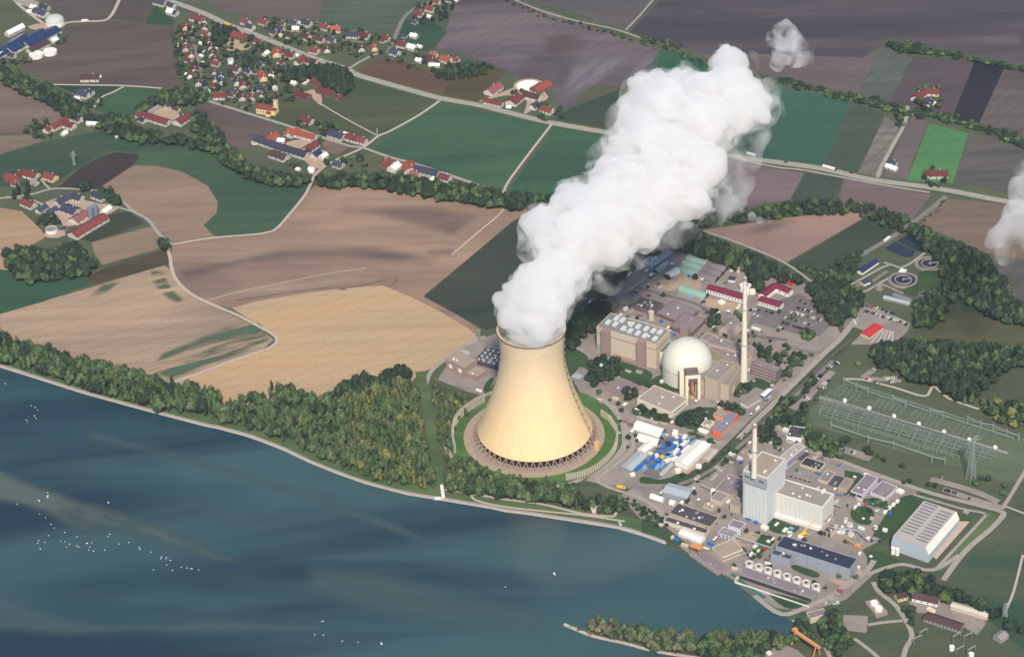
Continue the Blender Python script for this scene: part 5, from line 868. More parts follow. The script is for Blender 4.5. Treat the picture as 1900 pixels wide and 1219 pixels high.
for k in range(13):
    A, B = P(*q('D2', 70+k*122, 612+k*38)), P(*q('D2', -10+k*122, 782+k*37)); d = B-A; c_ = (A+B)/2; L_ = d.length; r_ = thing('crossbar', 'pale bar crossing the long busbars, %s from the left end of the substation' % ORD[k], 'busbar', (c_.x, c_.y, 0), math.atan2(d.y, d.x), 'crosswise bars of the substation')
    mb = MB(); mb.tube((-L_/2, 0, 7.5), (L_/2, 0, 7.5), .4, n=5); mb.build('bar', M_GAN, r_)
    for t in (-.5, -.25, 0, .25, .5): mb = MB(); mb.tube((L_*t, 0, 0), (L_*t, 0, 7.5), .32, n=4); mb.build('post', M_GAN, r_)
bay = 0
for (x0, y0, nx) in ((90, 640, 6), (430, 745, 8), (880, 890, 8), (1330, 1020, 6), (200, 500, 5), (560, 610, 6), (900, 720, 6), (1300, 850, 6)):
    for i in range(nx):
        x, y = x0+i*48, y0+i*14.8; A, B = P(*q('D2', x, y)), P(*q('D2', x-75, y+95)); d = B-A; c_ = (A+B)/2; L_ = d.length
        r_ = thing('switch_bay', 'slender switch bay of insulators, %s in the %s' % (ORD[i], ['row left of the first white dome','row below the second white dome','row below the fourth white dome','row below the sixth white dome','row under the first upper gantry','row above the third white dome','row above the fourth white dome','row above the fifth white dome', 'lower left block', 'lower centre left block', 'lower centre right block', 'lower right block'][bay]), 'switch bay', (c_.x, c_.y, 0), math.atan2(d.y, d.x), 'switch bays of the substation')
        mb = MB(); mb.tube((-L_/2, 0, 4.5), (L_/2, 0, 4.5), .22, n=4); mb.tube((-L_/2, 2.2, 4.5), (L_/2, 2.2, 4.5), .18, n=4); mb.build('bar', M_GAN, r_); mb = MB()
        for t in (-.5, -.17, .17, .5): mb.tube((L_*t, 0, 0), (L_*t, 0, 4.6), .26, n=5); mb.tube((L_*t, 2.2, 0), (L_*t, 2.2, 4.6), .22, n=5)
        mb.build('insulator', mat('insulator_grey', (132, 146, 150)), r_)
    bay += 1
def pylon(label, px, py, top, arms=(.62, .76, .9), wide=1.0, yaw=0.6):
    c_ = P(px, py); a = proj(c_); hh = height_of(px, top, py-top); r_ = thing('pylon', label, 'pylon', (c_.x, c_.y, 0), yaw, 'transmission pylons'); mb = MB(); w0 = hh*.055*wide; w1 = .8
    for sx, sy in ((-1, -1), (1, -1), (1, 1), (-1, 1)): mb.tube((sx*w0, sy*w0, 0), (sx*w1, sy*w1, hh*.97), .42, .28, n=4)
    for k in range(10):
        z0, z1 = hh*k/10*.97, hh*(k+1)/10*.97; a0, a1 = w0+(w1-w0)*k/10, w0+(w1-w0)*(k+1)/10
        for sx, sy, tx, ty in ((-1, -1, 1, -1), (1, -1, 1, 1), (1, 1, -1, 1), (-1, 1, -1, -1)): mb.tube((sx*a0, sy*a0, z0), (tx*a1, ty*a1, z1), .2, n=3); mb.tube((tx*a0, ty*a0, z0), (sx*a1, sy*a1, z1), .2, n=3)
    mb.build('mast', M_GAN, r_)
    for t in arms:
        L_ = hh*.20*(1.25-t*.5); mb = MB()
        for s in (-1, 1): mb.tube((0, .6, hh*t), (s*L_, 0, hh*t+.6), .28, n=3); mb.tube((0, -.6, hh*t), (s*L_, 0, hh*t+.6), .28, n=3); mb.tube((0, 0, hh*t+3), (s*L_, 0, hh*t+.6), .22, n=3)
        mb.build('cross_arm', M_GAN, r_)
pylon('tall lattice pylon inside the lower right of the substation', 1801, 890, 812, (.9, .97), 1.2); pylon('lattice pylon on the green field beside the steam plume', 920, 586, 549, (.9,), 1.0); pylon('faint lattice pylon on the meadow at the left edge', 138, 307, 281); pylon('lattice pylon at the lower right edge of the picture', 1864, 1152, 1118, wide=1.6); pylon('thin mast at the field corner left of the cooling tower', 890, 634, 611, (), .4); pylon('thin lattice pylon in the olive field beside the road fork', 700, 251, 240, (.8, .95))
for k, (x, y) in enumerate(((1702, 1195), (1712, 1183), (1775, 1190), (1795, 1190), (1780, 1215), (1802, 1215))):
    c_ = P(x, y); r_ = thing('lattice_gantry', 'small lattice switch frame, %s from the left in the lower right yard' % ORD[k], 'gantry', (c_.x, c_.y, 0), .6, 'switch frames in the lower right yard')
    lattice(r_, (-6, 0, 0), (-6, 0, 12), .9, M_GAN, 4, 'post'); lattice(r_, (6, 0, 0), (6, 0, 12), .9, M_GAN, 4, 'post'); lattice(r_, (-6, 0, 11), (6, 0, 11), .9, M_GAN, 4, 'crossbeam')
for k, (x, y) in enumerate(((1766, 1205), (1802, 1218))):
    cyl('round_tank', 'small white round tank, %s in the lower right yard' % ORD[k], 'tank', x, y, 3.2, 5, W_WHITE)
# lower right farm and crane
gable('works_house', 'cream house with brown roof under the lower right trees', 'house', (395, 520), (510, 490), 11, 5, 3, W_YELL, R_BRN, fr='D8', win=3); gable('works_house', 'long brown roofed barn under the lower right trees', 'barn', (600, 500), (900, 570), 14, 5, 3.5, W_WHITE, R_BRN, fr='D8', win=4)
gable('works_shed', 'long cream roofed open shed in the lower right yard', 'shed', (1050, 610), (1480, 740), 9, 5, 1.5, W_CREAM, mat('cream_roof', (222, 216, 200)), fr='D8'); gable('works_shed', 'long brown roofed workshop in the lower right yard', 'workshop', (745, 740), (1170, 880), 13, 5, 3, W_GREY, R_BRN, fr='D8', win=10); gable('works_shed', 'grey roofed hall at the lower right corner', 'hall', (1580, 1010), (1670, 950), 12, 5, 2.5, W_GREY, R_GREY, fr='D8'); flat('white_box_unit', 'bright white truck box parked in the lower right yard', 'container', 'D8', (755, 620), (830, 665), (860, 640), 25, W_WHITE, W_YELL, inset=.2)
c_ = P(1495, 1205); r_ = thing('gantry_crane', 'orange gantry crane on four legs at the bottom of the picture', 'crane', (c_.x, c_.y, 0), math.radians(-52)); MB().box(0, 0, 15, 44, 3.4, 2.6).build('girder', MO, r_); MB().box(-18, 0, 17.6, 5, 5, 2.4).build('trolley', MO, r_)
for x in (-17, 17):
    for y in (-6, 6): mb = MB(); mb.tube((x, y, 0), (x, y*.25, 15), .8, .7, 6); mb.build('leg', MO, r_)
flat('white_box_unit', 'small white cabin beside the orange gantry crane', 'cabin', 'D6', (108, 1170), (135, 1190), (165, 1172), 18, W_WHITE, R_WHITE, inset=.2)
c_ = P(*q('D6', 970, 185)); r_ = thing('mobile_crane', 'orange mobile crane behind the navy roofed hall', 'crane', (c_.x, c_.y, 0), math.radians(-30)); MB().box(0, 0, .8, 9, 3, 2.6).build('carrier', MO, r_); mb = MB(); mb.tube((4, 0, 3.4), (-16, 0, 9), .8, .5, 6); mb.build('boom', MO, r_); mb = MB(); [mb.tube((x, -1.7, .8), (x, 1.7, .8), .8, n=10) for x in (-3, 0, 3)]; mb.build('wheel', M_TRIM, r_)
# small things on the river bank
gable('river_hut', 'small pink grey hut among trees by the river path', 'hut', (1097, 951), (1113, 948), 11, 4, 4, W_PINK, mat('pale_pink_roof', (206, 186, 184))); c_ = P(821, 912); r_ = thing('outlet_ramp', 'white concrete outlet stair running down the river bank', 'stair', (c_.x, c_.y, 0), math.radians(95)); MB().box(0, 0, 0, 26, 4, 1.6).build('ramp', W_WHITE, r_); MB().box(-14, 7, 0, 3, 8, 2.2).build('platform', W_WHITE, r_)
c_ = P(*q('F3', 1467, 685)); r_ = thing('sailing_boat', 'small white boat lying on the bank near the river path', 'boat', (c_.x, c_.y, .5), 1.9); MB().add([(-3.5, -1.2, .9), (2, -1.3, .9), (4.5, 0, 1.2), (2, 1.3, .9), (-3.5, 1.2, .9), (-3, -.7, 0), (2, -.7, 0), (3.2, 0, .1), (2, .7, 0), (-3, .7, 0)], [(0, 1, 6, 5), (1, 2, 7, 6), (2, 3, 8, 7), (3, 4, 9, 8), (4, 0, 5, 9), (0, 4, 3, 2, 1), (5, 6, 7, 8, 9)]).build('hull', W_WHITE, r_); MB().box(-.5, 0, .9, 2.4, 1.4, .8).build('cabin', W_GREY, r_)
# ================================================================ VILLAGES AND FARMS
# a house: (x, y of the foot of the house centre in the zoom frame, roof, ridge direction, wall, size)
RC = {'r': (R_RED, 'red'), 'b': (R_BRN, 'dark brown'), 'o': (R_ORG, 'orange'), 'n': (R_SLATE, 'slate blue'), 'w': (R_WHITE, 'white'), 'p': (R_ROSE, 'faded red'), 's': (M_SOLAR, 'solar panelled'), 'g': (R_GREY, 'grey')}
WC = {'w': (mat('house_render', (222, 218, 210), k=.68, var=.08, objr=.18), 'white'), 'y': (W_YELL, 'yellow'), 'k': (mat('peach_wall', (240, 206, 176), k=.74), 'peach'), 'd': (W_BROWN, 'brown')}
AD = {'v': -81, 'h': -35, 'u': 53, 'e': -8, 'a': 20}
HS = []
def zone(place, fr, data, grp):
    seen = {}
    for row in data:
        x, y, rf, d, wl = row[:5]; sz = row[5] if len(row) > 5 else 1.0; asp = row[6] if len(row) > 6 else 1.25
        px, py = q(fr, x, y); c_ = P(px, py); key = (rf, wl, d, sz > 1.25, sz < .75); i = seen.get(key, 0); seen[key] = i+1
        tot = sum(1 for r in data if (r[2], r[4], r[3], (r[5] if len(r) > 5 else 1) > 1.25, (r[5] if len(r) > 5 else 1) < .75) == key)
        long_ = asp > 2; nm = 'barn' if long_ and sz > .9 else ('garage' if sz < .75 else 'house')
        lab = '%s%s %s, %s roof, %s, %s' % ('large ' if sz > 1.25 else ('small ' if sz < .75 else ''), WC[wl][1], ('long barn' if long_ and sz > .9 else nm), RC[rf][0+1], {'v': 'gable-front', 'h': 'side-on', 'u': 'turned rightwards', 'e': 'broadside', 'a': 'tilted'}[d], place)
        if tot > 1: lab += ', %s such from left' % ORD[i]
        w_ = 9.6*sz; l_ = w_*asp; hw = 4.4*min(1.2, max(.6, sz)); hr = 3.6*min(1.3, sz)
        jit = random.uniform(-5, 5)
        root = thing(nm, lab, nm, (c_.x, c_.y, 0), math.radians(AD[d]+jit), grp); HS.append((c_.x, c_.y, max(w_, l_)*.6))
        rfm = gable_parts(root, l_, w_, hw, hr, WC[wl][0], RC[rf][0], over=.7, chimney=(sz >= .75 and not long_), win=(3 if not long_ else 6) if sz >= .75 else 1, door=sz >= .75)
def Zs(place, fr, data, grp): zone(place, fr, sorted(data, key=lambda r: r[0]), grp)
Zs('outer side of straight village street', 'E1', [(30,75,'n','h','w',1.2),(440,180,'r','h','w',1.5,1.6),(560,215,'b','v','w'),(230,320,'r','v','y'),(320,300,'r','h','w',.7),(215,480,'b','v','y'),(240,600,'b','v','w'),(230,700,'r','v','w'),(325,810,'r','v','w'),(290,910,'r','h','w'),(385,1080,'r','v','w',1.35),(350,1150,'b','h','w'),(130,640,'w','h','w',.6),(270,1150,'w','h','w',.6),(300,1200,'w','u','w',.5)], 'houses along the straight village street')
Zs('inner side of straight village street', 'E1', [(565,330,'b','v','w'),(590,440,'r','h','w',1.1),(635,580,'r','v','w'),(680,670,'b','v','w'),(700,800,'b','v','w',1.1),(740,895,'b','v','w'),(770,970,'r','h','w',1.1),(740,1110,'r','v','w',.8),(515,600,'w','h','w',.6),(535,735,'w','h','w',.6),(520,820,'w','h','w',.5),(550,945,'w','h','w',.5),(765,690,'w','h','w',.5),(825,830,'r','h','w',.6)], 'houses along the straight village street')
Zs('by the school yard', 'E1', [(1190,490,'r','h','d',1.7,1.7),(1510,580,'r','h','w',1.1),(1100,1070,'b','h','w',1.3,1.5),(1290,240,'r','h','w',1.2),(1370,330,'n','h','w',1.2),(1610,245,'r','h','w',1.2)], 'houses by the village school')
Zs('above the church road', 'E2', [(450,260,'b','v','w'),(845,130,'n','v','w'),(745,200,'n','v','w',.8),(860,240,'n','v','w',1.1),(1140,250,'n','v','w',1.1),(740,300,'r','h','w',.7),(830,500,'r','e','w',1.5),(1090,430,'n','h','w',1.1),(1040,470,'r','h','w',.8),(1250,320,'r','v','w',1.3),(1230,520,'r','v','w'),(1400,520,'r','v','w'),(1400,410,'b','v','w',.75),(1560,470,'b','v','w',.8),(1590,380,'n','h','w',1.2),(1810,350,'w','v','w',.7),(1595,170,'o','v','k',1.2),(1820,30,'b','v','y'),(1270,130,'n','h','w',.9),(1330,60,'n','h','w'),(1460,60,'b','h','w',.8),(1760,140,'w','h','w',.6),(640,400,'w','v','w',.5),(1100,160,'b','h','w',.8)], 'houses in the lower village')
Zs('north of the main road', 'E3', [(100,250,'r','h','w',1.2),(400,270,'b','h','w'),(390,350,'n','h','w'),(385,440,'n','v','y',1.1),(270,420,'n','h','w'),(620,260,'n','h','w',1.1),(655,350,'w','e','y',.9),(850,265,'n','h','w',1.3),(560,480,'b','h','w',1.3),(830,500,'b','h','k',1.3),(1080,550,'b','h','k',1.2),(1290,560,'n','h','w',1.1),(1160,330,'r','h','w',1.3),(1360,370,'o','e','w',1.3),(1650,470,'n','e','w',1.5),(1870,480,'r','h','w',1.4),(980,750,'r','h','w',1.3),(1200,720,'r','v','w'),(1800,700,'b','v','w'),(720,240,'w','h','w',.6)], 'houses north of the main road')
Zs('below the main road', 'E3', [(320,790,'o','v','k',1.4),(560,830,'r','h','w',1.2),(740,920,'r','u','w',1.1,2.1),(940,940,'b','h','k',1.5),(390,940,'r','u','w',.9),(300,1080,'b','v','y'),(460,760,'r','h','w',.7),(130,790,'w','u','w',.9),(680,810,'w','h','w',.6),(50,1160,'o','v','k',1.1),(230,1180,'w','h','w',.6),(20,990,'n','h','w')], 'houses below the main road')
Zs('at the village east end', 'E5', [(270,355,'r','h','w'),(410,415,'r','h','w',1.4),(500,440,'w','h','w',1.2),(515,335,'w','h','w'),(565,425,'w','h','w',.7),(345,485,'n','h','w',1.3),(50,445,'b','v','w'),(165,440,'o','v','k'),(560,145,'r','h','w',1.2),(660,100,'r','h','w',1.3),(520,210,'n','h','w',.8),(710,35,'r','h','w',1.2),(830,18,'n','h','w'),(880,14,'w','h','w',.8),(690,500,'o','h','w',1.0),(800,545,'o','h','w',1.5),(560,550,'w','h','w',.9),(665,555,'b','v','d',1.5),(885,545,'r','h','w',.9),(695,590,'w','e','w',.8,2.2),(430,335,'n','h','w',.7),(650,160,'w','h','w',.7),(240,375,'b','h','w',.7)], 'houses at the eastern end of the village')
Zs('in the round slab farm', 'E5', [(1215,810,'p','u','w',1.8,1.7),(1215,925,'r','h','w',1.1,3),(1400,905,'r','u','w',2.0,1.3),(1350,955,'w','e','w',.6),(1560,870,'b','h','w',1.6,1.8),(1500,835,'r','h','w',.9),(1635,790,'o','u','d',2.2,1.5),(1575,955,'n','u','w',1.2),(1690,990,'r','h','w',1.6)], 'buildings of the farm with the round slab')
disk('round_slab', *q('E5', 1525, 765), 19, mat('white_slab', (250, 244, 226), k=.85, var=.03)); disk('round_slab_edge', *q('E5', 1525, 765), 24, m_sand, r0=19)
Zs('farm below the dark grove', 'A2', [(515,635,'r','h','d',1.3,3.6),(530,690,'r','h','d',1.4,2.2),(362,715,'r','h','d',1.6,1.6),(625,725,'r','u','d',.9),(300,620,'w','h','w',.8),(380,610,'w','u','w',.8)], 'farm buildings below the village grove')
Zs('east of the church', 'E4', [(1020,300,'r','h','w',1.5,1.5),(1470,520,'n','h','w',1.7,1.6),(1690,560,'r','h','w',1.4,1.4),(1830,600,'r','h','w',1.3),(1600,480,'w','h','w',.6)], 'houses along the church road')
Zs('farm court below church', 'E4', [(960,510,'o','h','w',1.5,3.4),(830,480,'o','u','w',1.1,2.1),(740,490,'o','h','w',.8),(510,560,'o','u','w',1.7),(500,650,'n','h','w',1.7,3.8),(840,760,'n','h','w',1.7,3.0),(1010,770,'n','u','w',1.1),(1080,700,'r','u','w',1.6,1.8),(620,820,'b','h','w',1.7,1.8),(1160,800,'s','u','w',1.3),(1270,820,'w','u','w',1.0),(650,590,'w','e','w',.9),(1490,950,'n','h','w',1.3),(900,1000,'w','h','w',.6),(1100,1010,'w','h','w',.8),(1100,1040,'w','h','w',.6)], 'buildings of the farm court')
Zs('farm above the tree belt', 'B2', [(1140,60,'o','v','w',2.0,1.2),(1270,90,'n','h','w',1.7,2.4),(1180,110,'p','h','w',1.2),(1400,135,'r','h','w',1.4),(965,30,'r','u','d',1.6),(1030,60,'w','u','w',1.5,1.3),(1300,140,'w','u','w',.7)], 'buildings of the roadside farm')
Zs('far left farm', 'A1', [(70,360,'s','u','w',2.6,3.2),(190,320,'s','u','w',2.6,3.2),(300,290,'s','u','w',2.6,2.8),(280,360,'b','u','w',1.6,2.6),(110,240,'w','u','w',1.2,3),(395,310,'w','u','w',1.0),(5,420,'w','u','w',1.0),(90,420,'n','h','w',1.0)], 'solar roofed farm buildings')
Zs('in the biogas yard', 'A1', [(200,30,'g','h','w',1.6,2.4),(300,110,'n','h','w',1.6,1.8),(250,70,'w','h','w',1.0),(330,75,'n','h','w',1.2),(225,100,'w','h','w',.8)], 'buildings of the biogas yard')
Zs('at the top edge', 'A1', [(1170,35,'n','h','w',1.5,1.5),(1250,55,'n','h','w',1.1),(1255,105,'w','h','w',1.3)], 'houses at the top edge')
Zs('amid the brown fields', 'A1', [(660,585,'b','e','w',1.7,1.8),(715,575,'w','u','w',.7)], 'buildings of the lonely yard')
Zs('in the stream hamlet', 'A1', [(610,705,'n','h','w',1.5,1.5),(640,690,'n','h','w',1.2,1.8),(520,720,'n','h','w',1.0),(570,735,'w','h','w',.8)], 'buildings of the stream hamlet')
Zs('farm left of the stream', 'A1', [(430,925,'r','u','w',1.4,2.4),(500,930,'r','h','w',1.4,1.7),(470,985,'w','u','w',.8),(560,880,'b','h','w',1.5,1.4),(350,960,'r','u','w',1.1),(615,880,'w','v','w',.6),(675,915,'w','e','w',.8,2.2),(860,1000,'w','a','w',.8)], 'buildings of the red roofed farm')
Zs('in the long roofed farm', 'A1', [(1120,880,'r','h','w',1.6,4),(1335,890,'r','u','w',1.7,1.8),(1185,780,'g','u','w',1.0,6.5),(1250,770,'b','u','w',1.2,2.4),(1040,890,'n','h','w',1.0),(1415,875,'w','v','w',.7),(1290,810,'b','h','w',.8)], 'buildings of the farm with long roofs')
Zs('hamlet at left edge', 'B1', [(95,140,'r','h','d',1.7,1.5),(140,115,'r','u','w',1.3,1.6),(220,110,'r','h','w',1.7,1.7),(255,165,'g','h','w',.9),(370,130,'r','h','y',1.5,1.4),(110,175,'r','h','w',.9)], 'houses of the red roofed hamlet')
Zs('in the twin silo farm', 'B1', [(210,325,'r','h','w',1.5,1.6),(450,305,'n','u','w',1.5,1.4),(565,280,'n','h','w',1.5,1.2),(725,270,'n','h','w',1.5,1.5),(515,370,'n','h','w',2.1,1.3),(580,425,'p','u','w',1.8,1.6),(648,490,'r','u','w',2.0,3.4),(775,370,'w','u','w',1.0,1.8),(305,360,'n','u','w',1.0,1.9),(375,380,'n','u','w',1.1,1.9)], 'buildings of the farm with the twin silos')
Zs('lonely farm at right', 'A4', [(1120,720,'r','u','w',1.5,1.8),(1215,690,'r','e','w',1.6,1.4),(1190,765,'n','h','w',1.5),(1212,770,'w','u','w',.9)], 'buildings of the lonely farm'); Zs('by the bright green field', 'E6', [(1385,150,'r','e','w',1.8,1.9),(1340,155,'r','u','w',1.0),(1110,105,'w','h','w',.9),(1135,115,'w','h','w',.9),(1130,85,'n','h','w',1.0)], 'houses beside the bright green field')
for k, (x, y) in enumerate(((665, 410), (700, 392))):
    cyl('grain_silo', 'tall blue grey grain silo, %s of the pair in the farm' % ('left' if k == 0 else 'right'), 'silo', x, y, 4.6, 17, mat('silo_blue', (128, 144, 160)), fr='B1', rim=False, group='grain silos'); HS.append((*P(*q('B1', x, y))[:2], 6))
for (lb, fr, x, y, r, hh, m_, tp) in (('round white slurry tank below the red barn', 'B1', 378, 515, 8.5, 6, W_WHITE, R_GREY), ('low dark round slurry tank beside the white one', 'B1', 462, 492, 7, 2, W_GREY, R_DARK), ('low round pink tank among bushes in the silo farm', 'B1', 385, 438, 5, 3, R_ROSE, R_ROSE), ('round pale lidded tank, left one below the solar roofs', 'A1', 265, 415, 11.5, 5, W_WHITE, R_WHITE), ('round pale lidded tank, right one below the solar roofs', 'A1', 366, 392, 11.5, 5, W_WHITE, R_WHITE), ('dark round tank at the left picture edge', 'A1', 25, 445, 7, 3, W_GREY, R_DARK), ('round pale slab tank at the left end of the farm court', 'E4', 262, 600, 6, 2, W_WHITE, R_TAN), ('white silo with teal stripe by the village sports ground', 'E1', 1035, 960, 5, 10, W_WHITE, R_SILV)):
    cyl('round_tank', lb, 'tank', x, y, r, hh, m_, fr=fr, top=tp)
c_ = P(*q('A1', 403, 178)); r_ = thing('gas_dome', 'large pale green domed gas store of the biogas yard', 'tank', (c_.x, c_.y, 0)); MB().lathe(0, 0, [(15.5, 0), (15.5, 7)], 40, cap=False).build('wall', W_WHITE, r_); MB().lathe(0, 0, [(15.5*math.cos(t), 7+9*math.sin(t)) for t in [math.pi/2*i/10 for i in range(10)]]+[(.2, 16)], 40, cap=False).build('membrane_roof', mat('pale_green_membrane', (196, 208, 200), k=.7), r_, smooth=True)
# church
cc_ = P(*q('E2', 1640, 760)); ch = thing('church', 'village church with red roofed nave and pale yellow tower with dark spire', 'church', (cc_.x, cc_.y, 0), math.radians(-24)); gable_parts(ch, 26, 12, 9, 6, W_YELL, R_RED, over=.4, win=5)
MB().box(15, 0, 0, 7, 8, 8.5).build('choir', W_YELL, ch); MB().add([(11.5, -4.4, 8.5), (18.9, -4.4, 8.5), (18.9, 4.4, 8.5), (11.5, 4.4, 8.5), (13, 0, 12)], [(0, 1, 4), (1, 2, 4), (2, 3, 4), (3, 0, 4)]).build('choir_roof', R_RED, ch); MB().box(9, -8, 0, 7, 4.5, 5).build('porch', W_YELL, ch); MB().add([(5.2, -10.6, 5), (12.8, -10.6, 5), (12.8, -5.9, 7.5), (5.2, -5.9, 7.5), (5.2, -5.9, 5), (12.8, -5.9, 5)], [(0, 1, 2, 3), (0, 3, 4), (1, 5, 2)]).build('porch_roof', R_RED, ch)
t_ = MB().box(15.5, 7.5, 0, 5.6, 5.6, 24).build('tower', W_YELL, ch); MB().add([(12.3, 4.3, 24), (18.7, 4.3, 24), (18.7, 10.7, 24), (12.3, 10.7, 24), (15.5, 7.5, 38)], [(0, 1, 4), (1, 2, 4), (2, 3, 4), (3, 0, 4), (3, 2, 1, 0)]).build('spire', R_SLATE, t_); MB().box(15.5, 4.65, 17.5, 2, .12, 2).build('clock_face', W_WHITE, t_); MB().box(15.5, 4.65, 20.4, 1.4, .12, 2).build('window', G_DARK, t_)
HS.append((cc_.x, cc_.y, 18))
# ================================================================ CARS, VANS, BIRDS
CC = [('white', W_WHITE, 8), ('silver', mat('car_silver', (190, 194, 202), rough=.3, metal=.3, k=.7), 6), ('black', mat('car_black', (24, 24, 30), rough=.25), 6), ('dark blue', mat('car_blue', (34, 48, 96), rough=.25), 5), ('grey', mat('car_grey', (96, 98, 108), rough=.3), 5), ('red', mat('car_red', (170, 34, 44), rough=.3), 2), ('yellow', mat('car_yellow', (230, 190, 50), rough=.3), .4)]
protos = {}
def car_proto(name, colour, m_):
    r_ = thing(name, 'x', 'car'); mb = MB()
    mb.add([(-2.3, -.92, .25), (2.25, -.92, .25), (2.25, .92, .25), (-2.3, .92, .25), (-2.35, -.92, .95), (-1.2, -.92, 1.0), (1.0, -.92, .98), (2.3, -.88, .75), (2.3, .88, .75), (1.0, .92, .98), (-1.2, .92, 1.0), (-2.35, .92, .95)],
           [(3, 2, 1, 0), (0, 1, 7, 6, 5, 4), (3, 11, 10, 9, 8, 2), (4, 5, 10, 11), (5, 6, 9, 10), (6, 7, 8, 9), (1, 2, 8, 7), (0, 4, 11, 3)]); mb.build('body', m_, r_)
    MB().add([(-1.9, -.86, .97), (1.0, -.86, .97), (1.0, .86, .97), (-1.9, .86, .97), (-1.4, -.7, 1.45), (.3, -.7, 1.47), (.3, .7, 1.47), (-1.4, .7, 1.45)], [(0, 1, 5, 4), (1, 2, 6, 5), (2, 3, 7, 6), (3, 0, 4, 7)]).build('windows', G_DARK, r_)
    MB().add([(-1.42, -.71, 1.46), (.32, -.71, 1.48), (.32, .71, 1.48), (-1.42, .71, 1.46), (-1.42, -.71, 1.5), (.32, -.71, 1.52), (.32, .71, 1.52), (-1.42, .71, 1.5)], [(4, 5, 6, 7), (0, 1, 5, 4), (1, 2, 6, 5), (2, 3, 7, 6), (3, 0, 4, 7)]).build('car_roof', m_, r_)
    for x in (-1.45, 1.4):
        for y in (-.9, .9): mb = MB(); mb.tube((x, y-.1, .33), (x, y+.1, .33), .33, n=8); mb.build('wheel', M_TRIM, r_)
    return r_
TOPZ = _layer[0]+.02
def car(px, py, ang, lot, grp, rng, sc=1.12, force=None):
    cn_, m_, _ = next(c for c in CC if c[0] == force) if force else rng.choices(CC, [c[2] for c in CC])[0]
    v = P(px, py); lab = '%s car %s' % (cn_, lot)
    if cn_ not in protos:
        protos[cn_] = car_proto('parked_car', cn_, m_); r_ = protos[cn_]; r_.location = (v.x, v.y, TOPZ); r_.rotation_euler = (0, 0, ang); r_.scale = (sc,)*3; r_['label'] = lab
    else: r_ = dup(protos[cn_], (v.x, v.y, TOPZ), ang, (sc,)*3, lab)
    r_['group'] = grp; return r_
rc = random.Random(5)
def row(fr, a, b, lot, fill=.85, step=3.1, across=True):
    A, B = P(*q(fr, *a)), P(*q(fr, *b)); d = B-A; n_ = int(d.length/step); an = math.atan2(d.y, d.x)+(math.pi/2 if across else 0)
    for i in range(n_):
        if rc.random() < fill: px, py = proj(A+d*((i+.5)/n_)); car(px, py, an+rc.uniform(-.04, .04)+(math.pi if rc.random() < .4 else 0), lot, 'cars '+lot, rc)
for (a, b, nm) in (((1290, 672), (1600, 760), 'top row'), ((1190, 728), (1400, 790), 'upper second row'), ((1270, 740), (1640, 850), 'second row'), ((1110, 800), (1540, 925), 'third row'), ((1070, 862), (1450, 985), 'fourth row'), ((1040, 940), (1130, 970), 'lowest short row')): row('E8', a, b, 'in the %s of the staff car park' % nm)
for (a, b, nm) in (((700, 690), (800, 720), 'top left'), ((880, 720), (1020, 762), 'top right'), ((680, 752), (740, 772), 'lower left'), ((760, 790), (900, 832), 'lower right')): row('E8', a, b, 'in the %s row of the small car park' % nm, .9)
for (a, b, nm) in (((1330, 580), (1370, 590), 'upper end'), ((1395, 615), (1440, 630), 'upper end')): row('E8', a, b, 'at the %s of the staff car park' % nm, .7)
for (a, b, nm) in (((430, 842), (500, 862), 'first'), ((525, 862), (600, 885), 'second'), ((610, 900), (700, 925), 'third'), ((400, 884), (820, 1015), 'long')): row('D1', a, b, 'in the %s row below the sewage works' % nm, .9)
for (a, b, nm) in (((1400, 420), (1560, 250), 'left'), ((1640, 150), (1900, 20), 'upper'), ((1480, 500), (1700, 470), 'middle'), ((1590, 440), (1700, 350), 'right'), ((1240, 650), (1460, 700), 'lowest')): row('E7', a, b, 'in the %s row of the roadside car park' % nm, .75)
for (a, b, nm) in (((430, 420), (570, 470), 'lower'), ((600, 400), (700, 470), 'middle'), ((480, 350), (540, 320), 'upper'), ((640, 420), (770, 400), 'right')): row('D2', a, b, 'in the %s row of the forest car park above the substation' % nm, .8)
row('D2', (215, 1080), (340, 1110), 'in the row below the lower left substation fence', .9)
for (a, b) in (((1080, 90), (1180, 115)), ((880, 40), (960, 60)), ((1050, 215), (1200, 270)), ((1240, 290), (1480, 340))): row('D7', a, b, 'on the strip above the perimeter road at right', .35)
for (fr, x, y, a, lot) in (('D6', 675, 718, 1.2, 'on the lawn edge by the pump station'), ('E7', 645, 655, .9, 'on the plant road beside the white trailer bay'), ('D4', 1310, 680, 1.4, 'on the road beside the round lawn'), ('D3', 795, 268, .3, 'alone on the asphalt left of the grey roofed hall'), ('C3', 580, 742, 2.4, 'at the foot of the turbine hall'), ('D3', 1270, 740, 1.3, 'in the lane beside the beige block'), ('C5', 370, 520, 2.6, 'behind the left noise barrier'), ('E6', 500, 72, -.2, 'on the main road right of the plume'), ('E6', 885, 135, -.2, 'on the main road near the bright field'), ('E3', 1100, 880, -.6, 'on the main road at the village end'), ('E3', 1290, 940, -.6, 'on the verge where the main road leaves the village')): car(*q(fr, x, y), a, lot, None, rc) if False else car(*q(fr, x, y), a, lot, 'single cars', rc, force='white' if fr in ('D6', 'E7', 'C3', 'C5', 'E3') else 'black')
def truck(label, px, py, ang, m1, m2, L_=11):
    v = P(px, py); r_ = thing('lorry', label, 'lorry', (v.x, v.y, TOPZ), ang); MB().box(-1.2, 0, .9, L_, 2.8, 3).build('cargo_box', m1, r_); MB().box(L_/2+.4, 0, .6, 2, 2.6, 2.6).build('cab', m2, r_); mb = MB(); [mb.tube((x, -1.3, .55), (x, 1.3, .55), .55, n=10) for x in (-L_*.4, -L_*.25, L_*.45)]; mb.build('wheel', M_TRIM, r_)
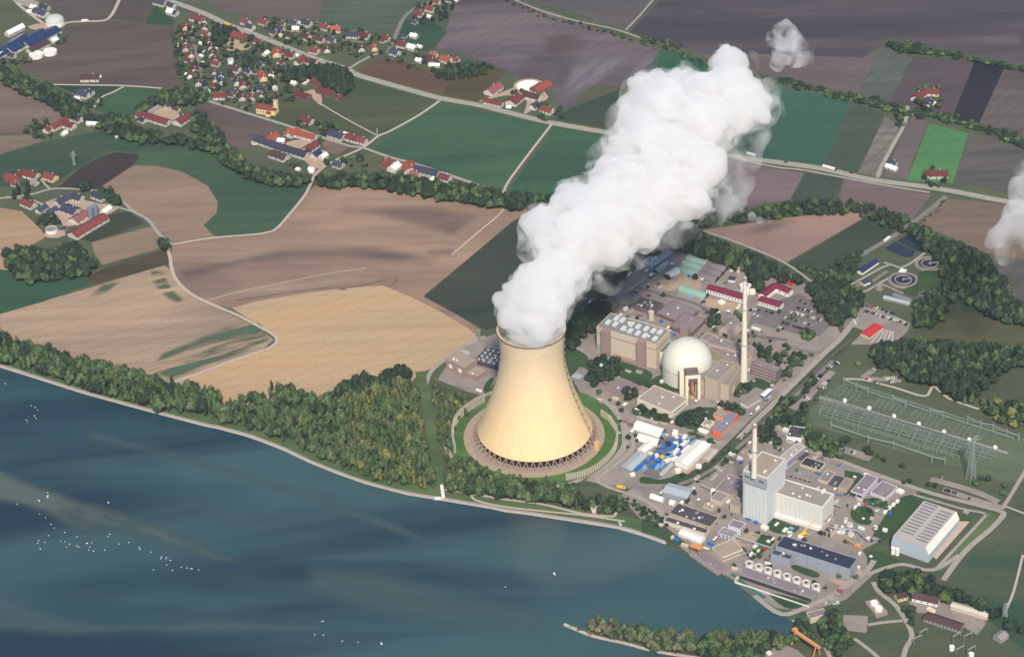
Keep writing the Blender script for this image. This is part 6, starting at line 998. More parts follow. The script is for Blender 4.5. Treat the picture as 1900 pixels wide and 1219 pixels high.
truck('blue lorry with white box on the main road at the plume edge', *q('E6', 300, 32), math.radians(-35), W_WHITE, M_BLUE, 14); truck('long white lorry on the main road above the dark green field', *q('E6', 757, 110), math.radians(-35), W_WHITE, M_TRIM, 20); truck('yellow lorry on the main road at the village', *q('E1', 980, 275), math.radians(-35), M_YEL, M_YEL, 10); truck('white lorry by the biogas dome', *q('A1', 620, 165), math.radians(10), W_WHITE, W_WHITE, 9)
truck('white coach parked north of the dome beside the verge', *q('C4', 870, 340), math.radians(-35), W_WHITE, W_GREY, 13); truck('white lorry on the access road beside the settling ponds', *q('D1', 630, 235), math.radians(50), W_WHITE, W_WHITE, 12); truck('yellow road machine by the bank road near the cooling tower', *q('C7', 245, 1045), math.radians(-20), M_YEL, M_YEL, 8); truck('white lorry at the roadside near the mint warehouses', *q('C1', 880, 705), math.radians(50), W_WHITE, W_WHITE, 11)
truck('white lorry backed up behind the left noise barrier', *q('C5', 368, 525), math.radians(-30), W_WHITE, W_GREY, 9)
# moored railway wagons / long stack of crates beside the plume
A, B = P(*q('C1', 330, 1110)), P(*q('C1', 740, 790)); d = B-A
for k in range(9):
    c_ = A+d*((k+.5)/9); r_ = thing('stacked_crate', 'pale crate, %s from the lower end of the row beside the steam plume' % ORD[k], 'crate', (c_.x, c_.y, TOPZ), math.atan2(d.y, d.x), 'crates beside the steam plume'); MB().box(0, 0, 0, d.length/9*.8, 5, 2.6).build('body', [W_GREY, W_CREAM, W_WHITE][k % 3], r_); MB().box(0, 0, 2.62, d.length/9*.82, 5.1, .2).build('lid', [W_WHITE, R_TAN, M_SKYL][k % 3], r_)
# water birds
bm_ = MB(); bm_.add([(-.9, -.35, .0), (.7, -.35, .0), (.7, .35, 0), (-.9, .35, 0), (-1.3, 0, .55), (-.6, -.5, .55), (.6, -.45, .6), (1.0, 0, .5), (.6, .45, .6), (-.6, .5, .55), (0, 0, .85)], [(3, 2, 1, 0), (0, 1, 6, 5), (1, 7, 6), (1, 2, 7), (2, 8, 7), (2, 3, 9, 8), (3, 4, 9), (3, 0, 4), (0, 5, 4), (4, 5, 10), (5, 6, 10), (6, 7, 10), (7, 8, 10), (8, 9, 10), (9, 4, 10)])
bm_.tube((.8, 0, .5), (1.15, 0, 1.15), .14, .11, 5); bm_.tube((1.15, 0, 1.12), (1.45, 0, 1.1), .13, .05, 5); bme = bm_.mesh('water_bird')
bme.materials.append(mat('bird_white', (250, 250, 248), k=.9, var=.02))
BR = {'in the flock on the pale weed patch': [('F4', x, y) for x, y in ((100,303),(228,278),(231,286),(280,235),(276,256),(283,252),(281,263),(233,362),(268,383),(633,290),(638,295))],
 'in the long scattered flock on the dark water': [('F4', x, y) for x, y in ((300,420),(319,442),(381,468),(286,487),(226,516),(221,531),(263,526),(237,565),(357,519),(382,524),(409,538),(393,554),(452,494),(450,547),(462,553),(508,530),(513,533),(539,528),(528,554),(523,572),(550,577),(615,571),(633,492),(646,478),(700,536),(757,527),(818,557),(824,567))],
 'in the loose row beyond the weed patch': [('F4', x, y) for x, y in ((887,584),(950,611),(945,622),(978,615),(976,624),(1002,632),(979,659),(901,687),(1013,692),(1066,673),(1098,677),(1120,680),(1129,682),(1168,688))],
 'near the bank at upper left': [('F1', x, y) for x, y in ((40,523),(230,684),(260,698),(276,716),(253,759),(265,777),(194,791),(200,806))],
 'on open water near the bottom edge': [('F5', x, y) for x, y in ((118,800),(127,800),(75,878),(127,880),(238,916),(332,923))], 'on open water below the tower reflection': [('F5', 1197, 598)]}
rb = random.Random(3)
for place, L_ in BR.items():
    for (fr, x, y) in L_:
        v = P(*q(fr, x, y)); o = bpy.data.objects.new('water_bird', bme); COL.objects.link(o); o.location = (v.x, v.y, .1); o.rotation_euler = (0, 0, rb.uniform(0, 6.3)); o.scale = (.75,)*3
        tag(o, 'small white water bird swimming '+place, 'bird', 'white birds '+place)
for k, (fr, x, y, s) in enumerate((('F5', 1484, 522, 1.0), ('F5', 468, 932, .8))):
    v = P(*q(fr, x, y)); r_ = thing('small_boat', 'tiny white boat on the water, %s' % ('the one right of the tower reflection' if k == 0 else 'the one near the bottom edge'), 'boat', (v.x, v.y, .1), 1.8); MB().add([(-2.4*s, -.9*s, .8), (1.6*s, -.9*s, .8), (3*s, 0, 1.0), (1.6*s, .9*s, .8), (-2.4*s, .9*s, .8), (-2*s, -.5*s, 0), (1.4*s, -.5*s, 0), (2.2*s, 0, .1), (1.4*s, .5*s, 0), (-2*s, .5*s, 0)], [(0, 1, 6, 5), (1, 2, 7, 6), (2, 3, 8, 7), (3, 4, 9, 8), (4, 0, 5, 9), (0, 4, 3, 2, 1)]).build('hull', W_WHITE, r_); MB().box(-.2, 0, .82, 1.4*s, .9*s, .6).build('cabin', W_WHITE, r_)
# ================================================================ TREES
def leaf_mat(key, c1, c2, k=.5):
    m = bpy.data.materials.new(key); m.use_nodes = True; n = m.node_tree; b = n.nodes['Principled BSDF']; b.inputs['Roughness'].default_value = .8; b.inputs['Specular IOR Level'].default_value = .15
    g = n.nodes.new('ShaderNodeNewGeometry'); t = n.nodes.new('ShaderNodeTexNoise'); t.inputs['Scale'].default_value = .07; t.inputs['Detail'].default_value = 2; n.links.new(g.outputs['Position'], t.inputs['Vector'])
    r = n.nodes.new('ShaderNodeMapRange'); r.inputs[1].default_value = .38; r.inputs[2].default_value = .62; n.links.new(t.outputs[0], r.inputs[0])
    mx = n.nodes.new('ShaderNodeMix'); mx.data_type = 'RGBA'; mx.inputs[6].default_value = lin(c1, k); mx.inputs[7].default_value = lin(c2, k); n.links.new(r.outputs[0], mx.inputs[0])
    r2 = n.nodes.new('ShaderNodeMapRange'); r2.inputs[3].default_value = .72; r2.inputs[4].default_value = 1.32; n.links.new(g.outputs['Random Per Island'], r2.inputs[0])
    v = n.nodes.new('ShaderNodeVectorMath'); v.operation = 'SCALE'; n.links.new(mx.outputs[2], v.inputs[0]); n.links.new(r2.outputs[0], v.inputs['Scale']); n.links.new(v.outputs[0], b.inputs['Base Color']); return m
L_DARK = leaf_mat('leaves_dark', (44, 62, 52), (66, 86, 64), .58); L_MID = leaf_mat('leaves_mid', (64, 90, 62), (96, 118, 76), .68); L_OLIVE = leaf_mat('leaves_olive', (84, 102, 72), (118, 128, 90), .60); L_PALE = leaf_mat('leaves_pale', (120, 122, 98), (158, 154, 128)); L_YEL = leaf_mat('leaves_yellow', (120, 128, 74), (146, 144, 86), .60)
M_BARK = mat('bark', (104, 92, 82), k=.5, var=.2); LM = [L_DARK, L_MID, L_OLIVE, L_PALE, L_YEL]
def crown_arrays(seed, kind):
    """unit-ish crown: lumpy inner lobes with loose leaf clumps around them; returns vertices and triangles"""
    r = random.Random(seed); V = []; F = []
    def blob(c, rad, zs=1.0, sub=1):
        bm = bmesh.new(); bmesh.ops.create_icosphere(bm, subdivisions=sub, radius=1); off = len(V); s = r.uniform(0, 99)
        for v in bm.verts:
            d = v.co.normalized(); k = rad*(1+.55*noise.noise(d*1.9+Vector((s, 0, 0)))); V.append((c[0]+d.x*k, c[1]+d.y*k, c[2]+d.z*k*zs))
        for f in bm.faces: F.append(tuple(off+v.index for v in f.verts))
        bm.free()
    def clump(p, nrm, s):
        n_ = Vector(nrm).normalized(); t = n_.cross(Vector((r.uniform(-1, 1), r.uniform(-1, 1), r.uniform(-1, 1)))).normalized(); b_ = n_.cross(t); off = len(V)
        for a, bb, cc in ((-1, -.5, 0), (1, -.6, 0), (.1, 1, .25), (0, 0, .6)): v = Vector(p)+t*(a*s)+b_*(bb*s)+n_*(cc*s); V.append(tuple(v))
        F.extend([(off, off+1, off+3), (off+1, off+2, off+3), (off+2, off, off+3)])
    lobes = []
    if kind == 'broad':
        lobes = [((0, 0, .62), .27, 1.0)]+[((.22*math.cos(a), .22*math.sin(a), .40+r.uniform(0, .26)), r.uniform(.15, .23), 1.05) for a in [i*2*math.pi/6+r.uniform(-.4, .4) for i in range(6)]]+[((r.uniform(-.1, .1), r.uniform(-.1, .1), .82), .15, 1)]
    elif kind == 'poplar':
        lobes = [((r.uniform(-.04, .04), r.uniform(-.04, .04), z), w_, 1.5) for z, w_ in ((.30, .12), (.50, .145), (.70, .12), (.87, .075))]
    elif kind == 'conifer':
        lobes = [((0, 0, z), w_, .9) for z, w_ in ((.22, .22), (.42, .18), (.60, .13), (.76, .09), (.90, .05))]
    else:
        lobes = [((r.uniform(-.3, .3), r.uniform(-.3, .3), .35+r.uniform(-.1, .2)), r.uniform(.2, .32), .9) for i in range(4)]
    for c, rad, zs in lobes:
        blob(c, rad, zs, 1)
        for i in range(int(10+rad*62)):
            d = Vector((r.gauss(0, 1), r.gauss(0, 1), r.gauss(.25, 1))).normalized(); p = (c[0]+d.x*rad*r.uniform(.85, 1.25), c[1]+d.y*rad*r.uniform(.85, 1.25), c[2]+d.z*rad*zs*r.uniform(.85, 1.2)); clump(p, d, r.uniform(.032, .07))
    return np.array(V, dtype=np.float32), np.array(F, dtype=np.int32)
VAR = {k: [crown_arrays(i*7+j, k) for i in range(5)] for j, k in enumerate(('broad', 'poplar', 'conifer', 'shrub'))}
def arr_mesh(name, V, F, mi=None, mats=()):
    me = bpy.data.meshes.new(name); me.vertices.add(len(V)); me.vertices.foreach_set('co', V.astype(np.float32).ravel()); n_ = len(F)
    me.loops.add(3*n_); me.loops.foreach_set('vertex_index', F.astype(np.int32).ravel()); me.polygons.add(n_); me.polygons.foreach_set('loop_start', np.arange(0, 3*n_, 3, dtype=np.int32)); me.polygons.foreach_set('loop_total', np.full(n_, 3, dtype=np.int32))
    for m_ in mats: me.materials.append(m_)
    if mi is not None: me.polygons.foreach_set('material_index', mi.astype(np.int32))
    me.update(calc_edges=True); return me
_cm = {}
def crown_mesh(kind, var, mi):
    if (kind, var, mi) not in _cm: _cm[(kind, var, mi)] = arr_mesh('crown', VAR[kind][var][0], VAR[kind][var][1], None, [LM[mi]])
    return _cm[(kind, var, mi)]
tm = MB(); tm.tube((0, 0, -.02), (0, 0, .5), .028, .014, 6)
for a in range(4): tm.tube((0, 0, .28+.04*a), (.14*math.cos(a*1.7), .14*math.sin(a*1.7), .5+.03*a), .012, .005, 4)
TRUNK = tm.mesh('trunk'); TRUNK.materials.append(M_BARK)
def inpoly(x, y, pg):
    c = False; n_ = len(pg); j = n_-1
    for i in range(n_):
        xi, yi = pg[i]; xj, yj = pg[j]
        if (yi > y) != (yj > y) and x < (xj-xi)*(y-yi)/(yj-yi)+xi: c = not c
        j = i
    return c
TREES = []   # kind, x, y, height, width factor, variant, material, zone
rt = random.Random(21)
def wood(zone_, fr, pg, sp, kinds, h, mats_, avoid=False, dens=1.0, wf=1.0):
    pg = [q(fr, *p) for p in pg]; hpx = (h[0]+h[1])/2
    xs = [P(x, y+10) for x, y in pg]; x0, x1 = min(v.x for v in xs)-20, max(v.x for v in xs)+20; y0, y1 = min(v.y for v in xs)-60, max(v.y for v in xs)+60
    x = x0; rowi = 0
    while x < x1:
        y = y0+(rowi % 2)*sp/2
        while y < y1:
            X = x+rt.uniform(-.42, .42)*sp; Y = y+rt.uniform(-.42, .42)*sp; hh = rt.uniform(*h); px, py = proj(Vector((X, Y, hh*.5)))
            if rt.random() < dens and inpoly(px, py, pg) and not (avoid and any((X-a)**2+(Y-b)**2 < c**2 for a, b, c in HS)):
                k = rt.choice(kinds); TREES.append((k, X, Y, hh, wf*rt.uniform(.85, 1.2), rt.randrange(5), rt.choice(mats_), zone_))
            y += sp
        x += sp; rowi += 1
B_, PO, CO, SH = 'broad', 'poplar', 'conifer', 'shrub'
wood('in the riverside belt left of the big wood', 'X', [(-15,615),(0,620),(38,636),(126,661),(227,686),(316,711),(404,727),(414,745),(394,762),(313,758),(253,742),(177,721),(114,699),(50,678),(0,666),(-15,660)], 8.5, [B_, B_, PO], (17, 25), [0, 1, 1, 1, 2], wf=.85)
wood('in the big wood left of the cooling tower', 'X', [(400,758),(428,746),(488,730),(505,714),(530,714),(595,737),(627,723),(640,735),(640,790),(653,868),(582,838),(521,813),(476,793),(400,778)], 8.2, [B_, B_, PO], (13, 20), [1, 1, 0, 2, 1], wf=.85)
wood('in the big wood left of the cooling tower', 'X', [(640,735),(660,712),(700,715),(755,705),(762,710),(770,716),(778,766),(792,847),(806,893),(800,902),(728,891),(653,868),(640,790)], 7.0, [PO, PO, PO, B_], (14, 20), [1, 2, 1, 1, 2, 1, 4], wf=.95)
wood('in the dark edge of the big wood', 'X', [(627,722),(660,700),(690,700),(700,708),(725,688),(755,683),(760,700),(700,716),(650,720)], 8, [B_], (17, 22), [0], wf=.9)
wood('between the cleared strip and the cooling tower', 'X', [(804,705),(830,722),(865,737),(886,746),(862,770),(838,800),(832,850),(846,852),(866,866),(832,890),(824,850),(812,790),(803,730)], 7.6, [PO, B_], (10, 16), [1, 2, 2, 1, 4], wf=.9)
wood('below the cooling tower by the river', 'X', [(846,852),(871,858),(890,868),(925,884),(972,890),(1020,890),(1055,902),(1078,907),(1080,946),(1033,930),(919,915),(838,905),(832,888)], 8.0, [B_, B_, PO], (17, 24), [1, 0, 1, 1, 2], wf=.85)
wood('around the pink hut by the river', 'X', [(1080,930),(1110,920),(1150,922),(1170,935),(1163,955),(1130,950),(1085,945)], 8, [B_], (9, 14), [0, 1])
wood('around the pink hut by the river', 'D3', [(0,630),(130,600),(250,680),(200,740),(120,800),(0,790)], 8, [SH, B_], (5, 8), [0])
ZS = 'in the stream belt between the farms'
for pg in ([(0,122),(40,138),(80,155),(100,160),(130,182),(150,196),(175,222),(130,218),(90,192),(40,172),(0,152)], [(180,218),(222,212),(262,240),(330,255),(410,262),(450,295),(490,318),(540,328),(578,328),(575,342),(500,343),(430,312),(395,285),(340,268),(260,262),(210,248),(182,236)], [(250,205),(290,175),(325,165),(380,176),(378,190),(345,196),(300,192),(262,208)], [(590,322),(700,322),(780,334),(860,342),(940,358),(1030,366),(1034,388),(950,385),(880,378),(800,366),(700,348),(588,343)], [(360,205),(380,215),(420,262),(400,268),(350,240)]):
    wood(ZS, 'X', pg, 9.0, [B_], (12, 18), [0, 0, 1])
wood('in the left grove beside the silo farm', 'X', [(12,470),(40,452),(78,468),(110,458),(140,448),(165,478),(190,495),(150,508),(80,520),(50,528),(30,510),(10,490)], 9.5, [B_], (13, 19), [0, 0, 1])
wood('beside the twin silo farm', 'X', [(66,405),(80,395),(112,400),(118,415),(95,418),(70,418)], 9, [B_], (7, 11), [0]); wood('beside the twin silo farm', 'X', [(178,350),(205,352),(225,372),(218,385),(200,372)], 8, [B_], (12, 17), [0]); wood('beside the twin silo farm', 'X', [(133,345),(165,340),(178,352),(150,356)], 9, [B_], (9, 13), [0]); wood('beside the twin silo farm', 'B1', [(90,180),(130,180),(140,265),(95,270)], 9, [CO], (16, 20), [0]); wood('beside the twin silo farm', 'B1', [(175,180),(215,180),(225,270),(180,270)], 9, [CO], (16, 20), [0])
ZP = 'in the plant wood under the steam plume'
wood(ZP, 'X', [(1052,600),(1100,565),(1140,520),(1195,470),(1215,450),(1290,425),(1330,450),(1400,475),(1440,495),(1500,525),(1560,545),(1600,535),(1610,560),(1575,590),(1545,600),(1530,560),(1490,525),(1440,515),(1400,508),(1330,485),(1290,470),(1245,458),(1185,480),(1130,545),(1090,600),(1060,640)], 8.6, [B_], (13, 19), [0, 0, 0, 1])
wood(ZP, 'X', [(1500,535),(1540,520),(1590,540),(1570,585),(1545,598),(1515,565)], 8.6, [B_], (15, 20), [0])
ZQ = 'in the hedge belt above the pink triangle field'
wood(ZQ, 'X', [(1285,400),(1340,388),(1450,380),(1500,368),(1600,376),(1680,400),(1725,428),(1700,438),(1650,420),(1590,395),(1480,398),(1350,412),(1290,422)], 9.0, [B_], (9, 14), [0, 0, 1])
ZR = 'in the belt right of the sewage works'
wood(ZR, 'X', [(1688,425),(1720,425),(1760,448),(1800,460),(1830,480),(1860,510),(1880,550),(1915,580),(1915,605),(1850,592),(1800,562),(1780,545),(1750,570),(1720,600),(1690,605),(1730,560),(1752,530),(1745,490),(1700,440)], 9.0, [B_], (12, 18), [0, 0, 1]); wood(ZR, 'D1', [(880,800),(980,740),(1200,640),(1260,600),(1290,680),(1120,760),(1050,840),(1250,850),(1150,980),(1000,1060),(900,960)], 9, [B_], (10, 15), [0, 1])
wood('in the trees between car park and sewage works', 'D1', [(0,540),(120,520),(280,560),(260,640),(200,740),(200,900),(100,950),(40,850),(0,700)], 8.5, [B_], (12, 18), [0, 0, 1]); wood('in the trees between car park and sewage works', 'D1', [(100,470),(260,380),(380,380),(360,480),(300,560),(200,600)], 9, [B_], (9, 13), [0])
ZD = 'in the dark wood above the substation'
wood(ZD, 'D2', [(530,110),(640,70),(760,90),(900,60),(1200,90),(1500,100),(1960,130),(1960,280),(1780,260),(1640,400),(1500,520),(1500,620),(1300,620),(1100,480),(1030,440),(900,430),(740,350),(560,270),(500,180)], 8.8, [B_, B_, B_, CO], (14, 20), [0, 0, 0, 1]); wood(ZD, 'X', [(1820,742),(1915,748),(1915,795),(1870,785),(1835,770)], 8.5, [B_], (10, 15), [0, 4, 1])
wood('along the plant road above the tall reactor block', 'E7', [(820,650),(1060,650),(1100,750),(1020,850),(880,960),(660,1160),(560,1160),(700,950),(800,800)], 8.5, [B_], (10, 15), [0, 1]); wood('along the plant road above the tall reactor block', 'E7', [(860,940),(1180,900),(1300,1060),(1100,1110),(880,1120)], 8.5, [B_], (12, 17), [0]); wood('along the plant road above the tall reactor block', 'E7', [(1180,740),(1380,720),(1300,880),(1190,860)], 8.5, [B_], (9, 13), [0]); wood('along the plant road above the tall reactor block', 'E7', [(1160,420),(1400,250),(1500,330),(1380,480),(1180,600)], 8.5, [B_], (8, 13), [0])
wood('behind the gate building near the substation', 'C8', [(1020,60),(1100,230),(1250,260),(1480,400),(1540,600),(1350,560),(1080,430),(1040,360),(880,110)], 8.3, [B_], (10, 15), [0, 1]); wood('behind the gate building near the substation', 'C8', [(350,150),(550,40),(660,200),(650,450),(560,400),(400,340),(350,300)], 8.3, [B_], (10, 14), [0]); wood('below the substation fence', 'D2', [(190,965),(260,960),(265,1030),(190,1040)], 8, [B_], (9, 12), [0]); wood('below the substation fence', 'D2', [(415,1055),(490,1050),(490,1120),(420,1120)], 8, [B_], (9, 12), [0]); wood('below the substation fence', 'D2', [(500,1100),(900,1240),(880,1290),(520,1180)], 10, [B_, SH], (6, 10), [0], dens=.7); wood('below the substation fence', 'D7', [(1180,20),(1500,40),(1750,120),(1700,280),(1500,240),(1300,120)], 11, [B_, SH], (7, 11), [0, 1], dens=.6); wood('below the substation fence', 'D7', [(350,10),(900,120),(1250,230),(1180,260),(700,130),(330,60)], 9, [B_, SH], (5, 9), [0], dens=.6)
ZC = 'among the lawns beside the turbine hall'
wood(ZC, 'C3', [(270,800),(600,780),(760,900),(700,1000),(560,1100),(300,1180),(150,1100),(280,950)], 8.5, [B_], (8, 13), [0]); wood(ZC, 'C3', [(0,320),(200,140),(400,20),(520,50),(520,200),(420,330),(200,440),(100,640),(-60,700),(-60,400)], 8.5, [B_], (12, 17), [0]); wood(ZC, 'C6', [(880,640),(960,560),(1180,530),(1340,500),(1390,560),(1380,660),(1230,680),(1150,780),(900,740)], 8.3, [B_], (10, 15), [0]); wood(ZC, 'C6', [(1440,440),(1660,440),(1880,500),(1890,600),(1750,580),(1640,530),(1450,520)], 8.3, [B_], (8, 12), [0]); wood(ZC, 'C6', [(140,260),(200,230),(330,260),(300,380),(180,400)], 8, [B_], (10, 13), [0])
for pg in (((350,490),(430,480),(460,560),(350,580)), ((530,540),(590,530),(610,620),(530,620)), ((640,610),(730,590),(740,680),(650,690))): wood(ZC, 'C6', pg, 7.5, [B_], (9, 12), [0])
for pg in (((780,480),(1000,560),(1130,650),(1290,640),(1290,760),(1000,750),(850,640)), ((1350,640),(1560,620),(1560,740),(1480,830),(1300,800)), ((1280,860),(1370,850),(1370,960),(1260,1000),(1210,920)), ((760,1080),(880,1130),(780,1216),(560,1216)), ((560,20),(650,60),(630,130),(560,120)), ((220,10),(340,60),(350,180),(230,290),(200,200)), ((1460,340),(1640,320),(1660,430),(1460,420))): wood('around the office blocks right of the chimney', 'C4', pg, 8, [B_], (9, 13), [0, 0, 1])
wood('in the dark clump behind the tall chimney', 'E8', [(640,160),(740,130),(830,250),(820,400),(760,420),(650,300)], 8, [CO, B_], (18, 24), [0])
wood('beside the lower right farm buildings', 'D8', [(190,230),(330,190),(560,150),(800,250),(940,340),(1100,440),(1300,480),(1500,600),(1600,650),(1560,760),(1300,600),(1000,550),(880,490),(700,460),(520,450),(330,420),(200,390)], 8.3, [B_], (11, 16), [0, 0, 1]); wood('beside the lower right farm buildings', 'D8', [(470,600),(560,570),(640,650),(640,790),(570,810),(540,700)], 8, [B_], (9, 12), [0]); wood('beside the lower right farm buildings', 'D8', [(1560,760),(1900,720),(1900,900),(1740,900)], 9, [B_], (9, 13), [0], dens=.7)
wood('in the dark clump beside the pump station', 'D6', [(620,830),(800,770),(830,930),(900,1040),(920,1110),(800,1190),(700,1170),(690,1050),(620,930)], 8.2, [B_], (11, 16), [0, 0, 1]); wood('in the dark clump beside the pump station', 'D6', [(380,890),(470,860),(540,900),(580,1020),(440,1040),(390,960)], 8, [B_], (7, 11), [0, 1])
ZI = 'on the wooded spit in the river'
wood(ZI, 'F6', [(310,300),(350,265),(440,255),(520,270),(600,310),(620,380),(560,400),(400,360)], 7.6, [B_], (10, 16), [3, 3, 2], wf=.85); wood(ZI, 'F6', [(600,330),(700,300),(770,350),(960,350),(1110,350),(1120,480),(960,480),(800,450),(620,400)], 8, [B_], (12, 18), [3, 2, 1, 2], wf=.85); wood(ZI, 'F6', [(1100,380),(1300,350),(1500,350),(1700,350),(1810,380),(1800,440),(1600,470),(1560,540),(1300,530),(1100,500)], 8, [B_], (12, 18), [1, 0, 1, 2], wf=.85)
ZV = 'in the village gardens'
wood(ZV, 'X', [(325,52),(345,22),(420,50),(520,82),(600,117),(655,132),(650,165),(600,178),(520,190),(500,212),(400,192),(385,182),(345,165),(330,100)], 13, [B_, B_, SH], (6, 12), [0, 0, 1], avoid=True, dens=.85); wood(ZV, 'X', [(470,32),(590,38),(680,55),(730,66),(800,108),(870,112),(880,128),(830,150),(700,105),(640,108),(600,98),(520,78)], 13, [B_, SH], (6, 11), [0, 0, 1], avoid=True, dens=.8); wood(ZV, 'A2', [(180,500),(680,480),(740,590),(640,700),(600,660),(450,570),(250,590)], 9, [B_], (13, 18), [0]); wood(ZV, 'X', [(780,5),(850,-15),(835,35),(775,45),(760,35)], 11, [B_], (7, 11), [0], avoid=True); wood(ZV, 'E1', [(700,340),(950,300),(1200,340),(1280,420),(1040,420),(950,480),(940,620),(840,640),(700,600)], 9.5, [B_], (12, 17), [0], avoid=True); wood(ZV, 'E1', [(1250,780),(1400,780),(1560,860),(1500,1000),(1260,1000)], 9, [B_], (9, 14), [0], avoid=True)
wood(ZV, 'X', [(860,118),(920,118),(905,138),(850,148),(800,140),(800,130)], 9, [B_], (7, 11), [0], avoid=True)
for (fr, pg) in (('E4',((850,220),(960,230),(1300,260),(1600,400),(1560,460),(1280,480),(1000,380),(840,300))), ('E4',((1100,560),(1260,500),(1260,620),(1200,680))), ('E4',((700,800),(860,780),(960,880),(860,920),(700,900))), ('E4',((1220,850),(1440,740),(1470,800),(1280,930))), ('E4',((760,930),(1160,940),(1160,1000),(780,980))), ('E4',((1480,800),(1900,760),(1900,920),(1560,950))), ('A1',((290,850),(350,850),(400,960),(420,1000),(290,1010),(160,960))), ('A1',((550,850),(700,840),(820,830),(820,920),(640,930))), ('A1',((500,750),(760,720),(770,760),(560,800),(480,780))), ('E5',((1600,930),(1850,950),(1830,1040),(1620,1040),(1590,980))), ('E5',((1370,780),(1460,780),(1470,840),(1380,840))), ('E5',((1640,900),(1740,900),(1740,960),(1650,950))), ('A4',((1060,640),(1290,630),(1300,740),(1270,800),(1130,800),(1070,720))), ('E6',((1310,150),(1340,90),(1450,90),(1470,180),(1420,205),(1330,200))), ('A1',((0,440),(240,410),(240,440),(60,480))), ('A1',((560,600),(740,550),(740,590),(640,615)))):
    wood('around the scattered farms', fr, pg, 9.5, [B_, B_, SH], (7, 12), [0, 0, 1], avoid=True, dens=.85)
# ---- individual trees: the 300 of each kind that show largest; the remainder is one planting
def depth(t): return (Vector((t[1], t[2], 0))-CAMP).dot(_f)
LAB = {'broad': 'rounded leafy tree', 'poplar': 'slim upright tree', 'conifer': 'pointed conifer tree', 'shrub': 'low spreading bush'}; NM = {'broad': 'broadleaf_tree', 'poplar': 'poplar_tree', 'conifer': 'conifer_tree', 'shrub': 'bush'}; MN = ['dark', 'mid green', 'olive', 'pale', 'yellowish']
rest = {}
for kd in ('broad', 'poplar', 'conifer', 'shrub'):
    T = sorted([t for t in TREES if t[0] == kd], key=depth)
    T = [t for t in T if -40 < proj(Vector((t[1], t[2], t[3]/2)))[0] < 1940 and proj(Vector((t[1], t[2], t[3])))[1] < 1240]
    for t in T[:300]:
        root = thing(NM[kd], '%s %s %s' % (MN[t[6]], LAB[kd], t[7]), 'tree' if kd != 'shrub' else 'bush', (t[1], t[2], 0), rt.uniform(0, 6.28), 'trees '+t[7]); s = t[3]; wfx = t[4]*s
        root.scale = (wfx, wfx, s); link('crown', crown_mesh(kd, t[5], t[6]), None, root); link('trunk', TRUNK, None, root)
    rest[kd] = T[300:]
def merged(name, T, label, cat, **kw):
    if not T: return
    Vs, Fs, Ms = [], [], []; off = 0; rr = np.random.RandomState(4)
    for t in T:
        V, F = VAR[t[0]][t[5]]; a = rr.uniform(0, 6.28); c, s = math.cos(a), math.sin(a); w_ = t[4]*t[3]
        X = np.empty_like(V); X[:, 0] = (V[:, 0]*c-V[:, 1]*s)*w_+t[1]; X[:, 1] = (V[:, 0]*s+V[:, 1]*c)*w_+t[2]; X[:, 2] = V[:, 2]*t[3]; Vs.append(X); Fs.append(F+off); Ms.append(np.full(len(F), t[6])); off += len(V)
    return tag(link(name, arr_mesh(name, np.concatenate(Vs), np.concatenate(Fs), np.concatenate(Ms), LM)), label, cat, **kw)
merged('distant_woodland', rest['broad'], 'far leafy trees massed along streams, villages and plant edges', 'trees', kind='stuff')
merged('distant_poplars', rest['poplar'], 'slim trees massed at the back of the big wood', 'trees', kind='stuff')
merged('distant_bushes', rest['shrub'], 'bushes scattered in the village gardens', 'bushes', kind='stuff')
# single trees and hedges
for lb, x, y, h_, k_, m_ in (('big round dark tree alone at the field road junction', 305, 466, 24, 1.0, 0), ('big dark tree alone on the upper village edge', 510, 46, 13, 1.1, 0), ('yellow green round tree by the sewage works car park', 1593, 572, 11, 1.0, 4), ('yellow green tree beside the roadside car park', 1592, 680, 10, 1.0, 4), ('lone dark tree between the mint warehouses', 1290, 520, 12, .9, 0), ('dark tree on the round planted bed right of the junction', 1347, 860, 9, 1.1, 0), ('yellow tipped slim tree at the dark wood edge', 1666, 690, 15, .7, 4)):
    c_ = P(x, y); root = thing('broadleaf_tree', lb, 'tree', (c_.x, c_.y, 0), rt.uniform(0, 6)); root.scale = (h_*k_, h_*k_, h_); link('crown', crown_mesh('broad', rt.randrange(5), m_), None, root); link('trunk', TRUNK, None, root)
def hedge(lb, pts, width, h, sp=5.0, mats_=(0, 0, 1)):
    ps = [P(x, y) for x, y in spline(pts, 4)]; T = []
    for i in range(len(ps)-1):
        d = ps[i+1]-ps[i]; n_ = max(1, int(d.length/sp))
        for k in range(n_):
            p = ps[i]+d*((k+rt.random())/n_)
            for j in range(max(1, int(width/6))): hh = rt.uniform(*h); T.append(('shrub', p.x+rt.uniform(-width/2, width/2), p.y+rt.uniform(-width/2, width/2), hh, 1.4, rt.randrange(5), rt.choice(mats_), ''))
    merged('hedge', T, lb, 'hedge')
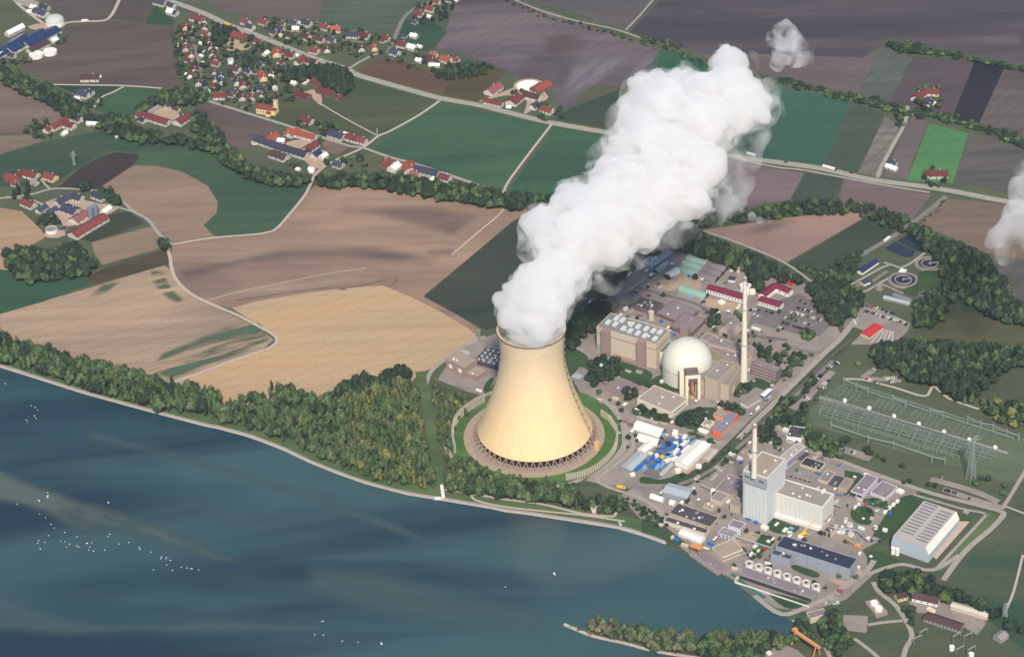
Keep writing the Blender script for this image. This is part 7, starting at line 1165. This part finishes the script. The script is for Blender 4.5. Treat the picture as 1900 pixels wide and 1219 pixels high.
hedge('long dark hedge beside the field road at the top', [(925,-6),(1000,28),(1060,45),(1140,66),(1190,82),(1240,95)], 9, (3, 6)); hedge('dark hedge clump at the field road end near the plume', [(1195,74),(1225,82),(1255,90)], 16, (6, 9)); hedge('dark hedge running under the head of the plume', [(1255,97),(1310,122),(1380,138),(1440,152)], 10, (4, 7)); hedge('wide dark hedge above the teal field', [(1436,150),(1480,160),(1530,172),(1573,184),(1600,188)], 16, (6, 9)); hedge('wide dark hedge from the teal field to the lonely farm', [(1585,182),(1630,196),(1665,206),(1700,215)], 20, (7, 11)); hedge('dark hedge right of the lonely farm', [(1705,212),(1760,222),(1810,237),(1850,250),(1910,275)], 20, (6, 10)); hedge('short dark hedge curving down beside the farm lane', [(1650,205),(1668,220),(1672,236)], 10, (5, 8))
hedge('dark wood strip in the upper right corner', [(1655,88),(1690,96),(1730,100),(1780,108),(1820,118),(1860,124),(1910,130)], 12, (6, 10)); hedge('dark thicket at the start of the upper right strip', [(1662,88),(1685,92),(1700,96)], 26, (9, 13)); hedge('hedge along the left edge of the brown field beside the village', [(322,60),(328,100),(338,150)], 9, (4, 7)); hedge('dark curved hedge by the solar roofs', [(88,58),(100,60),(115,68),(118,78),(105,84)], 7, (4, 7)); hedge('scrub along the bank between road and river', [(1160,930),(1185,945),(1215,960),(1228,975)], 12, (3, 6)); hedge('bushes along the inner plant road verge', [(1290,884),(1340,846),(1385,806)], 5, (2, 4)); hedge('bushes on the perimeter strip by the sewage road', [(1480,500),(1530,505),(1580,480),(1600,470)], 12, (4, 8)); hedge('low bushes on the access road verge', [(1705,418),(1740,388),(1752,372)], 5, (2, 4)); hedge('dark row of bushes beside the long car row', [(1602,578),(1640,590),(1683,604)], 4, (2, 4))
hedge('reeds and bushes at the tip of the river spit', [(1062,1162),(1085,1172),(1105,1178)], 5, (2, 4), mats_=(3, 4, 2)); hedge('grassy scrub along the lower shore of the spit', [(1105,1178),(1160,1190),(1210,1203),(1265,1212),(1320,1220)], 8, (2, 4), mats_=(2, 3, 1))

# ---- small clutter and shrubs on the plant yards
ZY = 'among the plant buildings'
HS2 = HS; HS = FP
for fr, pg in (('X',[(1200,900),(1330,860),(1400,800),(1480,800),(1600,880),(1690,910),(1640,1000),(1570,1100),(1440,1120),(1340,1060),(1230,990)]), ('X',[(1110,600),(1200,500),(1300,490),(1500,560),(1530,640),(1440,730),(1300,850),(1180,860),(1110,740)])):
    wood(ZY, fr, pg, 17, [B_, SH, SH], (5, 9), [0, 0, 1], avoid=True, dens=.4)
T2 = [t for t in TREES if t[7] == ZY]
for t in T2:
    root = thing('bush' if t[0] == 'shrub' else 'broadleaf_tree', '%s %s %s' % (MN[t[6]], LAB[t[0]], ZY), 'bush' if t[0] == 'shrub' else 'tree', (t[1], t[2], 0), rt.uniform(0, 6.28), 'trees '+ZY); s = t[3]; root.scale = (t[4]*s, t[4]*s, s); link('crown', crown_mesh(t[0], t[5], t[6]), None, root); link('trunk', TRUNK, None, root)
rk = random.Random(77); KC = [('white', W_WHITE, 5), ('grey', W_GREY, 5), ('brown', W_BROWN, 2), ('cream', W_CREAM, 4), ('blue', M_BLUE, 1.5), ('dark', R_DARK, 2.5), ('rust red', R_ROSE, 1)]
_kp = {}
for zn, pg in (('in the yard of the domed unit', [(1110,600),(1200,500),(1290,480),(1400,510),(1380,600),(1440,730),(1330,840),(1180,870),(1110,740)]), ('in the yard of the tall block unit', [(1200,910),(1330,870),(1400,810),(1480,800),(1600,880),(1690,915),(1640,1000),(1600,1020),(1600,1080),(1540,1115),(1440,1125),(1340,1062),(1230,990)])):
    n_ = 0
    while n_ < 135:
        px, py = rk.uniform(1100, 1700), rk.uniform(480, 1130)
        if not inpoly(px, py, pg): continue
        v = P(px, py)
        if any((v.x-a)**2+(v.y-b)**2 < (c*1.1)**2 for a, b, c in FP): continue
        nm, m_, _ = rk.choices(KC, [k[2] for k in KC])[0]; lx, ly, lz = rk.uniform(3, 9), rk.uniform(2.4, 4.5), rk.uniform(1.6, 3.4); an = math.radians(rk.choice((-35, 55))+rk.uniform(-4, 4))
        r_ = thing('storage_unit', '%s storage unit standing loose %s' % (nm, zn), 'container', (v.x, v.y, TOPZ-.3), an, 'loose storage units '+zn); MB().box(0, 0, 0, lx, ly, lz).build('body', m_, r_); MB().box(0, 0, lz+.01, lx+.2, ly+.2, .2).build('lid', rk.choice([m_, R_WHITE, R_GREY]), r_); FP.append((v.x, v.y, 5)); n_ += 1
HS = HS2
for k, pts in enumerate(([(1455,905),(1500,925),(1560,945)], [(1300,905),(1345,925),(1385,945)], [(1140,600),(1195,622),(1250,640)], [(1335,990),(1380,1006),(1430,1022)], [(1545,985),(1590,990),(1612,1010)])):
    ps = [P(*p) for p in pts]; c_ = ps[1]; r_ = thing('pipe_rack', ['grey pipe bridge beside the white turbine hall', 'grey pipe bridge left of the tall reactor block', 'grey pipe bridge behind the cream turbine hall', 'grey pipe bridge in front of the river side hall', 'grey pipe bridge beside the round lawn'][k], 'pipe rack', (c_.x, c_.y, 0), 0, 'pipe bridges'); mb = MB()
    for o_ in (-1, 0, 1): [mb.tube(ps[i]-c_+Vector((0, o_*1.1, 5)), ps[i+1]-c_+Vector((0, o_*1.1, 5)), .42, n=6) for i in range(2)]
    mb.build('pipe', M_STEELG, r_)
    for i in range(2):
        for j in range(4): a = ps[i].lerp(ps[i+1], j/4)-c_; MB().box(a.x, a.y, 0, .5, 3, 4.6).build('support', W_GREY, r_)
# ================================================================ STEAM PLUME, CLOUD WISPS, HAZE
PL = [(1014,562,54),(1030,530,62),(1046,495,70),(1036,457,76),(1012,430,56),(1080,450,80),(1120,440,75),(1090,400,80),(1066,372,40),(1130,380,80),(1180,400,75),(1150,340,72),(1200,350,90),(1250,362,66),(1182,292,68),(1230,290,92),(1280,320,70),(1200,230,66),(1250,220,86),(1208,168,46),(1300,240,76),(1270,165,46),(1330,180,64),(1350,118,38),(1376,158,44),(1398,198,44),(1372,222,36),(1296,312,38),(1172,192,26),(1292,368,40),(1418,214,26)]
def puffs(name, label, pts, zf, dens, seed, disp, vox=5.0, extra=26, kscale=1.0, hetero=None, world=(), col=(.95, .951, .958, 1)):
    rp = random.Random(seed); bm = bmesh.new(); balls = []
    for (x, y, r) in pts:
        z = zf(y); c_ = P(x, y, z); k = (c_-CAMP).dot(_f)/FPX; balls.append((c_, r*k*kscale))
    balls += [(Vector(p), r) for p, r in world]
    bs = list(balls)
    for i in range(len(bs)):
        for j in range(i+1, len(bs)):
            if (bs[i][0]-bs[j][0]).length < (bs[i][1]+bs[j][1])*.8: balls.append(((bs[i][0]+bs[j][0])/2, min(bs[i][1], bs[j][1])*.85))
    for (c_, r) in bs:
        for i in range(extra):
            d = Vector((rp.gauss(0, 1), rp.gauss(0, 1), rp.gauss(0, 1))).normalized(); rr_ = min(r*rp.choice((.14, .2, .3, .4)), 22); balls.append((c_+d*(r-rr_*.45), rr_))
    for (c_, r) in balls: bmesh.ops.create_icosphere(bm, subdivisions=2, radius=r, matrix=Matrix.Translation(c_))
    me = bpy.data.meshes.new(name); bm.to_mesh(me); bm.free(); me.polygons.foreach_set('use_smooth', [True]*len(me.polygons))
    m = bpy.data.materials.new(name+'_vapour'); m.use_nodes = True; n = m.node_tree; n.nodes.clear(); out = n.nodes.new('ShaderNodeOutputMaterial'); v = n.nodes.new('ShaderNodeVolumePrincipled')
    v.inputs['Color'].default_value = col; v.inputs['Density'].default_value = dens; v.inputs['Anisotropy'].default_value = 0.0; n.links.new(v.outputs[0], out.inputs['Volume'])
    if hetero:
        g = n.nodes.new('ShaderNodeNewGeometry'); t = n.nodes.new('ShaderNodeTexNoise'); t.inputs['Scale'].default_value = hetero[0]; t.inputs['Detail'].default_value = 4; t.inputs['Distortion'].default_value = .8; n.links.new(g.outputs['Position'], t.inputs['Vector'])
        r = n.nodes.new('ShaderNodeMapRange'); r.inputs[1].default_value = hetero[1]; r.inputs[2].default_value = hetero[2]; r.inputs[3].default_value = 0; r.inputs[4].default_value = dens; n.links.new(t.outputs[0], r.inputs[0]); n.links.new(r.outputs[0], v.inputs['Density'])
    o = link(name, me, m); rm = o.modifiers.new('skin', 'REMESH'); rm.mode = 'VOXEL'; rm.voxel_size = vox; rm.use_smooth_shade = True
    for i, (sz, st) in enumerate(disp):
        tx = bpy.data.textures.new('%s_billow_%d' % (name, i), 'CLOUDS'); tx.noise_scale = sz; tx.noise_depth = 2; d = o.modifiers.new('billow', 'DISPLACE'); d.texture = tx; d.texture_coords = 'GLOBAL'; d.strength = st; d.mid_level = .5
    r2 = o.modifiers.new('reskin', 'REMESH'); r2.mode = 'VOXEL'; r2.voxel_size = vox; r2.use_smooth_shade = True
    tag(o, label, 'steam', kind='stuff'); return o
ZF = lambda y: 184+130*max(0, (618-y)/500)**.8
MOUTH = [((TB.x, TB.y, 150), 34), ((TB.x+1, TB.y+1, 166), 38), ((TB.x+4, TB.y+4, 184), 41), ((TB.x+13, TB.y+11, 206), 40)]
puffs('steam_plume', 'huge white steam plume billowing from the cooling tower up to the right', PL, ZF, .10, 4, ((70, 26), (24, 18), (10, 11)), vox=3.2, extra=40, world=MOUTH, kscale=.81)
puffs('steam_veil', 'thin ragged steam fringe clinging to the outline of the big plume', PL, ZF, .045, 8, ((40, 34), (14, 12)), vox=6.0, extra=18, world=MOUTH[2:], kscale=.95, hetero=(.06, .47, .64))
puffs('steam_streak', 'thin curved streak of steam right of the plume middle', [(1338,335,12),(1350,355,10),(1362,373,10),(1376,390,10),(1392,402,9),(1408,410,8),(1425,413,6),(1440,411,4)], lambda y: 250, .05, 31, ((20, 12), (8, 6)), vox=3, extra=8, hetero=(.05, .38, .60))
S.cycles.volume_step_rate = 1.5; S.cycles.volume_max_steps = 256
puffs('steam_wisps', 'thin torn steam veils hanging around the plume edges', [(1115,292,34),(1138,262,26),(1150,215,34),(1170,175,26),(1400,250,40),(1385,290,40),(1360,330,44),(1350,365,36),(1330,395,30),(1425,170,34),(1440,210,24),(948,566,16),(1000,400,34),(1130,520,34),(1180,470,34),(1240,438,34),(1390,120,30),(1375,385,16),(1395,400,16),(1415,408,14),(1285,440,24)], ZF, .018, 9, ((40, 20), (14, 8)), vox=7, extra=10, hetero=(.028, .45, .62))
puffs('steam_cloud', 'small separate puff of white steam above the plume head', [(1452,62,20),(1465,85,26),(1475,98,22),(1445,98,20),(1438,75,14),(1488,95,12)], lambda y: 330, .05, 12, ((30, 34), (11, 12)), vox=3.5, extra=20, hetero=(.05, .40, .60))
puffs('drifting_cloud', 'soft white cloud patch drifting in at the right edge', [(1905,360,40),(1890,400,36),(1870,425,34),(1850,440,26),(1862,470,20),(1855,490,12),(1925,420,50),(1930,330,50),(1900,330,24)], lambda y: 330, .03, 15, ((50, 26), (18, 10)), vox=6, extra=14, hetero=(.02, .36, .62))
# ---- the air itself
hb = MB(); hb.box(0, 0, -1.0, 52100, 52100, 2062.0); hz = hb.mesh('haze'); hm = bpy.data.materials.new('haze_air'); hm.use_nodes = True; n = hm.node_tree; n.nodes.clear(); out = n.nodes.new('ShaderNodeOutputMaterial'); v = n.nodes.new('ShaderNodeVolumePrincipled')
v.inputs['Color'].default_value = (.84, .90, 1.0, 1); v.inputs['Density'].default_value = 1.5e-5; v.inputs['Anisotropy'].default_value = 0.2; n.links.new(v.outputs[0], out.inputs['Volume'])
tag(link('haze', hz, hm), 'thin bluish haze filling the air over the whole landscape', 'haze', kind='stuff')
